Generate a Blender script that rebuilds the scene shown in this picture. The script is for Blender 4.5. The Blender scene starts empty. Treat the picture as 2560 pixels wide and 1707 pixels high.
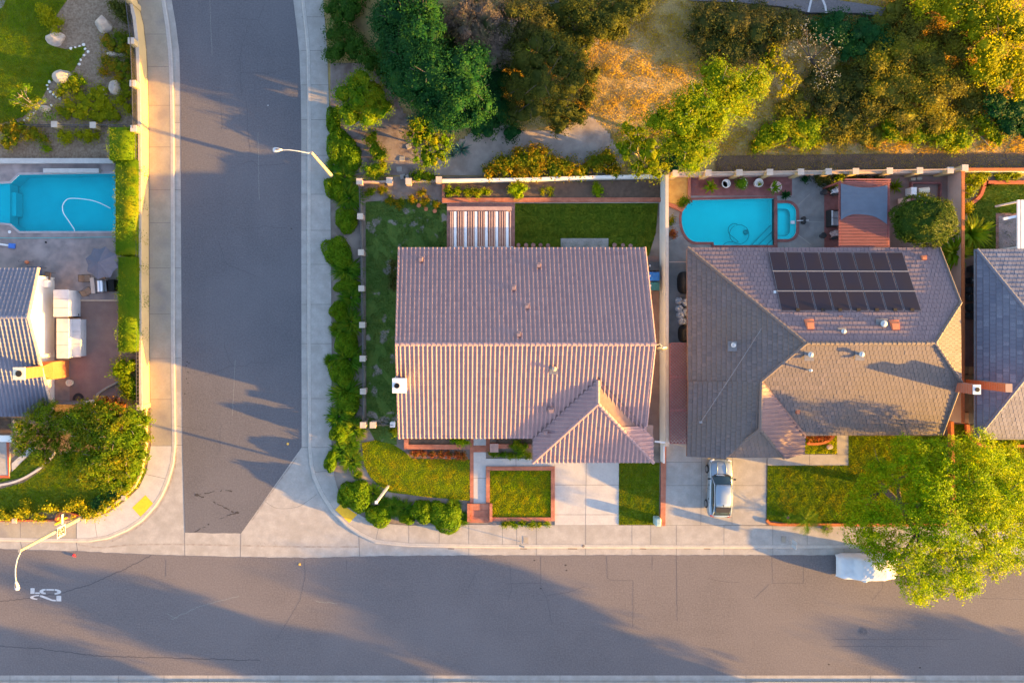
import bpy, bmesh, math, random
import numpy as np
from mathutils import Vector, Matrix
R = math.radians
S = bpy.context.scene
COL = S.collection
# ---------------------------------------------------------------- camera
HC = 57.0                     # flying height of the drone in metres
PPM = 30.0                    # photo pixels per metre at street level
NX, NY = 1137.0, 800.0        # photo pixel straight below the drone
cam = bpy.data.objects.new('camera', bpy.data.cameras.new('camera'))
COL.objects.link(cam)
cam.location = (0, 0, HC)
cam.data.sensor_width = 36.0
cam.data.lens = 36.0 * PPM * HC / 2560.0
cam.data.shift_x = (1280.0 - NX) / 2560.0
cam.data.shift_y = -(853.5 - NY) / 2560.0
cam.data.clip_end = 1500
S.camera = cam
# ---------------------------------------------------------------- light
SUN_EL, SUN_AZ = R(8.0), R(104.5)
w = bpy.data.worlds.new('World'); S.world = w; w.use_nodes = True
nt = w.node_tree
sky = nt.nodes.new('ShaderNodeTexSky'); sky.sky_type = 'NISHITA'; sky.sun_disc = False
sky.sun_elevation = SUN_EL; sky.sun_rotation = SUN_AZ
sky.air_density = 1.0; sky.dust_density = 1.0; sky.ozone_density = 2.0
bg = nt.nodes['Background']; bg.inputs['Strength'].default_value = 0.15
tint = nt.nodes.new('ShaderNodeMix'); tint.data_type = 'RGBA'; tint.blend_type = 'MULTIPLY'; tint.inputs[0].default_value = 1.0
tint.inputs[7].default_value = (0.97, 0.79, 0.74, 1.0)        # colour grade multiplied into the sky light, cutting green and blue
nt.links.new(sky.outputs[0], tint.inputs[6]); nt.links.new(tint.outputs[2], bg.inputs[0])
sl = bpy.data.lights.new('sun', 'SUN'); sl.energy = 4.5; sl.angle = R(0.6); sl.color = (1.0, 0.51, 0.07)
sun = bpy.data.objects.new('sun', sl); COL.objects.link(sun)
sd = Vector((math.sin(SUN_AZ) * math.cos(SUN_EL), math.cos(SUN_AZ) * math.cos(SUN_EL), math.sin(SUN_EL)))
sun.rotation_euler = sd.to_track_quat('Z', 'Y').to_euler(); sun.location = (60, -20, 60)
S.view_settings.view_transform = 'Standard'; S.view_settings.look = 'None'
S.view_settings.exposure = 3.08; S.view_settings.gamma = 1.0
S.cycles.max_bounces = 6; S.cycles.transparent_max_bounces = 8
random.seed(11); rng = np.random.default_rng(11)

# ---------------------------------------------------------------- helpers
def P(x, y, z=0.0):
    k = (1 - z / HC) / PPM
    return Vector(((x - NX) * k, (NY - y) * k, z))
def PL(pts, z=0.0): return [P(x, y, z) for x, y in pts]
def Mt(px): return px / PPM
def wloc(o):
    l = Vector((0, 0, 0))
    while o: l = l + o.location; o = o.parent
    return l
def tag(o, label=None, cat=None, group=None, kind=None):
    if label: o['label'] = label
    if cat: o['category'] = cat
    if group: o['group'] = group
    if kind: o['kind'] = kind
    return o
def thing(name, label, cat, loc, group=None):
    o = bpy.data.objects.new(name, None); COL.objects.link(o)
    o.location = loc; o.empty_display_size = .2
    return tag(o, label, cat, group)
def put(name, me, mats, parent=None, loc=None):
    """link mesh me (verts in world coordinates) as one object"""
    o = bpy.data.objects.new(name, me); COL.objects.link(o)
    for m in (mats if isinstance(mats, (list, tuple)) else [mats]): me.materials.append(m)
    if parent is not None:
        off = wloc(parent); o.parent = parent
        me.transform(Matrix.Translation(-off))
    else:
        if loc is None:
            n = len(me.vertices)
            if n:
                c = np.empty(n * 3, np.float32); me.vertices.foreach_get('co', c); c = c.reshape(-1, 3)
                mn, mx = c.min(0), c.max(0)
                loc = Vector(((mn[0] + mx[0]) / 2, (mn[1] + mx[1]) / 2, mn[2]))
            else: loc = Vector()
        me.transform(Matrix.Translation(-Vector(loc))); o.location = loc
    return o
class MB:
    def __init__(s): s.v = []; s.f = []; s.m = []
    def poly(s, pts, m=0):
        b = len(s.v); s.v += [tuple(p) for p in pts]; s.f.append(tuple(range(b, b + len(pts)))); s.m.append(m); return s
    def prism(s, pts, h, m=0, ms=None, bottom=False):
        """pts: top outline (world), straight down by h"""
        pts = [Vector(p) for p in pts]
        a = sum(p.x * q.y - q.x * p.y for p, q in zip(pts, pts[1:] + pts[:1]))
        if a < 0: pts.reverse()
        ms = m if ms is None else ms
        n = len(pts); b = len(s.v)
        s.v += [tuple(p) for p in pts] + [(p.x, p.y, p.z - h) for p in pts]
        s.f.append(tuple(range(b, b + n))); s.m.append(m)
        for i in range(n):
            j = (i + 1) % n
            s.f.append((b + i, b + n + i, b + n + j, b + j)); s.m.append(ms)
        if bottom: s.f.append(tuple(range(b + 2 * n - 1, b + n - 1, -1))); s.m.append(ms)
        return s
    def box(s, c, d, rz=0.0, m=0, tilt=None):
        x, y, z = d[0] / 2, d[1] / 2, d[2] / 2
        M = Matrix.Rotation(rz, 4, 'Z')
        if tilt is not None: M = M @ tilt
        b = len(s.v)
        for i in (-1, 1):
            for j in (-1, 1):
                for k in (-1, 1):
                    s.v.append(tuple(Vector(c) + M @ Vector((i * x, j * y, k * z))))
        for f in ((0, 1, 3, 2), (4, 6, 7, 5), (0, 4, 5, 1), (2, 3, 7, 6), (0, 2, 6, 4), (1, 5, 7, 3)):
            s.f.append(tuple(b + q for q in f)); s.m.append(m)
        return s
    def bar(s, p, q, wd, ht, m=0):
        """box from p to q, wd wide, ht high (cross-section centred)"""
        p = Vector(p); q = Vector(q); d = q - p; L = d.length
        if L < 1e-6: return s
        d /= L; sd_ = d.cross(Vector((0, 0, 1)))
        if sd_.length < 1e-4: sd_ = Vector((1, 0, 0))
        sd_.normalize(); up = sd_.cross(d)
        b = len(s.v)
        for e in (p, q):
            for i, j in ((-1, -1), (1, -1), (1, 1), (-1, 1)):
                s.v.append(tuple(e + sd_ * (i * wd / 2) + up * (j * ht / 2)))
        for f in ((0, 3, 2, 1), (4, 5, 6, 7), (0, 1, 5, 4), (1, 2, 6, 5), (2, 3, 7, 6), (3, 0, 4, 7)):
            s.f.append(tuple(b + x for x in f)); s.m.append(m)
        return s
    def tube(s, path, rad, n=8, m=0, caps=True):
        path = [Vector(p) for p in path]
        if not isinstance(rad, (list, tuple)): rad = [rad] * len(path)
        rings = []
        prev = None
        for i, p in enumerate(path):
            d = (path[min(i + 1, len(path) - 1)] - path[max(i - 1, 0)])
            if d.length < 1e-9: d = Vector((0, 0, 1))
            d.normalize()
            ref = prev if prev is not None else (Vector((0, 0, 1)) if abs(d.z) < .9 else Vector((1, 0, 0)))
            a = ref - d * ref.dot(d)
            if a.length < 1e-5: a = Vector((1, 0, 0)) - d * d.x
            a.normalize(); bb = d.cross(a); prev = a
            b = len(s.v)
            for k in range(n):
                t = 2 * math.pi * k / n
                s.v.append(tuple(p + (a * math.cos(t) + bb * math.sin(t)) * rad[i]))
            rings.append(b)
        for r0, r1 in zip(rings, rings[1:]):
            for k in range(n):
                k2 = (k + 1) % n
                s.f.append((r0 + k, r0 + k2, r1 + k2, r1 + k)); s.m.append(m)
        if caps:
            s.f.append(tuple(rings[0] + k for k in range(n - 1, -1, -1))); s.m.append(m)
            s.f.append(tuple(rings[-1] + k for k in range(n))); s.m.append(m)
        return s
    def lathe(s, c, prof, n=16, m=0, sx=1, sy=1):
        c = Vector(c); rings = []
        for r, z in prof:
            b = len(s.v); rings.append(b)
            for k in range(n):
                t = 2 * math.pi * k / n
                s.v.append((c.x + r * sx * math.cos(t), c.y + r * sy * math.sin(t), c.z + z))
        for r0, r1 in zip(rings, rings[1:]):
            for k in range(n):
                k2 = (k + 1) % n
                s.f.append((r0 + k, r0 + k2, r1 + k2, r1 + k)); s.m.append(m)
        s.f.append(tuple(rings[0] + k for k in range(n - 1, -1, -1))); s.m.append(m)
        s.f.append(tuple(rings[-1] + k for k in range(n))); s.m.append(m)
        return s
    def strip(s, pts, wd, m=0, z=None):
        """flat ribbon along px polyline already in world coords"""
        pts = [Vector(p) for p in pts]
        for p, q in zip(pts, pts[1:]):
            d = q - p
            if d.length < 1e-6: continue
            n = Vector((-d.y, d.x, 0)).normalized() * wd / 2
            s.poly([p - n, q - n, q + n, p + n], m)
        return s
    def mesh(s, name, smooth=False):
        me = bpy.data.meshes.new(name); me.from_pydata(s.v, [], s.f)
        me.polygons.foreach_set('material_index', s.m)
        if smooth: me.polygons.foreach_set('use_smooth', [True] * len(s.f))
        me.update(); return me
    def build(s, name, mats, parent=None, smooth=False, loc=None):
        return put(name, s.mesh(name, smooth), mats, parent, loc)
def bevel(o, wd=.02, seg=2):
    m = o.modifiers.new('bevel', 'BEVEL'); m.width = wd; m.segments = seg; m.limit_method = 'ANGLE'
    return o
def children(o): return [c for c in COL.objects if c.parent == o]
def copy_tree(o, parent=None):
    c = o.copy(); COL.objects.link(c); c.parent = parent
    for ch in children(o): copy_tree(ch, c)
    return c
def inpoly(pts, poly):
    x, y = pts[:, 0], pts[:, 1]; inside = np.zeros(len(pts), bool); j = len(poly) - 1
    for i in range(len(poly)):
        xi, yi = poly[i][0], poly[i][1]; xj, yj = poly[j][0], poly[j][1]
        if yi != yj:
            inside ^= ((yi > y) != (yj > y)) & (x < (xj - xi) * (y - yi) / (yj - yi) + xi)
        j = i
    return inside
def np_mesh(name, V, F):
    me = bpy.data.meshes.new(name)
    V = np.ascontiguousarray(V, np.float32); F = np.ascontiguousarray(F, np.int32)
    k = F.shape[1]
    me.vertices.add(len(V)); me.vertices.foreach_set('co', V.ravel())
    me.loops.add(F.size); me.loops.foreach_set('vertex_index', F.ravel())
    me.polygons.add(len(F)); me.polygons.foreach_set('loop_start', np.arange(0, F.size, k, dtype=np.int32))
    me.update(calc_edges=True); return me
def smooth_px(pts, n=6):
    """Catmull-Rom through pixel points"""
    out = []
    for i in range(len(pts) - 1):
        p0 = pts[max(i - 1, 0)]; p1 = pts[i]; p2 = pts[i + 1]; p3 = pts[min(i + 2, len(pts) - 1)]
        for k in range(n):
            t = k / n
            out.append(tuple(.5 * ((2 * b) + (-a + c) * t + (2 * a - 5 * b + 4 * c - d) * t * t + (-a + 3 * b - 3 * c + d) * t ** 3)
                             for a, b, c, d in zip(p0, p1, p2, p3)))
    out.append(tuple(pts[-1])); return out

# ---------------------------------------------------------------- materials
MATS = {}
def nodes(name):
    m = bpy.data.materials.new(name); m.use_nodes = True
    return m, m.node_tree, m.node_tree.nodes['Principled BSDF']
def rgba(c): return (c[0], c[1], c[2], 1.0)
def noise_fac(nt, scale, detail=4.0, lo=.35, hi=.65, stretch=None, vec=None):
    g = nt.nodes.new('ShaderNodeNewGeometry')
    src = g.outputs['Position']
    if stretch:
        mp = nt.nodes.new('ShaderNodeMapping'); mp.inputs['Scale'].default_value = stretch
        nt.links.new(src, mp.inputs['Vector']); src = mp.outputs[0]
    n = nt.nodes.new('ShaderNodeTexNoise'); n.inputs['Scale'].default_value = scale; n.inputs['Detail'].default_value = detail
    nt.links.new(src, n.inputs['Vector'])
    r = nt.nodes.new('ShaderNodeMapRange'); r.inputs[1].default_value = lo; r.inputs[2].default_value = hi
    nt.links.new(n.outputs['Fac'], r.inputs[0]); return r.outputs[0], n
def mixc(nt, fac, a, b, mode='MIX'):
    m = nt.nodes.new('ShaderNodeMix'); m.data_type = 'RGBA'; m.blend_type = mode
    if isinstance(fac, (int, float)): m.inputs[0].default_value = fac
    else: nt.links.new(fac, m.inputs[0])
    for i, v in ((6, a), (7, b)):
        if isinstance(v, (tuple, list)): m.inputs[i].default_value = rgba(v)
        else: nt.links.new(v, m.inputs[i])
    return m.outputs[2]
def setbump(nt, b, fac, strength, dist=.02):
    bp = nt.nodes.new('ShaderNodeBump'); bp.inputs['Strength'].default_value = strength; bp.inputs['Distance'].default_value = dist
    nt.links.new(fac, bp.inputs['Height']); nt.links.new(bp.outputs[0], b.inputs['Normal'])
def M(name, c1, c2=None, scale=3.0, rough=.85, bump=0.0, bscale=40.0, c3=None, scale3=.4, stretch=None, spec=.3, metal=0.0, lo=.35, hi=.65, bdist=.02, lo3=.5, hi3=.7, grain=0.0):
    m, nt, b = nodes(name); MATS[name] = m
    b.inputs['Roughness'].default_value = rough; b.inputs['Specular IOR Level'].default_value = spec; b.inputs['Metallic'].default_value = metal
    if c2 is None: b.inputs['Base Color'].default_value = rgba(c1)
    else:
        f, _ = noise_fac(nt, scale, 6.0, lo, hi, stretch)
        col = mixc(nt, f, c1, c2)
        if c3 is not None:
            f3, _ = noise_fac(nt, scale3, 8.0, lo3, hi3)
            col = mixc(nt, f3, col, c3)
        nt.links.new(col, b.inputs['Base Color'])
    if grain and c2 is not None:
        fg, _ = noise_fac(nt, 7.0, 6.0, .3, .7)
        col = mixc(nt, fg, mixc(nt, grain, col, tuple(x * .55 for x in c1)), col); nt.links.new(col, b.inputs['Base Color'])
    if bump:
        f, n = noise_fac(nt, bscale, 3.0, 0, 1)
        setbump(nt, b, n.outputs['Fac'], bump, bdist)
    return m
def brickmat(name, c1, c2, mortar, bw=.22, bh=.075, ms=.012, rot=0.0, rough=.85):
    m, nt, b = nodes(name); MATS[name] = m
    g = nt.nodes.new('ShaderNodeNewGeometry'); mp = nt.nodes.new('ShaderNodeMapping')
    mp.inputs['Rotation'].default_value = (0, 0, rot); nt.links.new(g.outputs['Position'], mp.inputs['Vector'])
    t = nt.nodes.new('ShaderNodeTexBrick')
    t.inputs['Scale'].default_value = 1.0; t.inputs['Brick Width'].default_value = bw; t.inputs['Row Height'].default_value = bh
    t.inputs['Mortar Size'].default_value = ms; t.inputs['Color1'].default_value = rgba(c1); t.inputs['Color2'].default_value = rgba(c2)
    t.inputs['Mortar'].default_value = rgba(mortar)
    nt.links.new(mp.outputs[0], t.inputs['Vector'])
    f, _ = noise_fac(nt, 2.0, 5.0, .3, .7)
    col = mixc(nt, f, t.outputs['Color'], tuple(x * .7 for x in c2))
    nt.links.new(col, b.inputs['Base Color']); b.inputs['Roughness'].default_value = rough
    return m
def leafmat(name, c1, c2, c3=None, tr=.35, nscale=1.2, rough=.6, tcol=None, lo=.4, hi=.62):
    """leaves: each leaf its own shade, drifting in clumps"""
    m, nt, b = nodes(name); MATS[name] = m
    g = nt.nodes.new('ShaderNodeNewGeometry')
    col = mixc(nt, g.outputs['Random Per Island'], c1, c2)
    if c3 is not None:
        f, _ = noise_fac(nt, nscale, 3.0, lo, hi)
        r = nt.nodes.new('ShaderNodeMath'); r.operation = 'MULTIPLY'
        a2 = nt.nodes.new('ShaderNodeMath'); a2.operation = 'MULTIPLY_ADD'; a2.inputs[1].default_value = 7.31; a2.inputs[2].default_value = 0.0
        nt.links.new(g.outputs['Random Per Island'], a2.inputs[0])
        fr = nt.nodes.new('ShaderNodeMath'); fr.operation = 'FRACT'; nt.links.new(a2.outputs[0], fr.inputs[0])
        nt.links.new(f, r.inputs[0]); nt.links.new(fr.outputs[0], r.inputs[1])
        col = mixc(nt, r.outputs[0], col, c3)
    nt.links.new(col, b.inputs['Base Color']); b.inputs['Roughness'].default_value = rough
    b.inputs['Specular IOR Level'].default_value = .08
    t = nt.nodes.new('ShaderNodeBsdfTranslucent')
    hs = nt.nodes.new('ShaderNodeMix'); hs.data_type = 'RGBA'; hs.blend_type = 'MULTIPLY'; hs.inputs[0].default_value = 1.0
    hs.inputs[7].default_value = rgba(tcol or (1.5, 1.25, .5)); nt.links.new(col, hs.inputs[6])
    nt.links.new(hs.outputs[2], t.inputs['Color'])
    mx = nt.nodes.new('ShaderNodeMixShader'); mx.inputs[0].default_value = tr
    nt.links.new(b.outputs[0], mx.inputs[1]); nt.links.new(t.outputs[0], mx.inputs[2])
    nt.links.new(mx.outputs[0], nt.nodes['Material Output'].inputs['Surface'])
    return m
def tilemat(name, c1, c2, c3, rough=.75, nscale=.35, bump=.15):
    m, nt, b = nodes(name); MATS[name] = m
    a = nt.nodes.new('ShaderNodeAttribute'); a.attribute_name = 'tint'
    col = mixc(nt, a.outputs['Fac'], c1, c2)
    f, _ = noise_fac(nt, nscale, 5.0, .42, .68)
    col = mixc(nt, f, col, c3)
    f2, n = noise_fac(nt, 14.0, 4.0, .3, .75)
    col = mixc(nt, f2, col, tuple(x * .82 for x in c3))
    nt.links.new(col, b.inputs['Base Color']); b.inputs['Roughness'].default_value = rough
    b.inputs['Specular IOR Level'].default_value = .35
    setbump(nt, b, n.outputs['Fac'], bump, .01)
    return m
def asphalt(name, c1, c2, stretch):
    """worn asphalt: faint wheel lanes, mottling, coarse aggregate"""
    m, nt, b = nodes(name); MATS[name] = m
    b.inputs['Roughness'].default_value = .88; b.inputs['Specular IOR Level'].default_value = .3
    f1, _ = noise_fac(nt, .9, 5.0, .25, .75, stretch); f2, _ = noise_fac(nt, .55, 7.0, .3, .72); f3, n3 = noise_fac(nt, 8.0, 6.0, .25, .75); f4, _ = noise_fac(nt, .13, 2.0, .45, .6)
    col = mixc(nt, f1, c1, c2)
    col = mixc(nt, f2, mixc(nt, .55, col, tuple(x * .82 for x in c1)), col)
    hi = mixc(nt, f3, mixc(nt, .5, col, tuple(x * .62 for x in c1)), mixc(nt, .45, col, tuple(x * 1.45 for x in c2)))
    col = mixc(nt, f4, hi, mixc(nt, .25, hi, tuple(x * 1.2 for x in c2)))
    nt.links.new(col, b.inputs['Base Color']); setbump(nt, b, n3.outputs['Fac'], .5, .015)
    return m
# ---------------------------------------------------------------- surfaces
asphalt('asphalt_side', (.082, .081, .092), (.102, .100, .110), (1.1, .07, 1))
asphalt('asphalt_main', (.100, .092, .097), (.120, .109, .113), (.06, 1.0, 1))
M('crack', (.058, .055, .062), rough=.95)
M('tar', (.030, .027, .028), (.045, .04, .04), 20, rough=.8)
M('scuff', (.18, .18, .18), (.10, .10, .10), 30, lo=.4, hi=.6)
M('concrete', (.27, .255, .24), (.33, .315, .295), 1.6, .85, .25, 50, c3=(.25, .235, .215), scale3=.5, grain=.22)
M('concrete_old', (.25, .222, .175), (.30, .268, .215), 1.2, .88, .3, 40, c3=(.20, .18, .165), scale3=.6, grain=.22)
M('concrete_new', (.36, .35, .34), (.42, .405, .39), 1.3, .85, .2, 50, grain=.22)
M('kerb', (.32, .30, .28), (.37, .35, .32), 2.0, .85, .2, 50, grain=.22)
M('joint', (.12, .11, .10))
M('stain', (.21, .185, .165), (.28, .26, .24), 3.0, .9)
M('ground', (.20, .165, .12), (.14, .11, .08), .3, .95, .4, 3)
M('dirt', (.20, .165, .14), (.13, .105, .09), 1.5, .95, .8, 18, c3=(.25, .21, .18), scale3=.5)
M('dark_soil', (.075, .05, .037), (.12, .08, .055), 2.5, .95, .9, 25, c3=(.10, .07, .05), scale3=1.5)
M('mulch', (.15, .10, .065), (.25, .185, .13), 6, .95, 1.0, 30)
M('dry_hill', (.32, .235, .085), (.23, .165, .072), 1.3, .95, 1.0, 9, c3=(.34, .26, .13), scale3=.35, bdist=.08)
M('yellow_paint', (.75, .42, .02), (.68, .36, .02), 6, .7)
M('white_paint', (.46, .46, .47), (.36, .36, .37), 5, .7)
M('patio_stamped', (.26, .21, .20), (.17, .145, .145), 1.4, .8, .4, 8, c3=(.30, .25, .24), scale3=.6)
M('patio_brown', (.22, .145, .12), (.18, .115, .10), 1.2, .85, .2, 30, grain=.22)
brickmat('brick_x', (.46, .15, .08), (.36, .11, .06), (.30, .17, .12), .075, .22, .010)
brickmat('brick_y', (.46, .15, .08), (.36, .11, .06), (.30, .17, .12), .22, .075, .010)
brickmat('brick_deck', (.26, .085, .075), (.20, .065, .06), (.17, .10, .09), .22, .11, .01)
brickmat('brick_patio', (.34, .17, .14), (.28, .13, .11), (.22, .15, .13), .25, .25, .012)
M('lawn_soil', (.075, .115, .003), (.115, .140, .004), 1.5, .95, .8, 30)
M('lawn_bare', (.045, .095, .014), (.070, .115, .018), 1.5, .95, .8, 30, c3=(.22, .19, .165), scale3=.8, lo3=.575, hi3=.63)

def sheet(name, outer, z, mat, holes=(), kind='structure', px=True):
    from mathutils.geometry import tessellate_polygon
    loops = [[(P(x, y, z) if px else Vector((x, y, z))) for x, y in outer]]
    for h in holes: loops.append([P(x, y, z) for x, y in h])
    tris = tessellate_polygon(loops)
    vs = [v for l in loops for v in l]
    me = bpy.data.meshes.new(name); fs = []
    for t in tris:
        a, b, c = (vs[i] for i in t)
        fs.append(t if (b - a).cross(c - a).z > 0 else tuple(reversed(t)))
    me.from_pydata([tuple(v) for v in vs], [], fs); me.update()
    o = put(name, me, mat); tag(o, kind=kind); return o
def slab(name, pts, z, h, mat, label=None, cat=None, kind='structure', joints=(), jw=.03, ms=None):
    b = MB(); b.prism(PL(pts, z), h, 0)
    for j in joints: b.strip(PL(j, z + .003), jw, 1)
    o = b.build(name, [MATS[mat], MATS['joint']] if joints else MATS[mat])
    return tag(o, label, cat, kind=kind)

POOL_L = [(-40, 462), (25.5, 458), (48, 437), (292, 434), (292, 578), (48, 578), (25.5, 559), (-40, 553)]
arc = [(1742 + 38 * math.cos(t) , 548 + 57 * math.sin(t)) for t in np.linspace(math.pi * .5, math.pi * 1.33, 12)]
POOL_R = [(1731, 500.5), (1936.5, 496), (1938, 613), (1785, 613), (1784, 605)] + arc + [(1731, 507)]
SPA = [(1943.5, 508), (1968, 508)] + [(1968 + 23 * math.cos(t), 531 + 23 * math.sin(t)) for t in np.linspace(-1.5, 0, 6)] + \
      [(1968 + 23 * math.cos(t), 575 + 23 * math.sin(t)) for t in np.linspace(0, 1.5, 6)] + [(1968, 598), (1943.5, 598)]
def grow(poly, d):
    cx = sum(p[0] for p in poly) / len(poly); cy = sum(p[1] for p in poly) / len(poly); out = []
    n = len(poly)
    a = sum(p[0] * q[1] - q[0] * p[1] for p, q in zip(poly, poly[1:] + poly[:1])); sgn = 1 if a > 0 else -1
    for i in range(n):
        p, q, r = Vector(poly[i - 1]), Vector(poly[i]), Vector(poly[(i + 1) % n])
        e1, e2 = (q - p), (r - q)
        if e1.length < 1e-6: e1 = e2
        if e2.length < 1e-6: e2 = e1
        e1.normalize(); e2.normalize()
        n1 = Vector((e1.y, -e1.x)) * sgn; n2 = Vector((e2.y, -e2.x)) * sgn
        m = n1 + n2; m = m / max(m.length, .3); s = d / max(m.dot(n1), .45)
        out.append((q.x + m.x * s, q.y + m.y * s))
    return out
HOLE_R = grow(POOL_R, .5); HOLE_S = grow(SPA, .5); HOLE_L = grow(POOL_L, .5)
sheet('ground', [(-12000, -12000), (14000, -12000), (14000, 13000), (-12000, 13000)], -.03, MATS['ground'], [HOLE_L, HOLE_R, HOLE_S])

LA = [(360, -250), (405, -90), (429, 0), (440, 64), (448, 128), (450, 191), (451, 255), (451.5, 350), (452, 500), (454, 850), (456, 1118), (459, 1230), (462, 1331)]
LCo = [(345, -250), (388, -90), (413, 0), (423, 64), (430, 128), (433, 191), (435, 255), (436, 350), (436.5, 500), (437, 850), (440, 1112), (435, 1160), (422, 1205), (406, 1241), (388, 1268), (357, 1302), (319, 1327), (271, 1347), (223, 1354.6), (128, 1354.6), (0, 1352), (-900, 1352)]
LCs = [(335, -250), (378, -90), (403, 0), (413, 64), (420, 128), (423, 191), (425, 255), (426, 350), (426.5, 500), (427, 850), (430, 1112), (425, 1158), (412, 1201), (397, 1236), (380, 1261), (350, 1294), (314, 1318), (268, 1337.5), (221, 1345.5), (128, 1345.5), (0, 1343), (-900, 1343)]
LW = [(285, -250), (325, -90), (344, 0), (360, 64), (367, 128), (370, 191), (372, 255), (373, 350), (373.5, 500), (374, 850), (377, 1112), (371, 1150), (366, 1180), (348, 1218), (319, 1246), (271, 1281), (223, 1297), (204, 1300), (0, 1302), (-900, 1302)]
RA = [(670, -250), (712, -90), (733, 0), (743, 80), (748, 130), (751.6, 220), (753, 320), (753, 500), (753.5, 850), (754, 1118)]
RCo = [(690, -250), (732, -90), (753, 0), (762, 80), (766, 130), (768, 220), (768.5, 320), (768, 500), (768, 850), (770, 1118), (774, 1163), (781, 1195), (801, 1238), (829, 1281), (864, 1317), (896, 1338), (938, 1358), (1022, 1366.5), (1250, 1369.5), (1660, 1370), (3600, 1370)]
RCs = [(699, -250), (741, -90), (762, 0), (771, 80), (775, 130), (777, 220), (777.5, 320), (777, 500), (777, 850), (779, 1118), (783, 1160), (790, 1191), (809, 1232), (836, 1274), (870, 1308), (901, 1329), (941, 1348.5), (1023, 1357), (1250, 1360.5), (1660, 1361.5), (3600, 1362)]
RS = [(745, -250), (786, -90), (808, 0), (814, 80), (818, 130), (821, 220), (824, 320), (826, 500), (829, 850), (829, 1118), (835, 1188), (853, 1251), (890, 1281), (918, 1297), (974, 1309), (1020, 1313), (1171, 1311), (1386, 1312), (1660, 1312), (1911, 1314), (3600, 1314)]
# street concrete (gutters, cross gutter and spandrels) under the asphalt
g = MB()
corr = [(300, -250), (760, -250), (830, 0), (845, 1100), (900, 1290), (3600, 1310), (3600, 1760), (-900, 1760), (-900, 1300), (200, 1290), (365, 1150), (365, 0)]
g.poly(list(reversed(PL(corr, 0.0))), 0)
def dl(pts, z, wd, m): g.strip(PL(pts, z), wd, m)
for y in (264, 307, 368, 475, 670, 895): dl([(437, y), (452, y)], .004, .03, 1)
for y in (43, 127, 213, 300, 389, 486, 576, 661, 761, 859, 996): dl([(753, y), (768, y)], .004, .03, 1)
for a in ([(461.5, 1331), (462, 1389)], [(602, 1333), (601, 1392)], [(191, 1355), (194, 1378)], [(754, 1118), (771, 1118)], [(440, 1112), (456, 1112)], [(897, 1340), (899, 1390)], [(51, 1354), (56, 1373)]): dl(a, .004, .045, 1)
for x in (1172, 1341, 1464, 1580, 1691, 1810, 1932, 2110, 2240): dl([(x, 1370), (x, 1388)], .004, .03, 1)
dl(smooth_px([(663, 1253), (693, 1270), (742, 1267), (767, 1253), (792, 1235)]), .004, .025, 1)
dl([(602, 1333), (640, 1280), (700, 1200), (740, 1145)], .004, .02, 1)
dl(smooth_px([(195, 1360), (250, 1368), (330, 1361), (460, 1360), (600, 1363), (760, 1366), (900, 1366)]), .003, .14, 2)
dl(smooth_px([(440, 1120), (437, 1170), (420, 1222), (390, 1275), (340, 1320), (280, 1352)]), .003, .14, 2)
dl(smooth_px([(741, 1145), (715, 1180), (690, 1215), (660, 1258), (630, 1300)]), .003, .12, 2)
for x in (1120, 1300, 1420, 1600, 1760):
    dl([(x, 1371), (x + random.uniform(8, 24), 1371.5)], .006, .06, 3)
for x, y in ((648, 1352), (661, 1356), (685, 1354)): dl([(x, y), (x + 4, y + 8)], .004, .05, 2)
gut = g.build('gutter', [MATS['concrete'], MATS['joint'], MATS['stain'], MATS['dark_soil']]); tag(gut, kind='structure')

# asphalt
def jag(pts, amp=2.0, step=14):
    out = []
    for p, q in zip(pts, pts[1:]):
        n = max(1, int(math.dist(p, q) / step))
        for k in range(n):
            t = k / n; out.append((p[0] + (q[0] - p[0]) * t + random.uniform(-amp, amp), p[1] + (q[1] - p[1]) * t + random.uniform(-amp, amp)))
    out.append(pts[-1]); return out
road = MB()
poly = LA + jag([(462, 1331), (602, 1333)], .8) + list(reversed(RA))
road.prism(PL(poly, .010), .012, 0)
def crack(b, pts, wd=.03, m=1, amp=1.6): b.strip(PL(jag(pts, amp, 7), .014), wd, m)
for c in ([(588, 46), (645, 51), (665, 77)], [(645, 51), (662, 10)], [(601, 182), (668, 185), (713, 175)], [(617, 252), (619, 319), (625, 383)],
          [(550, 236), (556, 303), (552, 330)], [(591, 414), (628, 403), (646, 414), (713, 410)], [(598, 572), (647, 570), (655, 565), (716, 572)],
          [(510, 938), (556, 924), (575, 915), (613, 915), (628, 907), (670, 906)], [(552, 1057), (551, 1086), (549, 1129)], [(545, 600), (565, 660), (640, 690)],
          [(560, 860), (575, 905), (585, 915)], [(620, 60), (600, 140), (604, 240)], [(440, 1065), (520, 1075)]):
    crack(road, c, .022)
for c in ([(485, 1237), (529, 1230), (556, 1225), (607, 1231)], [(498, 1238), (532, 1253), (584, 1280)], [(589, 1282), (549, 1296)], [(529, 1306), (486, 1329)]):
    pts = jag(c, 1.5, 6)
    for p, q in zip(pts, pts[1:]):
        if random.random() < .62: road.strip(PL([p, q], .014), random.uniform(.04, .12), 2)
for x, y in ((492, 1237), (592, 1281)):
    road.poly([P(x + 7 * math.cos(t) * random.uniform(.7, 1.1), y + 3.6 * math.sin(t) * random.uniform(.7, 1.1), .0145) for t in np.linspace(0, -2 * math.pi, 11)[:-1]], 2)
for x, y in ((468, 905), (472, 908), (466, 914), (470, 930), (466, 946), (470, 957), (462, 984), (728, 572)):
    road.poly([P(x + 2.2 * math.cos(t) * random.uniform(.6, 1.2), y + 1.6 * math.sin(t), .0145) for t in np.linspace(0, -2 * math.pi, 8)[:-1]], 2)
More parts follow.
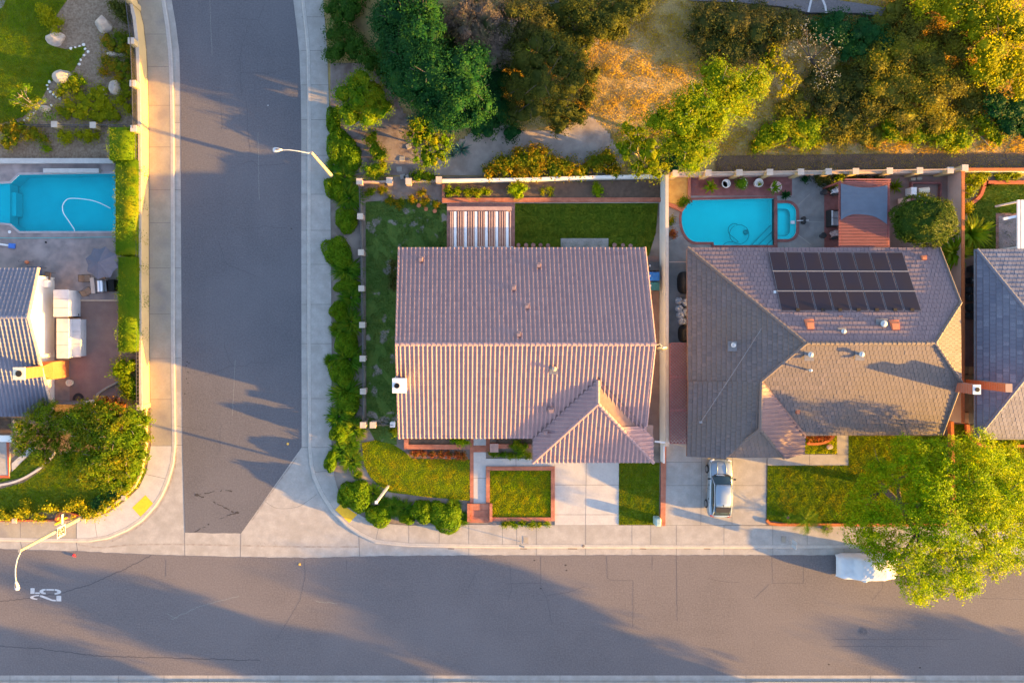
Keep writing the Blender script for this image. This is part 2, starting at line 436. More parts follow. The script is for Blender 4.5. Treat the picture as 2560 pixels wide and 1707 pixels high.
for c in ([(588, 900), (583, 1000), (581, 1040)], [(524, 0), (530, 140)], [(645, 330), (648, 500)]): road.strip(PL(jag(c, 1, 9), .0135), .05, 3)
o = road.build('side_street', [MATS['asphalt_side'], MATS['crack'], MATS['tar'], MATS['scuff']]); tag(o, kind='structure')
road = MB()
top = [(-900, 1371), (0, 1371), (60, 1374), (190, 1377), (335, 1384), (500, 1389), (601, 1392), (773, 1394), (900, 1390), (1060, 1388), (1660, 1387), (3600, 1387)]
road.prism(PL(jag(top, .9, 12) + [(3600, 1687.5), (-900, 1687.5)], .010), .012, 0)
for c in ([(379, 1388), (287, 1434), (223, 1460), (153, 1482), (73, 1495), (-10, 1503)], [(-10, 1614), (100, 1620), (250, 1640), (350, 1642), (500, 1646), (650, 1650)]):
    crack(road, c, .06)
for c in ([(1275, 1404), (1278, 1476), (1270, 1500)], [(1352, 1390), (1352, 1469), (1366, 1493), (1380, 1560)], [(1265, 1458), (1352, 1457)], [(1369, 1487), (1420, 1480), (1462, 1466)],
          [(1517, 1388), (1518, 1445), (1530, 1450), (1582, 1450)], [(1583, 1450), (1582, 1567)], [(1630, 1389), (1630, 1422)], [(1691, 1388), (1693, 1552)], [(1930, 1388), (1931, 1457)],
          [(2009, 1407), (2009, 1457)], [(1931, 1457), (2009, 1457)], [(1924, 1459), (1886, 1495)], [(2081, 1597), (2400, 1597)], [(2081, 1615), (2330, 1615)], [(760, 1395), (763, 1440), (750, 1500), (690, 1600)],
          [(1190, 1430), (1170, 1470)], [(415, 1400), (414, 1440)], [(867, 1400), (866, 1430)], [(1770, 1445), (1800, 1452), (1850, 1455)], [(2205, 1387), (2206, 1470), (2180, 1500)], [(2450, 1495), (2560, 1497)]):
    crack(road, c, .024, amp=.8)
for c in ([(1180, 1388 + 4), (1517, 1391)], [(900, 1430), (1250, 1520)]): pass
for c in ([(418, 1534), (437, 1544), (500, 1514), (598, 1489)], [(428, 1548), (445, 1542)], [(790, 1503), (842, 1508)]): road.strip(PL(jag(c, 1.2, 7), .0135), .07, 3)
for x, y, r in ((1414, 1412, 3), (1416, 1425, 2.4), (1336, 1400, 2.5), (1352, 1470, 2.5), (2072, 1660, 3), (2300, 1668, 3)):
    road.poly([P(x + r * math.cos(t), y + r * .7 * math.sin(t), .0145) for t in np.linspace(0, -2 * math.pi, 9)[:-1]], 2)
# the painted 25
def u(pts): return [P(x / 6.533, 1280 + y / 6.533, .016) for x, y in pts]
def ell(cx, cy, rx, ry, a0, a1, n=10): return [(cx + rx * math.cos(R(a)), cy + ry * math.sin(R(a))) for a in np.linspace(a0, a1, n)]
def ring(cx, cy, rx, ry, a0, a1, tx, ty, n=10):
    return ell(cx, cy, rx, ry, a0, a1, n) + list(reversed(ell(cx, cy, rx - tx, ry - ty, a0, a1, n)))
for q in ([(497, 1237), (565, 1237), (565, 1327), (497, 1327)], [(575, 1305), (648, 1305), (648, 1330), (575, 1330)], [(757, 1250), (880, 1252), (880, 1278), (757, 1275)],
          ring(745, 1292, 100, 44, 90, 270, 60, 26), ring(892, 1297, 108, 44, -90, 90, 62, 24), [(922, 1362), (1000, 1362), (1000, 1452), (922, 1450)],
          [(655, 1352), (700, 1358), (770, 1385), (850, 1422), (912, 1428), (912, 1452), (850, 1446), (770, 1420), (690, 1390), (648, 1376)],
          ring(640, 1388, 150, 40, 90 + 15, 270, 55, 18)):
    ps = u(q); a = sum(p.x * r_.y - r_.x * p.y for p, r_ in zip(ps, ps[1:] + ps[:1]))
    road.poly(ps if a > 0 else ps[::-1], 4)
o = road.build('main_street', [MATS['asphalt_main'], MATS['crack'], MATS['tar'], MATS['scuff'], MATS['white_paint']]); tag(o, kind='structure')
# kerbs and sidewalks
def kerb(a, c, z=.138):
    b = MB(); pa = PL(a, z); pc = PL(c, z - .0)
    lowa = [(p.x, p.y, -.01) for p in PL(a, 0)]
    n = len(a)
    for i in range(n - 1):
        # rounded nose: top, chamfer, face
        t0, t1 = Vector(pa[i]), Vector(pa[i + 1]); c0, c1 = Vector(pc[i]), Vector(pc[i + 1])
        m0 = t0.lerp(c0, .3); m1 = t1.lerp(c1, .3)
        n0 = Vector((t0.x, t0.y, z - .035)); n1 = Vector((t1.x, t1.y, z - .035))
        for q in ([m0, m1, c1, c0], [n0, n1, m1, m0], [Vector(lowa[i]), Vector(lowa[i + 1]), n1, n0]):
            nn = (q[1] - q[0]).cross(q[2] - q[1])
            b.poly(q if nn.z >= 0 else q[::-1], 0)
    return b
for a, c in ((LCo, LCs), (RCo, RCs)):
    o = kerb(a, c).build('kerb', MATS['kerb']); tag(o, kind='structure')
def sidewalk(a, c, joints, extra=()):
    b = MB(); b.prism(PL(a + c[::-1], .13), .2, 0)
    for j in joints: b.strip(PL(j, .133), .032, 1)
    b.strip(PL(a, .1335), .03, 1)
    for pts in extra: b.poly(PL(pts, .136), 2)
    for pts in extra2: b.poly(PL(pts, .1325), 3)
    o = b.build('sidewalk', [MATS['concrete_old' if a is LCs else 'concrete'], MATS['joint'], MATS['yellow_paint'], MATS['concrete_new']]); tag(o, kind='structure')
def lerp_at(line, y):
    for p, q in zip(line, line[1:]):
        if (p[1] - y) * (q[1] - y) <= 0 and p[1] != q[1]:
            t = (y - p[1]) / (q[1] - p[1]); return p[0] + (q[0] - p[0]) * t
js = [[(lerp_at(LW, y), y), (lerp_at(LCs, y), y)] for y in (86, 167, 264, 368, 475, 557, 670, 785, 896, 998, 1114)] + [[(365, 1185), (418, 1197)], [(236, 1298), (243, 1345)], [(191, 1300), (191, 1345)], [(51, 1301), (51, 1344)]]
extra2 = [list(reversed([(377, 1114), (429, 1114), (425, 1158), (412, 1201), (397, 1236), (380, 1261), (350, 1294), (314, 1318), (268, 1337.5), (221, 1345.5), (192, 1345.5), (192, 1301), (204, 1300), (223, 1297), (271, 1281), (319, 1246), (348, 1218), (366, 1180), (371, 1150)]))]
def ccw(p):
    a = sum(x[0] * y[1] - y[0] * x[1] for x, y in zip(p, p[1:] + p[:1])); return p if a < 0 else p[::-1]
extra2 = [ccw(e) for e in extra2]
sidewalk(LCs, LW, js, [ccw([(363.5, 1236.7), (384, 1259), (351, 1291), (330, 1268.6)])])
js = [[(lerp_at(RCs, y), y), (lerp_at(RS, y), y)] for y in (43, 127, 213, 300, 389, 486, 576, 661, 761, 859, 996, 1118)] + [[(787, 1180), (832, 1175)], [(940, 1348), (950, 1304)], [(1022, 1357), (1022, 1313)]] + \
     [[(x, 1312), (x, 1361)] for x in (1098, 1172, 1256, 1292, 1341, 1464, 1580, 1627, 1691, 1810, 1932, 2018, 2110, 2200, 2300, 2400)] + [[(1386, 1312), (3600, 1314)]]
extra2 = []
sidewalk(RCs, RS, js, [ccw([(852, 1258), (838, 1274), (873, 1307), (893, 1286)])])
# far side of the main street
b = MB(); b.prism(PL([(-900, 1704), (3600, 1704), (3600, 1760), (-900, 1760)], .13), .2, 0)
for x in (25, 177, 296, 410, 520, 700, 1083, 1180, 1400, 1865, 2176, 2290, 2440): b.strip(PL([(x, 1688), (x, 1703)], .004), .03, 1); b.strip(PL([(x, 1704), (x, 1760)], .133), .03, 1)
o = b.build('sidewalk', [MATS['concrete'], MATS['joint']]); tag(o, kind='structure')

# planted ground
DECK_L = [(-900, 398), (302, 398), (302, 752), (174, 752), (174, 1003), (-900, 1003)]
sheet('garden_soil', [(-900, -250)] + LW[:12] + LW[12:18] + [(-900, 1300)], .10, MATS['mulch'], [HOLE_L])
sheet('garden_soil', [(824, 440), (826, 500), (829, 850), (829, 1118), (835, 1188), (853, 1251), (890, 1281), (918, 1297), (974, 1309), (1020, 1313), (1171, 1311), (3600, 1314), (3600, 440)], .10, MATS['dirt'], [HOLE_R, HOLE_S])
sheet('garden_soil', [(-900, 1760), (3600, 1760), (3600, 4000), (-900, 4000)], .10, MATS['dirt'])
def hill_z(x, y):
    a = min(max((x - 840) / 160, 0), 1); b_ = min(max((425 - y) / 420, 0), 1.8)
    return .11 + a * a * (3 - 2 * a) * (b_ ** 1.3) * 2.2
gx = np.linspace(800, 3600, 150); gy = np.linspace(-300, 442, 60)
V = []; F = []
for y in gy:
    for x in gx:
        z = hill_z(x, y) + (random.uniform(-.05, .05) if x > 850 and y < 420 else 0)
        V.append(P(x, y, z))
n = len(gx)
for j in range(len(gy) - 1):
    for i in range(n - 1): F.append((j * n + i, (j + 1) * n + i, (j + 1) * n + i + 1, j * n + i + 1))
me = bpy.data.meshes.new('hillside'); me.from_pydata([tuple(v) for v in V], [], F); me.update()
me.polygons.foreach_set('use_smooth', [True] * len(F))
tag(put('hillside', me, MATS['dry_hill']), kind='structure')
def hill_patch(name, poly, mat, lift=.06, step=7.0):
    rg = np.random.default_rng(len(poly)); xs = [p[0] for p in poly]; ys = [p[1] for p in poly]; V = []; F = []
    for x in np.arange(min(xs), max(xs), step):
        for y in np.arange(min(ys), max(ys), step):
            if inpoly(np.array([[x + step / 2, y + step / 2]]), poly)[0]:
                k = len(V); V += [P(a, b_, hill_z(a, b_) + lift) for a, b_ in ((x, y), (x, y + step), (x + step, y + step), (x + step, y))]; F.append((k, k + 1, k + 2, k + 3))
    me = bpy.data.meshes.new(name); me.from_pydata([tuple(v) for v in V], [], F); me.update(); return tag(put(name, me, MATS[mat]), kind='structure')
M('path_dirt', (.115, .085, .078), (.20, .165, .15), 1.6, .95, .9, 14, c3=(.24, .205, .185), scale3=.5)
M('pale_dirt', (.22, .185, .16), (.29, .25, .215), 1.4, .95, .9, 12, c3=(.17, .14, .12), scale3=.6)
PATH_D = [(826, 158), (900, 160), (960, 190), (985, 235), (1020, 300), (1075, 330), (1085, 438), (830, 438)]
PALE_D = [(1086, 438), (1078, 400), (1180, 330), (1215, 285), (1300, 330), (1390, 330), (1480, 290), (1520, 330), (1560, 400), (1550, 436), (1300, 440)]
hill_patch('dirt_path', PATH_D, 'path_dirt'); hill_patch('dirt_path', PALE_D, 'pale_dirt')
hill_patch('dirt_path', [(1330, 20), (1400, 0), (1500, 60), (1500, 110), (1440, 130), (1380, 90)], 'pale_dirt')
# parking court up on the hill
b = MB(); zt = 2.45
pts = [(1723, 2), (1832, 6), (1950, 16), (2023, 32), (2150, 33), (2251, 51), (2264, 27), (2187, 15), (2092, 0), (2000, -60), (1700, -60)]
b.prism(PL(pts, zt), .5, 0)
for l in ([(1826, -20), (1830, 6)], [(2030, -6), (2025, 14), (2021, 31)], [(2056, -2), (2063, 15), (2066, 33)], [(2256, 26), (2259, 33)]): b.strip(PL(l, zt + .005), .16, 1)
o = b.build('parking_court', [MATS['asphalt_main'], MATS['white_paint']]); tag(o, kind='structure')

# ---------------------------------------------------------------- lawns
def lawn(name, poly, z, density, mats, label, h=.07, bare=None, base='lawn_soil', wd=.022):
    """turf: soil sheet with upright blades, one object"""
    pw = [(p.x, p.y) for p in PL(poly, z)]
    mnx, mxx = min(p[0] for p in pw), max(p[0] for p in pw); mny, mxy = min(p[1] for p in pw), max(p[1] for p in pw)
    n = int((mxx - mnx) * (mxy - mny) * density)
    pt = np.column_stack([rng.uniform(mnx, mxx, n), rng.uniform(mny, mxy, n)])
    pt = pt[inpoly(pt, pw)]
    if bare is not None:
        q = np.sin(pt[:, 0] * 1.7 + 1.3 * np.sin(pt[:, 1] * 1.1)) * np.sin(pt[:, 1] * 1.4 + np.sin(pt[:, 0] * 2.3)) + .35 * np.sin(pt[:, 0] * 5.1 + pt[:, 1] * 4.3)
        pt = pt[(q < bare) | (rng.random(len(pt)) < .18)]
    n = len(pt)
    cl = .75 + .5 * np.abs(np.sin(pt[:, 0] * 3.1 + np.sin(pt[:, 1] * 2.7)) * np.sin(pt[:, 1] * 3.3))
    hh = h * rng.uniform(.6, 1.3, n) * cl; a = rng.uniform(0, 2 * np.pi, n); tl = rng.uniform(0, .9, n)
    dx, dy = np.cos(a), np.sin(a); w_ = wd * rng.uniform(.7, 1.4, n)
    V = np.empty((n, 3, 3))
    V[:, 0] = np.column_stack([pt[:, 0] - dy * w_, pt[:, 1] + dx * w_, np.full(n, z)])
    V[:, 1] = np.column_stack([pt[:, 0] + dy * w_, pt[:, 1] - dx * w_, np.full(n, z)])
    V[:, 2] = np.column_stack([pt[:, 0] + dx * hh * tl, pt[:, 1] + dy * hh * tl, z + hh])
    V = V.reshape(-1, 3); F = np.arange(n * 3).reshape(-1, 3)
    b = MB(); b.prism([Vector((x, y, z)) for x, y in pw], .08, 0); sm = b.mesh('turf')
    bm = bmesh.new(); bm.from_mesh(sm)
    me2 = np_mesh('blades', V, F); me2.polygons.foreach_set('material_index', np.ones(len(F), np.int32)); bm.from_mesh(me2)
    me = bpy.data.meshes.new(name); bm.to_mesh(me); bm.free()
    bpy.data.meshes.remove(sm); bpy.data.meshes.remove(me2)
    o = put(name, me, [MATS[base], MATS[mats]])
    return tag(o, label, 'lawn', kind='stuff')
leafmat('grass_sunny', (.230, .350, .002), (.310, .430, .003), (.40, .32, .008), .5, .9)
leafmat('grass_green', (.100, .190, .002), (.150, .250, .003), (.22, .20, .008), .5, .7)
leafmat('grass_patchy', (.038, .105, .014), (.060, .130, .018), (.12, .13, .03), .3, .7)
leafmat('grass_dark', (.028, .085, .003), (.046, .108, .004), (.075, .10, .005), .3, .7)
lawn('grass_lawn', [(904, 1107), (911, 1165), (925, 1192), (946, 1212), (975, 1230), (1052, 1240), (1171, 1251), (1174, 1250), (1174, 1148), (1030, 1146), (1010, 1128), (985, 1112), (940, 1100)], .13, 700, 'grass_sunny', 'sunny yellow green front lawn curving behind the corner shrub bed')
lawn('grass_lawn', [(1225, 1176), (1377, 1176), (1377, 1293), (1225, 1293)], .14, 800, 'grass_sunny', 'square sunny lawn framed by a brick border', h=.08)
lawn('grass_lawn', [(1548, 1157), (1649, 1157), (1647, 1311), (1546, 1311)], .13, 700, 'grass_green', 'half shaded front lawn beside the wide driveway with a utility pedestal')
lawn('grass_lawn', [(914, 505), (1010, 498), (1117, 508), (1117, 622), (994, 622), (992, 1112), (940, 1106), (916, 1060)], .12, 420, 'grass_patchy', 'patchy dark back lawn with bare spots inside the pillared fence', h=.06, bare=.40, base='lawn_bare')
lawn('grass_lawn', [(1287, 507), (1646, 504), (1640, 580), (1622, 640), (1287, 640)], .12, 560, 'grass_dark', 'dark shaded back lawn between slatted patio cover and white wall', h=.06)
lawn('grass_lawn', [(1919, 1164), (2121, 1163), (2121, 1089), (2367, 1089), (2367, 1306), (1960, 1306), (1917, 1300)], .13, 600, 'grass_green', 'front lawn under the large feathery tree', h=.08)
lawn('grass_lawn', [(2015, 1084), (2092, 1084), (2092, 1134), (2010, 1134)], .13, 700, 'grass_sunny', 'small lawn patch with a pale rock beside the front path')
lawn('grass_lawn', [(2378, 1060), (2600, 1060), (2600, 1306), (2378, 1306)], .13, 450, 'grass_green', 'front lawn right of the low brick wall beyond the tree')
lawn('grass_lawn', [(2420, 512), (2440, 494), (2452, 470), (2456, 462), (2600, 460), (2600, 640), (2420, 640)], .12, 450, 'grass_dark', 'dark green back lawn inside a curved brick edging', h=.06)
lawn('grass_lawn', [(-120, -120), (175, -120), (168, 0), (140, 40), (121, 89), (140, 118), (166, 124), (214, 116), (212, 130), (198, 153), (185, 175), (128, 204), (105, 245), (57, 293), (0, 309), (-120, 312)], .12, 600, 'grass_green', 'striped lawn beside the rock garden in the corner')
lawn('grass_lawn', [(-60, 1232), (0, 1222), (60, 1205), (110, 1172), (140, 1138), (190, 1130), (330, 1130), (366, 1178), (346, 1216), (318, 1243), (270, 1277), (222, 1293), (150, 1272), (0, 1296), (-60, 1297)], .13, 560, 'grass_green', 'deep green corner lawn in front of the big tree by the curb ramp')
lawn('grass_lawn', [(0, 1206), (60, 1192), (105, 1160), (130, 1132), (92, 1122), (30, 1178), (0, 1198)], .13, 420, 'grass_dark', 'small shaded lawn wedge beside the entry walk')
# ---------------------------------------------------------------- houses
tilemat('clay_tile', (.235, .146, .158), (.365, .238, .232), (.295, .192, .198))
tilemat('slate_tile', (.090, .080, .088), (.152, .124, .126), (.128, .103, .092), nscale=.3)
tilemat('blue_tile', (.13, .135, .19), (.19, .195, .25), (.16, .165, .22))
tilemat('blue_slate', (.085, .090, .125), (.20, .20, .235), (.125, .128, .165), nscale=.8)
M('fascia', (.20, .13, .11), (.16, .10, .09), 4)
M('stucco_white', (.66, .64, .60), (.60, .58, .54), 1.0, .85, .2, 60)
M('stucco_cream', (.62, .53, .40), (.56, .48, .36), 1.0, .88, .25, 60)
M('stucco_pink', (.46, .33, .28), (.40, .29, .25), 1.0, .88, .25, 60)
M('trim_tan', (.50, .36, .26), (.44, .31, .22), 3, .8)
M('white_enamel', (.60, .60, .61), (.54, .54, .55), 2, .55)
M('dark_gap', (.012, .012, .013), rough=.9)
M('terracotta', (.52, .17, .08), (.44, .14, .07), 8, .8)
M('sign_white', (.32, .36, .40), (.29, .33, .37), 4, .6)
M('cabinet_grey', (.44, .45, .48), (.39, .40, .43), 3, .6)
M('vent_pink', (.24, .165, .165), (.21, .14, .14), 8, .8)
M('galvanised', (.42, .43, .44), (.34, .35, .36), 10, .4, metal=.6)
M('lead', (.16, .16, .17), (.12, .12, .13), 8, .6)
M('wood_door', (.12, .07, .04), (.09, .05, .03), 4, .6)
M('window_glass', (.03, .04, .05), rough=.1, spec=.6)

def roof_plane(dst, poly, eave, kind, mi=0):
    """one roof face of real tiles: poly world 3D points, eave = 2D direction along the courses"""
    A = np.array([(p[0], p[1], 1.0) for p in poly]); zz = np.array([p[2] for p in poly])
    a, b_, c = np.linalg.lstsq(A, zz, rcond=None)[0]
    e = Vector((eave[0], eave[1])).normalized(); wv = Vector((-e.y, e.x))
    if wv.x * a + wv.y * b_ < 0: wv = -wv
    us = [p[0] * e.x + p[1] * e.y for p in poly]; ws = [p[0] * wv.x + p[1] * wv.y for p in poly]
    u0, u1, w0, w1 = min(us), max(us), min(ws), max(ws)
    if kind == 'barrel':
        per, amp, crs, step = .335, .115, .33, .05
        ph = [(k / 10.0, amp * max(0, math.cos(2 * math.pi * (k / 10.0 - .0) * .92)) ** .55 if k < 3 or k > 7 else 0.0) for k in range(10)]
        ph = [(f, h) for (f, _), h in zip(ph, [amp, amp * .86, amp * .42, 0, 0, 0, 0, 0, amp * .42, amp * .86])]
    else:
        per, amp, crs, step = .335, 0, .345, .050
        ph = [(0, 0), (.90, 0), (.925, -.022), (.975, -.022)]
    ncol = int((u1 - u0) / per) + 3; nrow = int((w1 - w0) / crs) + 2
    bm = bmesh.new(); lay = bm.faces.layers.float.new('tint')
    tint = np.random.default_rng(len(dst.faces) + 5).random((nrow, ncol + 1))
    tint = .5 + (tint - .5) * (.6 if kind == 'barrel' else 1.0)
    cols = [(u0 - per + (k + f) * per, h, k) for k in range(ncol) for f, h in ph]
    if kind != 'barrel': pass
    prev = None
    for r in range(nrow):
        sh = (r % 2) * per * .5 if kind == 'flat' else 0
        rows = []
        for wl, hz in ((w0 + r * crs - .001, step), (w0 + (r + 1) * crs - .012, .004)):
            vs = []
            for uu, h, k in cols:
                jx = (uu + sh); x = e.x * jx + wv.x * wl; y = e.y * jx + wv.y * wl
                vs.append(bm.verts.new((x, y, a * x + b_ * y + c + h + hz + (tint[r, k] - .5) * .012)))
            rows.append(vs)
        if prev is not None and kind == 'barrel':
            for i in range(len(cols) - 1):
                f = bm.faces.new((prev[i], prev[i + 1], rows[0][i + 1], rows[0][i])); f[lay] = tint[r, cols[i][2]] * .5
        elif prev is not None:
            for i in range(len(cols) - 1):
                f = bm.faces.new((prev[i], prev[i + 1], rows[0][i + 1], rows[0][i])); f[lay] = 0.0
        for i in range(len(cols) - 1):
            f = bm.faces.new((rows[0][i], rows[0][i + 1], rows[1][i + 1], rows[1][i])); f[lay] = float(tint[r, cols[i][2]]); f.smooth = (kind == 'barrel')
        prev = rows[1]
    area = sum(p[0] * q[1] - q[0] * p[1] for p, q in zip(poly, poly[1:] + poly[:1]))
    for p, q in zip(poly, poly[1:] + poly[:1]):
        d = Vector((q[0] - p[0], q[1] - p[1], 0)); n = Vector((d.y, -d.x, 0))
        if area < 0: n = -n
        n.normalize()
        bmesh.ops.bisect_plane(bm, geom=bm.verts[:] + bm.edges[:] + bm.faces[:], plane_co=Vector(p) + n * .004, plane_no=n, clear_outer=True)
    for f in bm.faces: f.material_index = mi
    bmesh.ops.recalc_face_normals(bm, faces=bm.faces[:])
    if sum(f.normal.z for f in bm.faces) < 0: bmesh.ops.reverse_faces(bm, faces=bm.faces[:])
    me = bpy.data.meshes.new('tmp'); bm.to_mesh(me); bm.free(); dst.from_mesh(me); bpy.data.meshes.remove(me)
    # deck and fascia under the tiles
    up = [Vector((p[0], p[1], a * p[0] + b_ * p[1] + c - .075)) for p in poly]; lo = [p - Vector((0, 0, .16)) for p in up]
    if area < 0: up.reverse(); lo.reverse()
    vu = [dst.verts.new(p) for p in up]; vl = [dst.verts.new(p) for p in lo]
    f = dst.faces.new(list(reversed(vl))); f.material_index = 1
    f = dst.faces.new(vu); f.material_index = 1
    for i in range(len(vu)):
        j = (i + 1) % len(vu); f = dst.faces.new((vl[i], vl[j], vu[j], vu[i])); f.material_index = 1
def roof(parent, faces, mat, name='roof', mat2=None):
    bm = bmesh.new(); bm.faces.layers.float.new('tint')
    for q in faces: roof_plane(bm, *q)
    me = bpy.data.meshes.new(name); bm.to_mesh(me); bm.free()
    return put(name, me, [MATS[mat], MATS['fascia'], MATS[mat2 or mat]], parent)
def caps(parent, lines, mat, r=.13, L=.38, name='ridge_caps', lift=.03):
    for p, q in lines:
        b = MB(); p, q = Vector(p), Vector(q); n = max(1, int((q - p).length / L))
        for k in range(n):
            s, t = p.lerp(q, k / n), p.lerp(q, (k + 1.06) / n)
            z = Vector((0, 0, lift + random.uniform(-.008, .008)))
            b.tube([s + z, t + z], [r * 1.1, r * .9], 8, 0)
        o = b.build(name, MATS[mat], parent, smooth=False)
        me = o.data; at = me.attributes.new('tint', 'FLOAT', 'FACE'); at.data.foreach_set('value', rng.random(len(me.polygons)).astype(np.float32) * .2 + .5)
def wallring(parent, pts, h, mat, z0=.0, name='wall', gables=()):
    b = MB(); b.prism([Vector((x, y, h)) for x, y in pts], h - z0, 0)
    for gpts in gables: b.poly(gpts, 0)
    return b.build(name, MATS[mat], parent)
def panel(parent, name, c, d, mat, sub=None):
    b = MB(); b.box(c, d); return b.build(name, MATS[mat], parent)
def vent_pipe(parent, px, py, z, r=.09, h=.35, mat='galvanised', plate=True):
    p = P(px, py, z); b = MB()
    b.lathe(p - Vector((0, 0, .12)), [(r * .7, 0), (r * .7, h)], 12, 0)
    b.lathe(p + Vector((0, 0, h - .12)), [(r * 1.25, 0), (r * 1.3, .06), (r * .9, .12), (r * .2, .15)], 12, 0)
    if plate: b.box(p + Vector((0, -.1, -.02)), (r * 4.4, r * 4.8, .03), 0, 1)
    return b.build('roof_vent', [MATS[mat], MATS['lead']], parent)
def hood_vent(parent, px, py, z, wd=.62, dp=.55, h=.3, mat='terracotta', slope=.36):
    p = P(px, py, z); b = MB()
    x, y = wd / 2, dp / 2
    v = [(-x, -y, -.1), (x, -y, -.1), (x, y, .05), (-x, y, .05), (-x * .72, -y * .9, h), (x * .72, -y * .9, h), (x * .8, y * .5, h * .85), (-x * .8, y * .5, h * .85)]
    s = len(b.v); b.v += [tuple(p + Vector(q)) for q in v]
    for f in ((0, 1, 5, 4), (1, 2, 6, 5), (2, 3, 7, 6), (3, 0, 4, 7), (4, 5, 6, 7), (3, 2, 1, 0)): b.f.append(f if s == 0 else tuple(s + k for k in f)); b.m.append(0)
    b.box(p + Vector((0, y * .9, .02)), (wd * 1.1, dp * .4, .06), 0, 0)
    return b.build('roof_vent', MATS[mat], parent)

# ---- the corner house with the barrel tiles
XW, XE, YN, YS, ZE, ZR = -4.40, 14.89, 5.66, -9.23, 3.6, 6.3
YR = (YN + YS) / 2
h1 = thing('house', 'single storey house under a pinkish barrel tile gable roof with hipped garage wing', 'house', ((XW + XE) / 2, YR, .1))
gz = ZE - .16; gr = ZR - .22
wallring(h1, [(XW + .35, YN - .55), (XW + .35, YS + .55), (6.9, YS + .55), (6.9, -10.6), (15.1, -10.6), (15.1, -8), (XE - .45, YS + .55), (XE - .45, YN - .55)], ZE - .12, 'stucco_white',
         gables=[[(XW + .35, YN - .55, gz), (XW + .35, YR, gr), (XW + .35, YS + .55, gz)], [(XE - .45, YS + .55, gz), (XE - .45, YR, gr), (XE - .45, YN - .55, gz)]])
WS, WX0, WX1, WXm = -11.12, 6.08, 15.5, 10.8
sl_ = (ZR - ZE) / (YR - YS)
wz = ZE + 4.8 * sl_; yh = WS + 4.8; ym = YS + (wz - ZE) / sl_
RF = [([(XW, YN, ZE), (XE, YN, ZE), (XE, YR, ZR), (XW, YR, ZR)], (1, 0), 'barrel'),
      ([(XW, YS, ZE), (XW, YR, ZR), (XE, YR, ZR), (XE, YS, ZE)], (1, 0), 'barrel'),
      ([(WX0, WS, ZE), (WXm, yh, wz), (WXm, ym, wz), (WX0, YS, ZE)], (0, 1), 'barrel'),
      ([(WX1, WS, ZE), (WX1, YS + .9, ZE), (XE, YS + .9 - .0, ZE + .63 * sl_), (WXm, ym, wz), (WXm, yh, wz)], (0, 1), 'barrel'),
      ([(WX0, WS, ZE), (WX1, WS, ZE), (WXm, yh, wz)], (1, 0), 'barrel')]
RF[3] = ([(WX1, WS, ZE), (WX1, -8.2, ZE), (WX1 - 1.0, -8.2, ZE + 1.0 * sl_), (WXm, ym, wz), (WXm, yh, wz)], (0, 1), 'barrel')
rf = roof(h1, RF, 'clay_tile')
caps(rf, [((XW, YR, ZR), (XE, YR, ZR)), ((WXm, ym - .1, wz), (WXm, yh, wz)), ((WXm, yh, wz), (WX0, WS, ZE)), ((WXm, yh, wz), (WX1, WS, ZE))], 'clay_tile', .15)
caps(rf, [((XW + .06, YS, ZE), (XW + .06, YR, ZR)), ((XW + .06, YN, ZE), (XW + .06, YR, ZR)), ((XE - .06, YN, ZE), (XE - .06, YR, ZR)), ((XE - .06, -8.2, ZE + 1.1 * sl_), (XE - .06, YR, ZR))], 'clay_tile', .10, name='verge_tiles')
b = MB()
for p, q in (((WX0, YS, ZE), (WXm, ym, wz)), ((WX1 - .9, -8.25, ZE + .9 * sl_ + .02), (WXm, ym, wz))): b.bar(Vector(p) + Vector((0, 0, .07)), Vector(q) + Vector((0, 0, .07)), .10, .03)
b.build('valley_flashing', MATS['fascia'], rf)
def roofz(x, y): return ZE + sl_ * min(y - YS, YN - y)
# chimney on the gable end
b = MB(); ct = 6.35
b.box((XW + .30, -4.85, ct / 2 + .05), (.95, 1.0, ct - .1)); b.box((XW + .30, -4.85, ct), (1.06, 1.1, .16))
ch = bevel(b.build('chimney', MATS['white_enamel'], h1), .02)
b = MB(); b.lathe((XW + .12, -4.85, ct + .08), [(.2, 0), (.2, .06), (.16, .065), (.15, .02)], 14); b.build('flue', MATS['dark_gap'], ch)
for px, py, ty in ((1052, 649, 0), (1346, 664, 0), (1283.5, 720, 0), (1317, 766, 0), (1296, 836, 0)):
    p = P(px, py, 5.0); z = roofz(p.x, p.y); hood_vent(h1, px, py, z + .05, .34, .34, .2, 'vent_pink')
vent_pipe(h1, 1384, 921, 5.75, .14, .4, 'trim_tan'); hood_vent(h1, 1377, 1026, 4.7, .42, .36, .2, 'vent_pink'); hood_vent(h1, 1364, 1081, 4.2, .3, .26, .18, 'vent_pink')
# door, garage door and windows under the eaves
b = MB(); b.box((10.9, -10.61, 1.15), (4.9, .06, 2.1))
for i in range(3): b.box((10.9, -10.65, .65 + i * .55), (4.7, .02, .03))
b.build('garage_door', MATS['white_enamel'], h1)
b = MB(); b.box((1.9, YS + .54, 1.15), (.95, .08, 2.05)); dr = b.build('front_door', MATS['wood_door'], h1)
b = MB(); b.box((2.25, YS + .48, 1.1), (.05, .06, .14)); b.build('handle', MATS['galvanised'], dr)
for x, y, wd in ((-1.6, YS + .53, 2.2), (5.2, YS + .53, 1.6), (-2, YN - .53, 1.8), (9, YN - .53, 2.4)):
    b = MB(); b.box((x, y, 1.5), (wd + .16, .07, 1.25)); fw = b.build('window', MATS['white_enamel'], h1)
    b = MB(); b.box((x, y + (-.03 if y < 0 else .03), 1.5), (wd, .05, 1.1)); b.build('pane', MATS['window_glass'], fw)

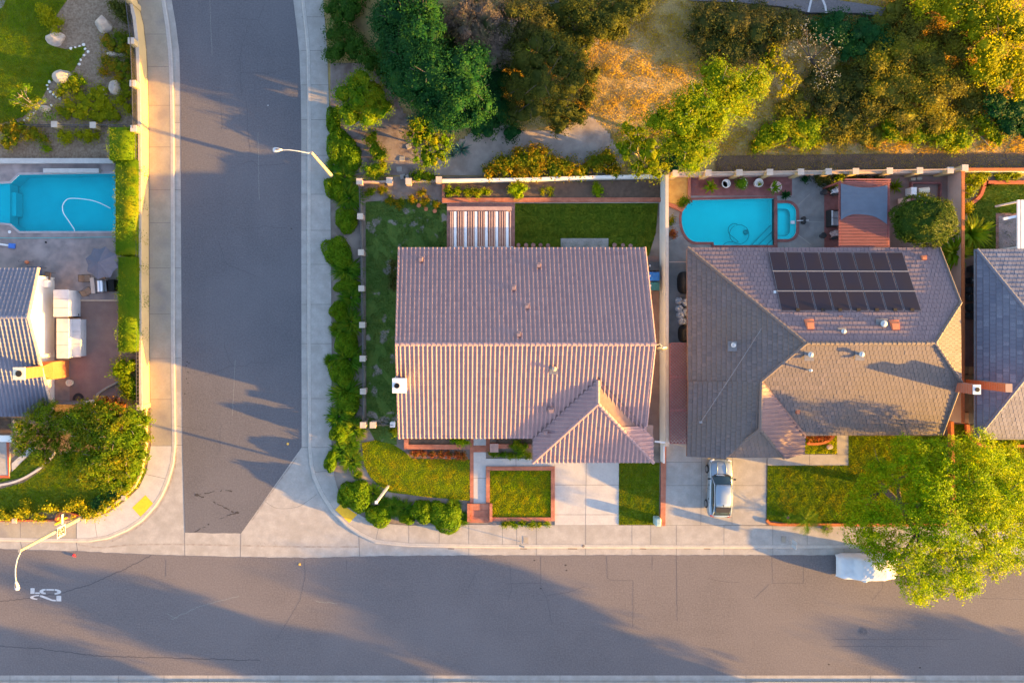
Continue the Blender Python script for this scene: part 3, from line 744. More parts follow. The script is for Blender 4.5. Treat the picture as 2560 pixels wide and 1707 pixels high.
# ---- the house with the solar panels
h2 = thing('house', 'grey brown flat tile hip roof house carrying a black solar array', 'house', P(2060, 880, .1))
A_, B_, C_, D_, E_ = P(1718, 619, 2.6), P(2348, 619, 2.6), P(2401, 756, 4.25), P(2337, 857, 5.3), P(2015, 858, 5.35)
F_, G_ = P(2403, 955, 4.25), P(2355, 1085, 2.6)
H_, I_ = P(1903, 953, 4.3), P(1900, 1073, 4.28)
J_, K_, L_, N_, O_ = P(1807, 1143, 2.6), P(1721, 1136, 2.6), P(1959, 1144, 2.6), P(2013, 1136, 2.6), P(2013, 1089, 2.6)
Wm = P(1720, 953, 2.6)
Ws = Vector((K_.x, J_.y, 2.6))
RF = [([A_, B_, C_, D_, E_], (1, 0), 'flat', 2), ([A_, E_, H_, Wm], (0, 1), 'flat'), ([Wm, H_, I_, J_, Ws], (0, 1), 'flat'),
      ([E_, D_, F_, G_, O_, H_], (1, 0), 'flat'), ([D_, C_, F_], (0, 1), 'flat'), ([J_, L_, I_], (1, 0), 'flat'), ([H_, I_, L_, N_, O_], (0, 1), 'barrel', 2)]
tilemat('mauve_sunlit_tile', (.135, .098, .112), (.205, .150, .160), (.170, .122, .132), nscale=.3)  # pinker weathered tile, with grazing sun warmth partly painted into its colour
rf2 = roof(h2, RF, 'slate_tile', mat2='mauve_sunlit_tile')
caps(rf2, [(A_, E_), (E_, D_), (D_, C_), (D_, F_), (E_, H_), (H_, I_), (I_, J_), (I_, L_)], 'slate_tile', .13, .36)
caps(rf2, [(B_, C_), (G_, F_)], 'slate_tile', .09, .36, 'verge_tiles')
b = MB(); b.bar(H_ + Vector((0, 0, .09)), O_ + Vector((0, 0, .09)), .16, .03); b.build('valley_flashing', MATS['fascia'], rf2)
wallring(h2, [(A_.x + 1.0, A_.y - .5), (A_.x + 1.0, K_.y + .5), (O_.x - .4, K_.y + .5), (O_.x - .4, G_.y + .5), (G_.x - .6, G_.y + .5), (B_.x - .2, A_.y - .5)], 2.48, 'stucco_cream')
b = MB(); b.box((K_.x + 5.0, K_.y + .47, 1.15), (4.9, .06, 2.1)); b.build('garage_door', MATS['white_enamel'], h2)
# solar panels
ar = thing('solar_array', 'array of black glass solar panels in three rows on the tiled roof', 'solar panels', P(2110, 700, 3.6))
m, nt_, bs = nodes('solar_glass'); MATS['solar_glass'] = m
f_, _ = noise_fac(nt_, .6, 3); nt_.links.new(mixc(nt_, f_, (.022, .013, .016), (.016, .012, .022)), bs.inputs['Base Color'])
bs.inputs['Roughness'].default_value = .35; bs.inputs['Specular IOR Level'].default_value = .22
M('solar_frame', (.12, .12, .14), rough=.5); M('rail', (.20, .20, .21), rough=.5)
q00, q10, q11, q01 = P(1920.6, 629, 2.95), P(2256.7, 630, 2.95), P(2305.5, 778, 4.55), P(1952.5, 778, 4.55)
def qb(u_, v_): return (q00.lerp(q10, u_)).lerp(q01.lerp(q11, u_), v_)
nrm = (q10 - q00).cross(q01 - q00); nrm = nrm if nrm.z > 0 else -nrm; nrm.normalize()
for i in range(8):
    for j in range(3):
        b = MB(); gp = .018
        u0, u1, v0, v1 = i / 8 + .004, (i + 1) / 8 - .004, j / 3 + .006, (j + 1) / 3 - .006
        c4 = [qb(u0, v0), qb(u1, v0), qb(u1, v1), qb(u0, v1)]
        b.prism([p + nrm * 0 for p in c4], .04, 1)
        c5 = [qb(u0 + .0025, v0 + .007), qb(u1 - .0025, v0 + .007), qb(u1 - .0025, v1 - .007), qb(u0 + .0025, v1 - .007)]
        pts = [p + nrm * .003 for p in c5]
        if (pts[1] - pts[0]).cross(pts[2] - pts[1]).z < 0: pts.reverse()
        b.poly(pts, 0); b.build('solar_panel', [MATS['solar_glass'], MATS['solar_frame']], ar)
for v_ in (1 / 3, 2 / 3):
    b = MB(); b.bar(qb(0, v_) + nrm * .01, qb(1, v_) + nrm * .01, .035, .03); b.build('rail', MATS['rail'], ar)
for u_ in (.12, .3, .42, .55, .68, .81, .93):
    b = MB(); p = qb(u_, 1); b.box(p + Vector((0, .12, -.05)), (.28, .22, .12)); b.build('bracket', MATS['dark_gap'], ar)
# roof fittings
hood_vent(h2, 2234, 814, 4.75, .72, .66, .34); hood_vent(h2, 2022, 812, 4.75, .66, .66, .34); hood_vent(h2, 2099, 792, 4.45, .36, .26, .2); hood_vent(h2, 2309, 645, 2.95, .42, .3, .15)
for px, py, z, r_ in ((2205, 809, 4.85, .2), (2105, 828, 5.0, .15), (2023, 886, 5.15, .16), (2150, 885, 5.15, .16), (1831, 862, 3.9, .16)): vent_pipe(h2, px, py, z, r_, .32)
vent_pipe(h2, 2018, 924, 4.7, .1, .6, 'galvanised', False); hood_vent(h2, 1994, 1030, 3.4, .3, .26, .16)
b = MB(); b.tube([P(1929, 737, 3.95), P(1929, 780, 4.4), P(1925, 788, 4.45), P(1840, 921, 4.02), P(1752, 1055, 3.12)], .02, 6); b.box(P(1752, 1055, 3.1), (.22, .16, .08)); b.build('conduit', MATS['rail'], h2)
b = MB(); b.box(P(1936.5, 730, 3.9), (.2, .22, .12)); b.build('junction_box', MATS['white_enamel'], h2)
M('brick_red', (.40, .10, .045), (.30, .075, .04), 9, .85, .6, 30)
M('brick_orange', (.42, .125, .035), (.32, .09, .03), 9, .85, .6, 30)
def brick_courses(b, c, d, z0, z1, m=1, step=.17):
    z = z0
    while z < z1:
        b.box((c[0], c[1], z), (d[0] + .012, d[1] + .012, .02), 0, m); z += step
M('mortar', (.30, .20, .15))
b = MB(); c = P(2442, 973.5, 5.75); b.box((c.x, c.y, 2.9), (.62, .72, 5.6), 0, 0); brick_courses(b, c, (.62, .72), 2.6, 5.6)
ch = b.build('chimney', [MATS['brick_red'], MATS['mortar']], h2)
b = MB(); b.box((c.x, c.y, 5.74), (.56, .72, .1)); b.lathe((c.x, c.y, 5.79), [(.17, 0), (.17, .05)], 12, 1); b.build('chimney_cap', [MATS['white_enamel'], MATS['dark_gap']], ch)

# ---- the blue slate house at the right edge
h3 = thing('house', 'blue grey slate hip roof house cut off by the right edge', 'house', P(2620, 860, .1))
a1, a2, ap = P(2441, 623, 2.6), P(2441, 1095, 2.6), P(2632, 858, 5.1)
ex = a1.x + 19; a3, a4 = Vector((ex, a1.y, 2.6)), Vector((ex, a2.y, 2.6)); aq = Vector((ex - (ap.x - a1.x), ap.y, 5.1))
rf3 = roof(h3, [([a1, ap, a2], (0, 1), 'flat'), ([a1, a3, aq, ap], (1, 0), 'flat'), ([a2, ap, aq, a4], (1, 0), 'flat'), ([a3, a4, aq], (0, 1), 'flat')], 'blue_slate')
caps(rf3, [(a1, ap), (a2, ap), (ap, aq), (aq, a3), (aq, a4)], 'blue_slate', .13)
wallring(h3, [(a1.x + 1.95, a1.y - .5), (a2.x + 1.95, a2.y + .5), (ex - .5, a2.y + .5), (ex - .5, a1.y - .5)], 2.48, 'stucco_cream')
b = MB(); b.tube([Vector((a1.x - .06, a1.y, 2.5)), Vector((a2.x - .06, a2.y, 2.5))], .07, 8); b.tube([Vector((a2.x, a2.y - .06, 2.5)), Vector((ex, a2.y - .06, 2.5))], .07, 8); b.build('gutter', MATS['lead'], h3)
b = MB(); c = P(2525, 970, 5.9); b.box((c.x, c.y, 3.8), (.5, .62, 4.0), 0, 0); brick_courses(b, c, (.5, .62), 2.4, 5.8); b.build('chimney', [MATS['brick_orange'], MATS['mortar']], h3)

# ---- the white house at the left edge
h4 = thing('house', 'white gabled house with blue barrel tile roof at the left edge', 'house', P(60, 850, .1))
zr4 = 4.3
n0, r0, s0 = P(96, 670, 2.6), P(67, 793, zr4), P(134, 1004, 2.0)
xr = n0.x; xl = xr - 16; yr4 = r0.y
n0 = Vector((xr, n0.y, 2.6)); r0 = Vector((r0.x + .1, yr4, zr4)); s0 = Vector((s0.x, P(0, 1041, 2.0).y, 1.9))
RF = [([n0, r0, Vector((xl, yr4, zr4)), Vector((xl, n0.y, 2.6))], (1, 0), 'barrel'), ([r0, s0, Vector((xl, s0.y, s0.z)), Vector((xl, yr4, zr4))], (1, 0), 'barrel')]
rf4 = roof(h4, RF, 'blue_tile')
caps(rf4, [(r0, Vector((xl, yr4, zr4)))], 'blue_tile', .14); caps(rf4, [(n0, r0), (r0, s0)], 'trim_tan', .12, .5, 'verge_trim', .0)
xg = P(140, 850, 0).x - .05
b = MB(); pts = [(xg, n0.y - .6), (xg, P(0, 1003, 0).y), (xl, P(0, 1003, 0).y), (xl, n0.y - .6)]
b.prism([Vector((x, y, 1.95)) for x, y in pts], 1.95, 0)
zz = lambda y: (2.6 + (zr4 - 2.6) * (n0.y - y) / (n0.y - yr4) if y > yr4 else zr4 - (zr4 - s0.z) * (yr4 - y) / (yr4 - s0.y)) - .24
b.poly([(xg, P(0, 1003, 0).y, 1.94), (xg, n0.y - .6, 1.94), (xg, n0.y - .6, zz(n0.y - .6)), (xg, yr4, zz(yr4)), (xg, P(0, 1003, 0).y, zz(P(0, 1003, 0).y))], 0)
b.build('wall', MATS['stucco_white'], h4)
b = MB(); b.box((xg + .18, P(0, 712).y, 1.55), (.5, .55, .45)); bevel(b.build('air_conditioner', MATS['white_enamel'], h4), .03)
# tall brick chimney
ybm, yt = P(188, 919, 0).y, P(54, 928, 6.6).y
b = MB(); yc = P(188, 921, 0).y
b.box((xg + .62, yc, 1.25), (1.2, 1.38, 2.5), 0, 0)
z_ = 2.5
b.v += []; s = len(b.v)
for zc, hw, hx in ((2.5, .69, .6), (3.0, .42, .4)):
    for i, j in ((-1, -1), (1, -1), (1, 1), (-1, 1)): b.v.append((xg + .62 - (.2 if zc > 2.6 else 0) + i * hx, yc + j * hw, zc))
for k in range(4):
    b.f.append((s + k, s + (k + 1) % 4, s + 4 + (k + 1) % 4, s + 4 + k)); b.m.append(0)
b.box((xg + .42, yc, 4.15), (.8, .84, 2.4), 0, 0); brick_courses(b, (xg + .42, yc), (.8, .84), 3.1, 5.3); brick_courses(b, (xg + .62, yc), (1.2, 1.38), .3, 2.5)
ch = b.build('chimney', [MATS['brick_orange'], MATS['mortar']], h4)
b = MB(); b.box((xg + .42, yc, 5.38), (.9, .94, .12), 0, 0); b.lathe((xg + .42, yc, 5.44), [(.24, 0), (.24, .05)], 14, 1); b.build('chimney_cap', [MATS['stucco_cream'], MATS['dark_gap']], ch)
# front beam
b = MB(); b.box((P(0, 1096, 2.4).x - 2, P(0, 1096, 2.4).y, 2.4), (6, .5, .3)); b.build('porch_beam', MATS['stucco_white'], h4)
# white lean-to cabinets against its gable wall
def cabinet(x0, y0, x1, y1, z, label, lid=True):
    p, q = P(x0, y0, z), P(x1, y1, z); b = MB(); c = (p + q) / 2
    t = thing('storage_cabinet', label, 'cabinet', (c.x, c.y, .12), 'white cabinets against the gable wall')
    b.box((c.x, c.y, (z - .1) / 2 + .06), (abs(q.x - p.x) - .08, abs(p.y - q.y) - .08, z - .1)); b.build('body', MATS['cabinet_grey'], t)
    b = MB(); b.box((c.x, c.y, z - .04), (abs(q.x - p.x), abs(p.y - q.y), .07)); bevel(b.build('lid', MATS['cabinet_grey'], t), .015)
    for k in range(1, 3):
        yy = q.y + (p.y - q.y) * k / 3; b = MB(); b.box((c.x, yy, z - .001), (abs(q.x - p.x) * .98, .025, .012)); b.build('seam', MATS['lead'], t)
cabinet(133, 724, 171, 792, 2.0, 'northernmost white storage cabinet against the white gable wall')
cabinet(141, 796, 171, 896, 1.7, 'tall white storage cabinet touching the gable wall beside brick chimney')
cabinet(173, 797, 201, 892, 1.1, 'low white storage cabinet standing out on the brown patio')
# ---------------------------------------------------------------- plants
leafmat('leaf_dark', (.004, .036, .010), (.008, .060, .013), (.022, .070, .008), .25, .8)
leafmat('leaf_hedge', (.016, .062, .006), (.036, .095, .008), (.14, .04, .015), .3, .9, lo=.55, hi=.85)
leafmat('leaf_olive', (.028, .042, .007), (.058, .074, .010), (.10, .105, .014), .35, .8)
leafmat('leaf_scrub', (.022, .036, .008), (.046, .060, .010), (.085, .075, .02), .3, .8)
leafmat('leaf_dead', (.085, .066, .054), (.145, .115, .092), (.04, .06, .015), .2, .7)
leafmat('leaf_drybush', (.070, .075, .012), (.120, .118, .016), (.24, .23, .006), .4, .55)
leafmat('leaf_lime', (.090, .180, .003), (.165, .250, .004), (.23, .21, .006), .5, .8)
leafmat('leaf_feather', (.070, .165, .001), (.185, .310, .002), (.27, .32, .003), .45, .6)
leafmat('leaf_gold', (.19, .215, .003), (.30, .31, .004), (.11, .16, .006), .5, .7)
leafmat('leaf_citrus', (.042, .125, .003), (.090, .185, .004), (.27, .25, .006), .45, .9)
leafmat('leaf_orange', (.050, .095, .003), (.125, .165, .004), (.36, .18, .006), .4, 1.1)
leafmat('leaf_silver', (.14, .165, .155), (.23, .25, .235), None, .3)
leafmat('leaf_mound', (.046, .120, .002), (.085, .175, .003), (.13, .19, .004), .3, 1.1)
leafmat('leaf_strap', (.026, .105, .005), (.075, .185, .006), (.16, .20, .008), .4, 1.2)
leafmat('leaf_juniper', (.048, .115, .003), (.100, .170, .004), (.19, .17, .006), .45, .7)
leafmat('leaf_agave', (.045, .120, .105), (.070, .150, .130), None, .15)
leafmat('leaf_box', (.042, .110, .003), (.100, .185, .004), (.20, .21, .005), .45, .9)
leafmat('straw', (.42, .31, .02), (.58, .44, .03), (.28, .19, .03), .3, .5)
leafmat('leaf_red', (.20, .045, .02), (.30, .09, .02), (.06, .10, .01), .3, 2)
leafmat('leaf_blossom', (.24, .25, .008), (.42, .36, .010), (.07, .15, .01), .4, 3.5, lo=.35, hi=.6)
leafmat('leaf_clipped', (.022, .055, .006), (.055, .100, .008), (.10, .12, .01), .35, .9)
M('bark', (.055, .042, .038), (.10, .08, .07), 6, .95, .8, 25)
M('bark_pale', (.34, .28, .21), (.24, .19, .14), 6, .9, .5, 25)
M('bark_red', (.20, .10, .05), (.14, .08, .04), 6, .9, .5, 25)

def unit(a): return a / np.maximum(np.linalg.norm(a, axis=1, keepdims=True), 1e-9)
def rhombs(C, N, L, W, rg, droop=0.0):
    n = len(C)
    t = unit(np.cross(N, rg.normal(size=(n, 3)))); b = np.cross(N, t)
    L = (L * rg.uniform(.7, 1.3, n))[:, None]; W = (W * rg.uniform(.7, 1.3, n))[:, None]
    V = np.empty((n, 4, 3))
    V[:, 0] = C - t * L * .5; V[:, 1] = C + b * W * .5; V[:, 2] = C + t * L * .5; V[:, 3] = C - b * W * .5
    return V.reshape(-1, 3), np.arange(n * 4).reshape(-1, 4)
def sphere_np(c, r, nu=12, nv=8):
    V = []; F = []
    for j in range(nv + 1):
        p = math.pi * j / nv
        for i in range(nu):
            a = 2 * math.pi * i / nu
            V.append((c[0] + r[0] * math.sin(p) * math.cos(a), c[1] + r[1] * math.sin(p) * math.sin(a), c[2] + r[2] * math.cos(p)))
    for j in range(nv):
        for i in range(nu):
            i2 = (i + 1) % nu; F.append((j * nu + i, (j + 1) * nu + i, (j + 1) * nu + i2, j * nu + i2))
    return np.array(V), np.array(F)
def foliage(lobes, clumps=6.0, per=12, leaf=(.17, .10), clump_r=.22, core=.72, tight=.10, inner=.85, rg=None, lowcut=-.25, nb=.9, name='crown'):
    rg = rg or rng
    lobes = np.array(lobes, float); Cs = []; Ns = []; core_l = []
    for k, (x, y, z, rx, ry, rz) in enumerate(lobes):
        area = 2 * math.pi * ((rx * ry) ** .8 + (rx * rz) ** .8 + (ry * rz) ** .8) ** 1.25 / 3 ** 1.25 * 1.4
        n = max(12, int(area * clumps))
        d = unit(rg.normal(size=(n, 3))); d = d[d[:, 2] > lowcut]
        f = 1 - np.abs(rg.normal(0, tight, len(d))) + .10 * np.sin(d[:, 0] * 5 + k) * np.sin(d[:, 1] * 6 + 2 * k) + .05 * np.sin(d[:, 2] * 9 + k)
        p = np.array([x, y, z]) + d * np.array([rx, ry, rz]) * f[:, None]
        keep = np.ones(len(p), bool)
        for m_, (x2, y2, z2, a2, b2, c2) in enumerate(lobes):
            if m_ != k:
                q = (p - np.array([x2, y2, z2])) / np.array([a2, b2, c2]); keep &= (q ** 2).sum(1) > inner ** 2
        p, d = p[keep], d[keep]
        Cs.append(p); Ns.append(unit(d / np.array([rx, ry, rz])))
    C = np.concatenate(Cs); N = np.concatenate(Ns)
    C = np.repeat(C, per, 0); N = np.repeat(N, per, 0)
    C = C + rg.normal(0, clump_r, C.shape)
    N = unit(N * nb + np.array([0, 0, .35]) + rg.normal(0, .55, N.shape))
    V, F = rhombs(C, N, leaf[0], leaf[1], rg)
    if core:
        for (x, y, z, rx, ry, rz) in lobes:
            v, f = sphere_np((x, y, z), (rx * core, ry * core, rz * core)); v = v + rg.normal(0, .05, v.shape) * min(rx, rz)
            F = np.concatenate([F, f + len(V)]); V = np.concatenate([V, v])
    return np_mesh(name, V, F)
def L(px, py, rpx, z0, h, ry=None):
    """lobe from apparent pixel centre, pixel radius, base height and top height"""
    zc = z0 + h * .5; c = P(px, py, zc); k = (1 - zc / HC) / PPM
    return (c.x, c.y, zc, rpx * k, (ry or rpx) * k, max(h * .5, .1))
def sublobes(ls, n=4, rg=None):
    """break every round lobe into uneven smaller ones"""
    rg = np.random.default_rng(int(abs(ls[0][0]) * 100) + len(ls)); out = []
    for x, y, z, a, b_, c in ls:
        out.append((x, y, z - c * .1, a * .80, b_ * .80, c * .9))
        for k in range(n):
            t = 6.283 * (k + rg.uniform(-.4, .4)) / n; q = rg.uniform(.36, .62); r_ = rg.uniform(.34, .58)
            out.append((x + a * q * math.cos(t), y + b_ * q * math.sin(t), z + c * rg.uniform(-.25, .40), a * r_, b_ * r_, c * rg.uniform(.4, .62)))
    return out
def bush(name, label, cat, lobes, mat, group=None, leaf=(.15, .09), clumps=7, per=12, clump_r=.16, core=.62, z0=None, **kw):
    ls = []
    for q in lobes:
        x, y, r, h = q[:4]; zb = (hill_z(x, y) if y < 440 and x > 800 else .10) if z0 is None else z0
        ls.append(L(x, y, r, zb - .1, h + .1, q[4] if len(q) > 4 else None))
    if nm_sub(ls): ls = sublobes(ls)
    me = foliage(ls, clumps * 1.5, per, leaf, clump_r, core, tight=.16, name=name, **kw)
    return tag(put(name, me, MATS[mat]), label, cat, group)
def nm_sub(ls): return min(l[3] for l in ls) > .18
def limb(b, p, q, r0, r1, bend=.2, n=5, sides=7):
    p, q = Vector(p), Vector(q); d = q - p; s = Vector((random.uniform(-1, 1), random.uniform(-1, 1), random.uniform(-.3, .3))) * d.length * bend
    path = [p.lerp(q, t) + s * math.sin(math.pi * t) * .5 for t in np.linspace(0, 1, n)]
    b.tube(path, [r0 + (r1 - r0) * t for t in np.linspace(0, 1, n)], sides); return path
def tree(name, label, base, lobes, mat, bark='bark', r=.18, group=None, z0=None, cat='tree', **kw):
    """base = px of trunk foot; lobes (px,py,rpx,zbottom,height[,rypx])"""
    zb = (hill_z(*base) if base[1] < 440 and base[0] > 800 else .10) if z0 is None else z0
    foot = P(base[0], base[1], zb)
    t = thing(name, label, cat, foot, group)
    ls = [L(x, y, rr, zb + z_, h, *(e or [None])) for x, y, rr, z_, h, *e in lobes]
    b = MB(); top = Vector((sum(l[0] for l in ls) / len(ls), sum(l[1] for l in ls) / len(ls), min(l[2] - l[5] for l in ls)))
    fork = foot.lerp(top, .7); fork.z = max(fork.z, zb + .6)
    limb(b, foot - Vector((0, 0, .1)), fork, r, r * .75, .08)
    for l in ls:
        c = Vector((l[0], l[1], l[2] + l[5] * .45)); path = limb(b, fork, c, r * .6, r * .15, .18)
        for _ in range(3):
            e = c + Vector((random.uniform(-1, 1) * l[3], random.uniform(-1, 1) * l[4], random.uniform(.1, .55) * l[5])) * .8
            limb(b, path[3], e, r * .25, r * .06, .2, 4, 5)
    b.build('trunk', MATS[bark], t, smooth=True)
    if name not in ('clipped_tree', 'silver_tree'): ls = sublobes(ls, 4)
    me = foliage(ls, name='crown', **kw); put('crown', me, MATS[mat], t)
    return t

# ---- the shrub strip between sidewalk and fence
def mound_mesh(seed, flat=1.0):
    rg = np.random.default_rng(seed)
    n = 4200; d = unit(rg.normal(size=(n * 2, 3))); d = d[d[:, 2] > -.15][:n]
    f = 1 + .05 * np.sin(d[:, 0] * 4 + seed) * np.cos(d[:, 1] * 4 + seed * 2) + .02 * np.sin(d[:, 0] * 13) * np.sin(d[:, 1] * 11) - np.abs(rg.normal(0, .04, len(d))) + .05 * np.sin(d[:, 0] * 7 + seed) * np.sin(d[:, 1] * 8 + seed) * np.sin(d[:, 2] * 6)
    th = np.arctan2(d[:, 1], d[:, 0]); sq = (np.abs(d) ** 3).sum(1) ** (-1 / 3.0); f = f * (.35 + .65 * sq) * (1 + .09 * np.sin(2 * th + seed) + .07 * np.sin(3 * th + 2 * seed) + .04 * np.sin(5 * th + seed))
    f = f - .16 * (rg.random(len(d)) < .10) + .07 * (rg.random(len(d)) < .06)
    C = d * f[:, None] * np.array([1, 1, 1.12])
    N = unit(d + rg.normal(0, .42, d.shape))
    V, F = rhombs(C, N, .13, .075, rg)
    v, q = sphere_np((0, 0, 0), (.80, .80, .92), 18, 12); F = np.concatenate([F, q + len(V)]); V = np.concatenate([V, v])
    return np_mesh('clipped_shrub', V, F)
def strap_mesh(seed, nbl=260, wd=.032, length=1.0, up=.75, segs=4, spread=.30, curl=1.0, name='strap_plant'):
    rg = np.random.default_rng(seed); V = []; F = []
    for i in range(nbl):
        a = rg.uniform(0, 2 * math.pi); r0 = spread * math.sqrt(rg.random()); a0 = rg.uniform(0, 2 * math.pi)
        x, y, z = r0 * math.cos(a0), r0 * math.sin(a0), 0.0
        a = a0 + rg.normal(0, .9); el = rg.uniform(.35, 1.45); Lb = length * rg.uniform(.7, 1.1); s = Lb / segs; w_ = wd * rg.uniform(.8, 1.25)
        base = len(V)
        for k in range(segs + 1):
            ww = w_ * (1 - (k / segs) ** 2.2) + .003
            nx, ny = -math.sin(a), math.cos(a)
            V += [(x + nx * ww, y + ny * ww, z), (x - nx * ww, y - ny * ww, z)]
            x += s * math.cos(a) * math.cos(el); y += s * math.sin(a) * math.cos(el); z += s * math.sin(el); el -= curl * rg.uniform(.25, .55)
            z = max(z, .02)
        for k in range(segs): F.append((base + 2 * k, base + 2 * k + 1, base + 2 * k + 3, base + 2 * k + 2))
    return np_mesh(name, np.array(V), np.array(F))
ORD = 'first second third fourth fifth sixth seventh eighth ninth tenth eleventh twelfth thirteenth fourteenth fifteenth sixteenth seventeenth eighteenth nineteenth twentieth'.split()
mm = [mound_mesh(s) for s in (3, 8, 21, 34, 47)]
for me in mm: me.materials.append(MATS['leaf_mound'])
sm = [strap_mesh(s) for s in (4, 9, 15)]
for me in sm: me.materials.append(MATS['leaf_strap'])
def spot(name, me, px, py, rx, ry, h, z0, label, cat, group, rz=0.0, first={}):
    k = (1 - h * .5 / HC) / PPM; c = P(px, py, z0 + h * .4)
    o = bpy.data.objects.new(name, me) if me.name not in first else first[me.name].copy()
    first.setdefault(me.name, o); COL.objects.link(o)
    o.location = (c.x, c.y, z0); o.rotation_euler = (0, 0, rz); return tag(o, label, cat, group), k
mounds = [(833, 303, 16, 35), (852, 367, 30, 45), (877, 395, 24, 30), (836, 471, 21, 30), (865, 551, 25, 28), (842, 631, 31, 37), (866, 713, 28, 15), (847, 777, 19, 24), (866, 860, 26, 30), (852, 932, 27, 33), (871, 1007, 24, 32),
          (846, 1083, 19, 21), (827, 1153, 13, 27), (859, 1244, 14, 22), (890, 1240, 34, 36), (945, 1290, 29, 25), (1017, 1297, 16, 12), (1055, 1279, 24, 27), (1111, 1293, 40, 34)]
for i, (x, y, rx, ry) in enumerate(mounds):
    h = 1.0 if min(rx, ry) > 18 else .8
    if i >= 13: lb = 'clipped rounded shrub in the curved corner bed, %s from its west end' % ORD[i - 13]
    else: lb = 'clipped rounded shrub in the sidewalk strip, %s counting from its north end' % ORD[i]
    o, k = spot('clipped_shrub', mm[i % 5], x, y, rx, ry, h, .05, lb, 'shrub', 'clipped rounded shrubs beside the sidewalk', 0)
    o.rotation_euler.z = random.uniform(-.35, .35); o.scale = (rx * k * 1.10, ry * k * 1.10, h * random.uniform(.85, 1.1))
straps = [(834, 411, 18), (861, 442, 27), (871, 493, 32), (868, 675, 32), (877, 745, 27), (877, 806, 30), (842, 822, 18), (873, 897, 35), (824, 900, 14), (866, 984, 38), (848, 1040, 28), (887, 1072, 26), (856, 1128, 26), (878, 1150, 27), (872, 1112, 24),
          (894, 1188, 11), (932, 1233, 22), (960, 1258, 14), (982, 1268, 22), (1010, 1272, 22), (1082, 1275, 17), (1136, 1261, 16), (1157, 1297, 16)]
for i, (x, y, r) in enumerate(straps):
    if i >= 15: lb = 'strappy leaved clump in the curved corner bed, %s from its west end' % ORD[i - 15]
    else: lb = 'strappy leaved clump in the sidewalk strip, %s counting from its north end' % ORD[i]
    o, k = spot('strappy_clump', sm[i % 3], x, y, r, r, .5, .08, lb, 'plant', 'strappy plants beside the sidewalk', random.uniform(0, 6.2))
    s = r * k * 1.3; o.scale = (s, s, s * .85)

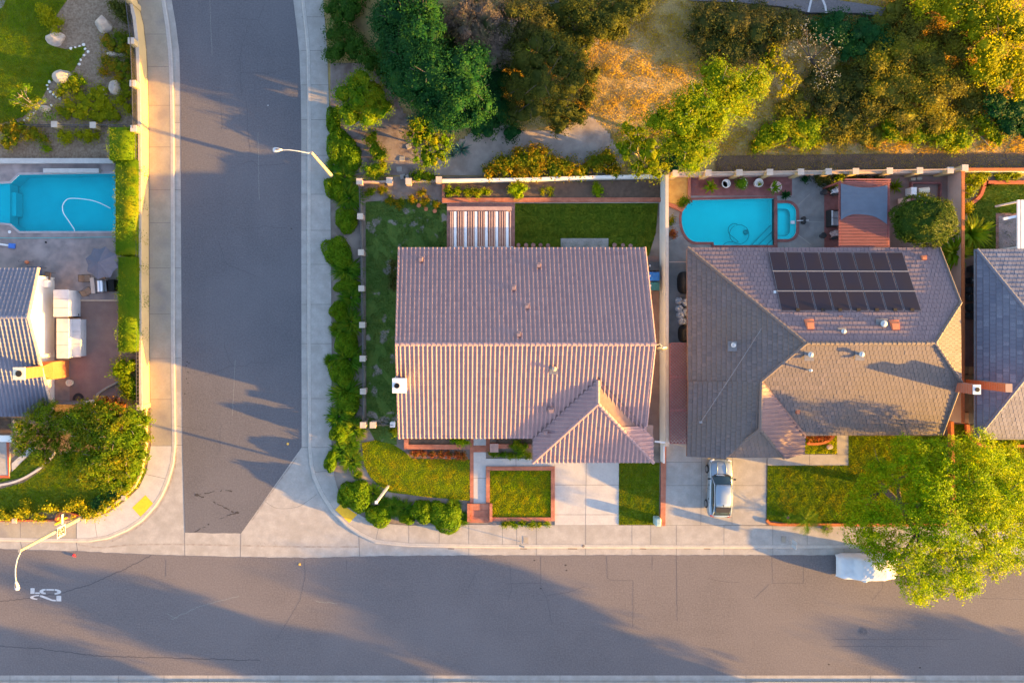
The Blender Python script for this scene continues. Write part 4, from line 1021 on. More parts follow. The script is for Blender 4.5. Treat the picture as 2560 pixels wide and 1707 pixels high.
# ---- hillside
HB = [
 ('hedge', 'dark hedge with reddish tips spilling over the sidewalk at the top', 'hedge', [(835, 20, 32, 2.0), (850, 75, 40, 2.2), (872, 20, 45, 2.3), (880, 115, 45, 2.2), (845, 125, 38, 1.9), (925, 150, 38, 2.0), (890, -30, 50, 2.3), (950, 170, 25, 1.6)], 'leaf_hedge', {}),
 ('undergrowth', 'low dark creeping undergrowth between the deep green tree and olive tree', 'bush', [(965, 40, 50, 1.2), (985, 190, 45, 1.0), (1060, 300, 40, .8), (1230, 200, 60, 1.2), (1255, 270, 55, 1.0), (1215, 310, 45, .8), (1240, 150, 60, 1.4), (1280, 330, 30, .6), (1090, 60, 60, 1.6), (1130, 130, 50, 1.4), (1300, 120, 45, 1.2)], 'leaf_dark', {}),
 ('scrub', 'ragged olive scrub along the upper edge of the bare slope', 'bush', [(1400, 30, 50, 1.6), (1420, 90, 45, 1.4), (1450, 115, 36, 1.0), (1370, 60, 50, 1.8), (1400, 310, 36, .8), (1440, 290, 34, .8), (1470, 240, 30, .9), (1480, 190, 30, .9)], 'leaf_olive', {}),
 ('undergrowth', 'mixed undergrowth filling the foot of the dry thicket', 'bush', [(2150, 330, 40, .9), (2180, 220, 50, 1.2), (2200, 340, 36, .7), (2110, 200, 50, 1.2), (2430, 250, 50, 1.3), (2440, 220, 45, 1.4), (2400, 300, 40, 1.0), (2250, 20, 45, 1.4), (2210, 60, 45, 1.2), (1995, 260, 40, .9), (1960, 270, 30, .8)], 'leaf_drybush', {}),
 ('bush', 'small shaded green bush below the round citrus tree', 'bush', [(938, 372, 24, 1.3), (930, 345, 20, 1.1), (950, 390, 20, 1.1)], 'leaf_citrus', {}),
 ('bush', 'round bright yellow green bush on the fence corner', 'bush', [(935, 428, 36, 1.3, 27), (950, 425, 28, 1.3)], 'leaf_citrus', {'leaf': (.13, .08)}),
 ('bush', 'low clipped bush behind the gate pillar of the fence', 'bush', [(1046, 442, 24, 1.0, 17), (1070, 442, 24, 1.0, 16)], 'leaf_citrus', {'leaf': (.12, .07)}),
 ('dead_vine', 'grey brown dead vine mass beside the deep green tree', 'bush', [(1150, 40, 55, 3.2), (1195, 85, 58, 3.2), (1215, 25, 62, 3.4), (1262, 70, 60, 3.0), (1245, 130, 55, 2.6), (1170, 110, 35, 2.8)], 'leaf_dead', {'leaf': (.2, .05), 'clumps': 8}),
 ('scrub', 'dark scrub clump between the dead vine and the top edge', 'bush', [(1300, 30, 60, 3.0), (1345, 60, 55, 2.8), (1290, 90, 50, 3.0)], 'leaf_scrub', {}),
 ('scrub', 'olive scrub on the top edge of the bare slope', 'bush', [(1450, 25, 55, 2.6), (1500, 50, 55, 2.6), (1555, 25, 55, 2.4), (1475, 80, 35, 1.8), (1600, 5, 40, 2.0), (1540, 75, 35, 1.4)], 'leaf_olive', {}),
 ('scrub', 'wide dark scrub belt below the parking court', 'bush', [(1765, 50, 50, 1.7), (1830, 55, 60, 1.8), (1895, 60, 60, 1.8), (1955, 75, 50, 1.7), (1775, 115, 50, 1.6), (1840, 120, 55, 1.7), (1905, 120, 45, 1.5), (1985, 60, 40, 1.5), (1745, 90, 32, 1.2), (1800, 160, 35, 1.2)], 'leaf_scrub', {'clumps': 8}),
 ('scrub', 'deep green scrub under the east end of the parking court', 'bush', [(2095, 75, 55, 1.9), (2160, 75, 50, 1.8), (2200, 95, 45, 1.7), (2125, 115, 48, 1.7), (2050, 70, 40, 1.5)], 'leaf_dark', {}),
 ('undergrowth', 'dark undergrowth at the foot of the silver leaved tree', 'bush', [(2085, 235, 55, 1.5), (2040, 205, 45, 1.4), (2110, 285, 45, 1.4), (2145, 190, 50, 1.6), (2060, 270, 40, 1.2), (2150, 250, 40, 1.4)], 'leaf_scrub', {}),
 ('dry_bush', 'broad dry brown and olive thicket in the middle of the right slope', 'bush', [(2195, 150, 60, 2.4), (2260, 120, 65, 2.6), (2330, 140, 65, 2.7), (2225, 215, 65, 2.4), (2310, 225, 70, 2.6), (2265, 285, 55, 2.0), (2345, 290, 50, 2.0), (2185, 270, 45, 1.8), (2390, 110, 55, 2.6), (2395, 190, 45, 2.4), (2290, 60, 50, 2.4)], 'leaf_drybush', {'leaf': (.17, .08), 'clumps': 9}),
 ('bush', 'dark green bush at the right edge above the tilled strip', 'bush', [(2490, 255, 48, 1.9), (2545, 265, 50, 2.0), (2520, 310, 42, 1.7), (2565, 320, 40, 1.6)], 'leaf_dark', {}),
 ('bush', 'lime green bush beside the fallen branch near the right edge', 'bush', [(2470, 325, 28, 1.3), (2490, 345, 22, 1.0), (2445, 300, 22, 1.2)], 'leaf_lime', {}),
 ('bush', 'yellow green bush row below the dry thicket', 'bush', [(2230, 320, 38, 1.3), (2290, 335, 38, 1.3), (2350, 335, 40, 1.4), (2405, 345, 38, 1.2), (2380, 365, 25, .8)], 'leaf_lime', {}),
 ('bush', 'low lime bush left of the dark scrub above the pool fence', 'bush', [(1915, 345, 40, 1.2), (1955, 320, 42, 1.3), (1895, 365, 25, .8)], 'leaf_lime', {}),
 ('bush', 'middle lime bush of the three above the pool fence', 'bush', [(2000, 335, 42, 1.3), (2035, 310, 38, 1.3), (2040, 345, 32, 1.0)], 'leaf_lime', {}),
 ('bush', 'tan and green bush right of the lime bushes above the pool fence', 'bush', [(2085, 325, 38, 1.2), (2120, 330, 32, 1.0)], 'leaf_drybush', {}),
 ('bush', 'dark glossy bush under the lime tree at the wall corner', 'bush', [(1680, 408, 34, 1.3), (1655, 420, 26, 1.1), (1705, 395, 28, 1.2)], 'leaf_dark', {}),
 ('hedge', 'loose orange tipped hedge along the white garden wall', 'hedge', [(1225, 432, 24, 1.1), (1258, 415, 34, 1.4), (1298, 402, 38, 1.5), (1340, 392, 42, 1.6), (1340, 425, 34, 1.4), (1385, 412, 36, 1.5), (1422, 420, 34, 1.4), (1458, 425, 28, 1.2), (1490, 410, 34, 1.4), (1515, 392, 30, 1.3), (1300, 432, 30, 1.2), (1530, 425, 24, 1.2)], 'leaf_orange', {'leaf': (.16, .10), 'per': 9, 'clumps': 9}),
]
for nm, lb, ct_, lobes, mt, kw in HB: bush(nm, lb, ct_, lobes, mt, **kw)
tree('evergreen_tree', 'deep green spreading tree filling the hillside corner', (1090, 200), [(1000, 40, 70, 1.7, 4.4), (1040, 110, 80, 1.9, 4.9), (985, 120, 55, 1.5, 3.9), (1010, 190, 65, 1.7, 4.4), (1085, 185, 80, 2.1, 5.5), (1150, 215, 78, 1.9, 5.2), (1125, 275, 62, 1.3, 4.4), (1190, 265, 52, 1.3, 3.9), (1060, 245, 58, 1.3, 4.2), (1180, 165, 55, 1.9, 4.4), (970, 60, 45, 1.5, 3.6), (1060, 30, 50, 1.9, 4.2)], 'leaf_dark', r=.22, clumps=8, per=12, leaf=(.17, .11), clump_r=.18)
tree('citrus_tree', 'round citrus tree sunlit from the right beside the sidewalk', (906, 258), [(890, 235, 52, 0.6, 3.6), (925, 230, 50, 0.6, 3.8), (920, 280, 50, 0.5, 3.5), (880, 275, 46, 0.4, 3.2), (955, 265, 34, 0.5, 3.0), (900, 205, 34, 0.6, 2.9)], 'leaf_citrus', r=.12, clumps=8, per=11, leaf=(.15, .09), clump_r=.15)
tree('citrus_tree', 'open bright citrus tree above the garden gate', (1065, 370), [(1045, 345, 40, .5, 2.3), (1085, 350, 38, .5, 2.3), (1065, 390, 40, .4, 2.2), (1100, 385, 32, .4, 2.0), (1040, 320, 24, .6, 1.8), (1115, 350, 24, .5, 1.8)], 'leaf_citrus', r=.09, clumps=5, per=10, leaf=(.16, .10), clump_r=.17, core=.45)
tree('olive_tree', 'grey olive tree in the middle of the shaded slope', (1350, 200), [(1310, 150, 55, .8, 3.2), (1370, 120, 55, 1.0, 3.4), (1420, 155, 55, .8, 3.2), (1350, 205, 65, 1.0, 3.6), (1425, 210, 48, .6, 2.8), (1300, 215, 50, .5, 2.8), (1335, 268, 52, .4, 2.6), (1395, 265, 46, .4, 2.4), (1290, 280, 34, .3, 1.8)], 'leaf_olive', r=.16, clumps=8, per=13, leaf=(.18, .06), clump_r=.2, core=.6)
tree('silver_tree', 'sparse silver leaved tree with bare mauve twigs', (2040, 165), [(1985, 105, 36, .8, 2.2), (2030, 130, 38, .9, 2.4), (2068, 115, 34, .9, 2.2), (2072, 165, 34, .7, 2.0), (2010, 75, 22, .9, 1.8), (2055, 200, 26, .5, 1.6)], 'leaf_silver', 'bark', .09, clumps=2.6, per=7, leaf=(.13, .07), clump_r=.2, core=0)
tree('yellow_tree', 'small yellow leaved tree in front of the silver tree', (1948, 180), [(1932, 138, 28, .6, 1.8), (1948, 170, 28, .7, 1.9), (1972, 200, 26, .5, 1.7), (1925, 165, 20, .4, 1.5), (1962, 225, 20, .3, 1.2)], 'leaf_gold', 'bark', .07, clumps=5, per=9, leaf=(.14, .09), clump_r=.14, core=.4)
tree('golden_tree', 'large golden lit tree in the top right corner', (2500, 110), [(2440, 50, 60, 1.0, 3.4), (2500, 35, 62, 1.2, 3.6), (2555, 80, 55, 1.0, 3.4), (2480, 120, 58, 1.2, 3.6), (2540, 160, 52, .8, 3.0), (2450, 175, 40, .6, 2.6), (2555, 215, 34, .4, 2.2), (2490, 195, 36, .5, 2.4)], 'leaf_gold', 'bark', .16, clumps=7, per=10, leaf=(.17, .11), clump_r=.2, core=.6)
tree('golden_tree', 'smaller golden tree at the top edge beside the parking court', (2350, 15), [(2320, 5, 48, .8, 2.6), (2375, 15, 48, .8, 2.8), (2350, -30, 50, .9, 2.8), (2410, -10, 40, .8, 2.6)], 'leaf_gold', 'bark', .12, clumps=7, per=10, leaf=(.17, .11), clump_r=.2, core=.6)
tree('lime_tree', 'tall lime green tree standing over the wall corner', (1672, 352), [(1800, 215, 56, 4.8, 3.2), (1850, 225, 54, 4.6, 3.0), (1885, 205, 42, 4.4, 2.6), (1740, 260, 62, 4.8, 3.6), (1800, 270, 56, 4.6, 3.4), (1700, 300, 58, 4.4, 3.6), (1760, 325, 58, 4.2, 3.4), (1735, 375, 56, 3.6, 3.2), (1690, 360, 48, 3.6, 3.0), (1850, 275, 36, 4.0, 2.2), (1780, 180, 36, 4.8, 2.2), (1735, 405, 34, 3.0, 2.2), (1640, 300, 36, 4.2, 2.4)], 'leaf_lime', 'bark_pale', .15, clumps=10, per=13, leaf=(.15, .085), clump_r=.2, core=.6)
tree('lime_tree', 'lower yellow green tree leaning over the white garden wall', (1610, 390), [(1625, 385, 50, 1.2, 2.6), (1575, 325, 34, 1.4, 2.2), (1565, 375, 40, 1.2, 2.4), (1640, 425, 36, .9, 2.0), (1600, 420, 34, .9, 2.0), (1600, 350, 36, 1.3, 2.4)], 'leaf_lime', 'bark_pale', .12, clumps=7, per=11, leaf=(.13, .07), clump_r=.18, core=.5)
# agaves and yuccas below the deep green tree
am = strap_mesh(31, 34, .055, 1.0, .8, 4, .10, .35, 'agave'); am.materials.append(MATS['leaf_agave'])
for i, (x, y, r, lb) in enumerate(((1152, 372, 26, 'blue agave rosette on the dirt edge, lower right of the group'), (1129, 384, 20, 'blue agave rosette tucked under the open citrus tree'), (1123, 322, 22, 'pale spiky yucca rosette against the deep green tree'), (1030, 300, 18, 'shaded agave rosette left of the open citrus tree'))):
    o, k = spot('agave', am, x, y, r, r, .5, hill_z(x, y), lb, 'agave', None, i * 1.1); s = r * k * 1.15; o.scale = (s, s, s)
# dry grass, leaf litter
def scatter(name, poly, n, zf, mat, h, wd, label, cat, seed=1, tl=.9):
    rg = np.random.default_rng(seed)
    xs, ys = [p[0] for p in poly], [p[1] for p in poly]
    pt = np.column_stack([rg.uniform(min(xs), max(xs), n), rg.uniform(min(ys), max(ys), n)]); pt = pt[inpoly(pt, poly)]
    z = np.array([zf(x, y) for x, y in pt]); k = (1 - z / HC) / PPM
    W = np.column_stack([(pt[:, 0] - NX) * k, (NY - pt[:, 1]) * k, z]); n = len(W)
    cl = .5 + np.abs(np.sin(W[:, 0] * 1.3 + np.sin(W[:, 1] * 1.9)) * np.sin(W[:, 1] * 1.1 + 1)); hh = h * rg.uniform(.5, 1.4, n) * cl
    a = rg.uniform(0, 6.283, n); t_ = rg.uniform(.1, tl, n); w_ = wd * rg.uniform(.6, 1.4, n)
    V = np.empty((n, 3, 3)); dx, dy = np.cos(a), np.sin(a)
    V[:, 0] = W + np.column_stack([-dy * w_, dx * w_, np.zeros(n)]); V[:, 1] = W + np.column_stack([dy * w_, -dx * w_, np.zeros(n)])
    V[:, 2] = W + np.column_stack([dx * hh * t_, dy * hh * t_, hh])
    return tag(put(name, np_mesh(name, V.reshape(-1, 3), np.arange(n * 3).reshape(-1, 3)), MATS[mat]), label, cat, kind='stuff')
scatter('dry_grass', [(1210, 285), (1260, -60), (2600, -60), (2600, 384), (1790, 392), (1565, 420), (1525, 330), (1480, 285), (1390, 325), (1300, 325)], 150000, hill_z, 'straw', .16, .022, 'straw coloured dry grass on the slope', 'grass')
V = []; F = []
for j, fy in enumerate(np.linspace(0, 1, 7)):
    for x in np.linspace(1790, 2700, 50):
        y = (390 - (x - 1790) * .012) + fy * 40; V.append(P(x, y, hill_z(x, y) + .05))
for j in range(6):
    for i in range(49): F.append((j * 50 + i, (j + 1) * 50 + i, (j + 1) * 50 + i + 1, j * 50 + i + 1))
me = bpy.data.meshes.new('tilled_soil'); me.from_pydata([tuple(v) for v in V], [], F); tag(put('tilled_soil', me, MATS['dark_soil']), kind='structure')
scatter('leaf_litter', [(1790, 392), (2600, 384), (2600, 424), (1790, 430)], 9000, lambda x, y: hill_z(x, y) + .05, 'straw', .06, .02, 'straw scraps on the tilled strip', 'litter', 5)
b = MB(); limb(b, P(2448, 338, .5), P(2477, 369, .45), .05, .03, .05); tag(b.build('fallen_branch', MATS['bark_pale']), 'pale fallen branch lying on the slope near right edge', 'branch')

# ---- the big feathery tree over the parked car
t = thing('feathery_tree', 'large feathery lime green tree overhanging the covered car', 'tree', P(2196, 1204, .1))
b = MB(); f0 = P(2196, 1204, 0)
fork = P(2252, 1262, 3.0)
b.tube([f0, P(2210, 1222, 1.0), P(2235, 1246, 2.1), fork], [.34, .27, .24, .22], 10)
ends = [(2313, 1375, 5.4), (2290, 1330, 4.6), (2400, 1290, 6.0), (2440, 1200, 6.4), (2330, 1150, 5.4), (2200, 1170, 4.6), (2150, 1250, 4.2), (2470, 1330, 6.2), (2360, 1420, 5.6), (2240, 1420, 5.0), (2520, 1250, 6.4), (2480, 1400, 5.8), (2300, 1470, 5.0)]
tips = []
m1 = P(2292, 1331, 4.4); b.tube([fork, P(2272, 1298, 3.8), m1], [.21, .18, .16], 9)
m2 = P(2380, 1262, 4.6); limb(b, fork, m2, .2, .13, .1, 6)
m3 = P(2245, 1200, 4.0); limb(b, fork, m3, .18, .10, .1, 6)
for i, (x, y, z) in enumerate(ends):
    e = P(x, y, z); s = min((m1, m2, m3), key=lambda q: (q - e).length)
    path = limb(b, s, e, .11, .04, .16, 6, 6)
    for _ in range(4):
        q = path[random.choice((2, 3, 4))]; tt = e + Vector((random.uniform(-1.6, 1.6), random.uniform(-1.6, 1.6), random.uniform(-.2, .8))); limb(b, q, tt, .04, .012, .2, 4, 5)
b.build('trunk', MATS['bark'], t, smooth=True)
crown_px = [(2125, 1258), (2118, 1300), (2145, 1338), (2180, 1388), (2240, 1430), (2275, 1472), (2315, 1494), (2360, 1478), (2405, 1476), (2440, 1450), (2500, 1425), (2560, 1400), (2620, 1300), (2610, 1200), (2540, 1136), (2440, 1106), (2360, 1104), (2290, 1110), (2222, 1146), (2180, 1180), (2136, 1212)]
rg = np.random.default_rng(77)
pt = np.column_stack([rg.uniform(2080, 2640, 2600), rg.uniform(1070, 1525, 2600)]); pt = pt[inpoly(pt, crown_px)]
sel = []
for p in pt:
    if all((p[0] - q[0]) ** 2 + (p[1] - q[1]) ** 2 > 27 ** 2 for q in sel): sel.append(p)
lobes = []
for x, y in sel:
    d = math.hypot((x - 2360) / 260, (y - 1290) / 215); z = 3.0 + 3.9 * math.sqrt(max(0, 1 - min(d, 1) ** 2)) + rg.uniform(-.5, .5)
    dens = .5 + .5 * min(1, max(0, (x - 2150) / 250 + (y - 1250) / 300))
    if rg.random() > .60 + .5 * dens: continue
    tl = max(0, min(1, ((x - 2245) * 68 + (y - 1250) * 125) / (68 ** 2 + 125 ** 2)))
    if math.hypot(x - 2245 - 68 * tl, y - 1250 - 125 * tl) < 20 and rg.random() < .6: continue
    c = P(x, y, z); r_ = rg.uniform(.50, 1.05); lobes.append((c.x, c.y, z, r_ * 1.1, r_ * 1.1, r_ * .62))
me = foliage(lobes, 14, 14, (.19, .07), .15, 0, .18, .6, rg, -.6, .7); put('crown', me, MATS['leaf_feather'], t)

# ---- corner tree, hedge and beds on the left lot
def hedge_box(name, label, x0, y0, x1, y1, h, mat, z0=.1, leaf=(.11, .07)):
    p, q = P(x0, y1, z0 + h * .7), P(x1, y0, z0 + h * .7); n = int(max(4, (q.y - p.y) / .8)); ls = []
    for k in range(n):
        y = p.y + (q.y - p.y) * (k + .5) / n; ls.append(((p.x + q.x) / 2 + random.uniform(-.06, .06), y, z0 + h * .5, (q.x - p.x) / 2 * random.uniform(.97, 1.05), (q.y - p.y) / n * 1.0, h * .52))
    rg = np.random.default_rng(int(x0 + y0)); cx, cy = (p.x + q.x) / 2, (p.y + q.y) / 2; hx, hy = (q.x - p.x) / 2, (q.y - p.y) / 2
    nt_ = int(hx * hy * 4 * 95); ns = int((hx + hy) * 4 * h * 60)
    C = np.column_stack([rg.uniform(-hx, hx, nt_), rg.uniform(-hy, hy, nt_), np.full(nt_, h)]); N = np.tile([0, 0, 1.0], (nt_, 1))
    s = rg.random(ns) < hy / (hx + hy); sg = rg.choice([-1.0, 1.0], ns)
    C2 = np.column_stack([np.where(s, sg * hx, rg.uniform(-hx, hx, ns)), np.where(s, rg.uniform(-hy, hy, ns), sg * hy), rg.uniform(0, h, ns)]); N2 = np.column_stack([np.where(s, sg, 0), np.where(s, 0, sg), np.zeros(ns)])
    C = np.concatenate([C, C2]); N = np.concatenate([N, N2])
    wob = .13 * np.sin(C[:, 1] * 1.9 + x0) + .09 * np.sin(C[:, 1] * 4.3 + C[:, 0] * 3) + .07 * np.sin(C[:, 1] * 9.1 + C[:, 0] * 7)
    C[:, 2] += wob - np.abs(rg.normal(0, .06, len(C))); C[:, :2] *= (1 + (.10 * np.sin(C[:, 1] * 2.3 + 1))[:, None] * np.array([1, 0])); C += rg.normal(0, .06, C.shape)
    C += np.array([cx, cy, z0]); N = unit(N + rg.normal(0, .5, N.shape) + np.array([0, 0, .2]))
    V, F = rhombs(C, N, leaf[0], leaf[1], rg)
    bx = MB(); bx.box((cx, cy, z0 + h * .47), (hx * 1.84, hy * 1.96, h * .9)); V2 = np.array(bx.v); F2 = np.array(bx.f) + len(V)
    me = np_mesh(name, np.concatenate([V, V2]), np.concatenate([F, F2])); return tag(put(name, me, MATS[mat]), label, 'hedge')
hedge_box('hedge', 'wide north end of the clipped hedge behind the roadside wall', 279, 322, 341, 404, 2.3, 'leaf_box')
hedge_box('hedge', 'long narrow clipped hedge between the pool and roadside wall', 294, 400, 348, 640, 2.2, 'leaf_box')
hedge_box('hedge', 'south run of the clipped hedge beside the brown patio', 301, 642, 349, 880, 2.2, 'leaf_box')
bush('bush', 'lime shrub below the hedge end at the brown patio', 'bush', [(300, 918, 24, 1.9), (325, 915, 24, 1.9), (310, 938, 22, 1.6)], 'leaf_lime', leaf=(.14, .09))
bush('bush', 'lime shrub between the patio steps and the corner tree', 'bush', [(325, 955, 24, 1.8), (332, 985, 20, 1.6), (315, 975, 18, 1.4)], 'leaf_lime', leaf=(.14, .09))
bush('bush', 'shrub with small red flowers beside the side gate', 'bush', [(262, 1000, 18, 1.4), (285, 1010, 20, 1.5), (305, 1015, 16, 1.3)], 'leaf_red')
tree('corner_tree', 'broad green tree filling the lawn corner behind the curb ramp', (300, 1120), [(230, 1050, 40, 1.6, 2.4), (275, 1045, 42, 1.8, 2.6), (320, 1050, 42, 1.8, 2.6), (345, 1085, 35, 1.6, 2.4), (250, 1090, 42, 1.6, 2.6), (300, 1095, 47, 2.0, 3.0), (335, 1130, 40, 1.6, 2.6), (280, 1140, 49, 1.6, 2.8), (235, 1150, 42, 1.2, 2.4), (320, 1170, 40, 1.2, 2.4), (270, 1185, 42, 1.0, 2.2), (225, 1190, 33, .8, 1.8), (310, 1205, 28, .8, 1.8), (200, 1060, 35, 1.4, 2.2), (180, 1045, 28, 1.4, 2.0), (215, 1028, 32, 1.4, 2.4), (188, 1072, 30, 1.4, 2.2), (215, 1095, 32, 1.4, 2.4), (248, 1022, 28, 1.4, 2.4), (172, 1050, 24, 1.4, 2.2), (355, 1050, 25, 1.4, 2.0)], 'leaf_juniper', 'bark_pale', .2, clumps=11, per=13, leaf=(.17, .09), clump_r=.15, core=.6)
tree('plume_tree', 'plume headed tree with orange limbs beside the white house', (132, 1096), [(125, 1030, 31, 1.6, 2.0), (95, 1050, 31, 1.5, 2.0), (65, 1065, 28, 1.4, 1.9), (60, 1100, 28, 1.4, 1.9), (52, 1120, 21, 1.2, 1.6), (105, 1130, 28, 1.2, 1.8), (110, 1150, 24, 1.0, 1.6), (160, 1140, 28, 1.2, 1.8), (170, 1155, 21, 1.0, 1.5), (155, 1060, 28, 1.6, 2.0), (110, 1020, 21, 1.6, 1.8), (128, 1072, 20, 1.5, 1.6), (142, 1112, 17, 1.3, 1.5), (112, 1102, 15, 1.3, 1.4), (98, 1082, 18, 1.4, 1.6), (82, 1112, 20, 1.3, 1.6), (146, 1085, 15, 1.4, 1.5), (75, 1085, 18, 1.3, 1.6), (190, 1110, 26, 1.3, 1.7)], 'leaf_juniper', 'bark_red', .13, clumps=12, per=14, leaf=(.24, .05), clump_r=.14, core=.35)
LB = [('flowering_bush', 'yellow flowering bush at the left frame edge by the sidewalk', [(8, 1285, 14, .7), (22, 1292, 10, .6)], 'leaf_blossom'),
      ('flowering_bush', 'yellow flowering bush beside the low brick edging pillar', [(45, 1286, 15, .7), (66, 1284, 13, .7)], 'leaf_blossom'),
      ('flowering_bush', 'small yellow flowering bush left of the street name sign', [(92, 1290, 12, .6), (105, 1295, 9, .5)], 'leaf_blossom'),
      ('flowering_bush', 'yellow flowering bush behind the speed limit sign', [(122, 1268, 14, .8), (138, 1272, 11, .7), (66, 1260, 8, .5)], 'leaf_blossom'),
      ('flowering_bush', 'yellow flowering bush above the brick planter', [(172, 1264, 13, .7), (186, 1258, 12, .7), (206, 1265, 14, .7)], 'leaf_blossom'),
      ('flowering_bush', 'yellow flowering bush right of the lamp post foot', [(218, 1288, 14, .6), (238, 1284, 13, .6)], 'leaf_blossom'),
      ('flowering_bush', 'yellow flowering bush in the middle of the curved low wall', [(262, 1270, 14, .6), (282, 1258, 14, .6)], 'leaf_blossom'),
      ('flowering_bush', 'yellow flowering bush at the upper end of the curved low wall', [(305, 1236, 13, .6), (322, 1220, 12, .6), (335, 1200, 10, .5)], 'leaf_blossom'),
      ('groundcover', 'dark green groundcover along the curved low wall', [(245, 1255, 22, .4), (285, 1232, 22, .4), (320, 1200, 16, .4), (345, 1170, 14, .5)], 'leaf_dark'),
      ('bush', 'golden orange bush row at the left edge below the rock garden', [(15, 325, 24, 1.1), (45, 318, 26, 1.2), (80, 335, 26, 1.2), (108, 345, 16, .9), (15, 360, 20, .9), (35, 345, 22, 1.0)], 'leaf_orange'),
      ('bush', 'yellow lit bush left of the garden fence pillar', [(152, 335, 14, .8), (172, 340, 14, .8), (165, 350, 12, .7)], 'leaf_gold'),
      ('bush', 'yellow lit bush right of the garden fence pillar', [(198, 338, 14, .8), (222, 335, 15, .9), (222, 350, 10, .6), (240, 340, 10, .7)], 'leaf_gold'),
      ('bush', 'small tuft on the mulch above the left pool', [(118, 372, 14, .7)], 'leaf_lime'),
      ('bush', 'bush at the top of the rock garden beside the railing', [(300, 30, 24, 1.3), (320, 50, 18, 1.1), (285, 15, 18, 1.2), (318, 15, 20, 1.2)], 'leaf_olive'),
      ('groundcover', 'orange and green groundcover beside the railing, middle of rock garden', [(270, 100, 20, .5), (300, 95, 22, .6), (325, 100, 18, .6), (278, 115, 22, .6), (305, 118, 24, .7), (325, 130, 18, .6), (262, 150, 18, .6), (285, 165, 24, .7), (315, 165, 24, .7), (300, 190, 22, .6), (325, 195, 18, .6), (258, 180, 14, .5)], 'leaf_orange'),
      ('groundcover', 'golden groundcover at the south end of the rock garden', [(255, 225, 20, .5), (235, 235, 22, .6), (205, 245, 22, .6), (255, 245, 22, .6), (310, 215, 18, .6), (175, 262, 20, .6), (165, 285, 20, .5), (150, 275, 16, .4), (255, 290, 24, .5), (275, 285, 22, .5), (215, 262, 24, .7), (245, 262, 24, .6), (200, 285, 24, .7), (235, 290, 22, .6), (270, 265, 20, .6), (300, 250, 20, .7), (320, 270, 18, .7), (290, 290, 20, .5), (320, 235, 16, .7)], 'leaf_gold'),
      ('bush', 'green bush in front of the sharp grey boulder', [(185, 198, 22, 1.1), (205, 205, 16, 1.0), (165, 215, 16, .9), (150, 228, 14, .8), (188, 222, 16, .8)], 'leaf_lime'),
      ('bush', 'golden sapling beside the flat boulder on the lawn edge', [(118, 35, 18, 1.2), (105, 25, 12, 1.0), (130, 55, 14, 1.0), (150, 55, 12, 1.0), (140, 75, 10, .9), (112, 55, 10, .8)], 'leaf_gold')]
for nm, lb, lobes, mt in LB: bush(nm, lb, 'bush' if nm != 'groundcover' else 'groundcover', lobes, mt, leaf=(.12, .08), clumps=8)
tree('young_tree', 'young tree with a pale leaning trunk on the lawn corner', (122, 288), [(48, 235, 20, .9, 1.2), (38, 250, 16, .8, 1.1), (70, 270, 16, .6, 1.0), (98, 260, 18, .7, 1.1), (88, 295, 16, .5, .9), (125, 290, 14, .4, .9), (62, 225, 14, .9, 1.0)], 'leaf_citrus', 'bark_pale', .09, clumps=6, per=9, leaf=(.12, .08), clump_r=.12, core=0, z0=.1)

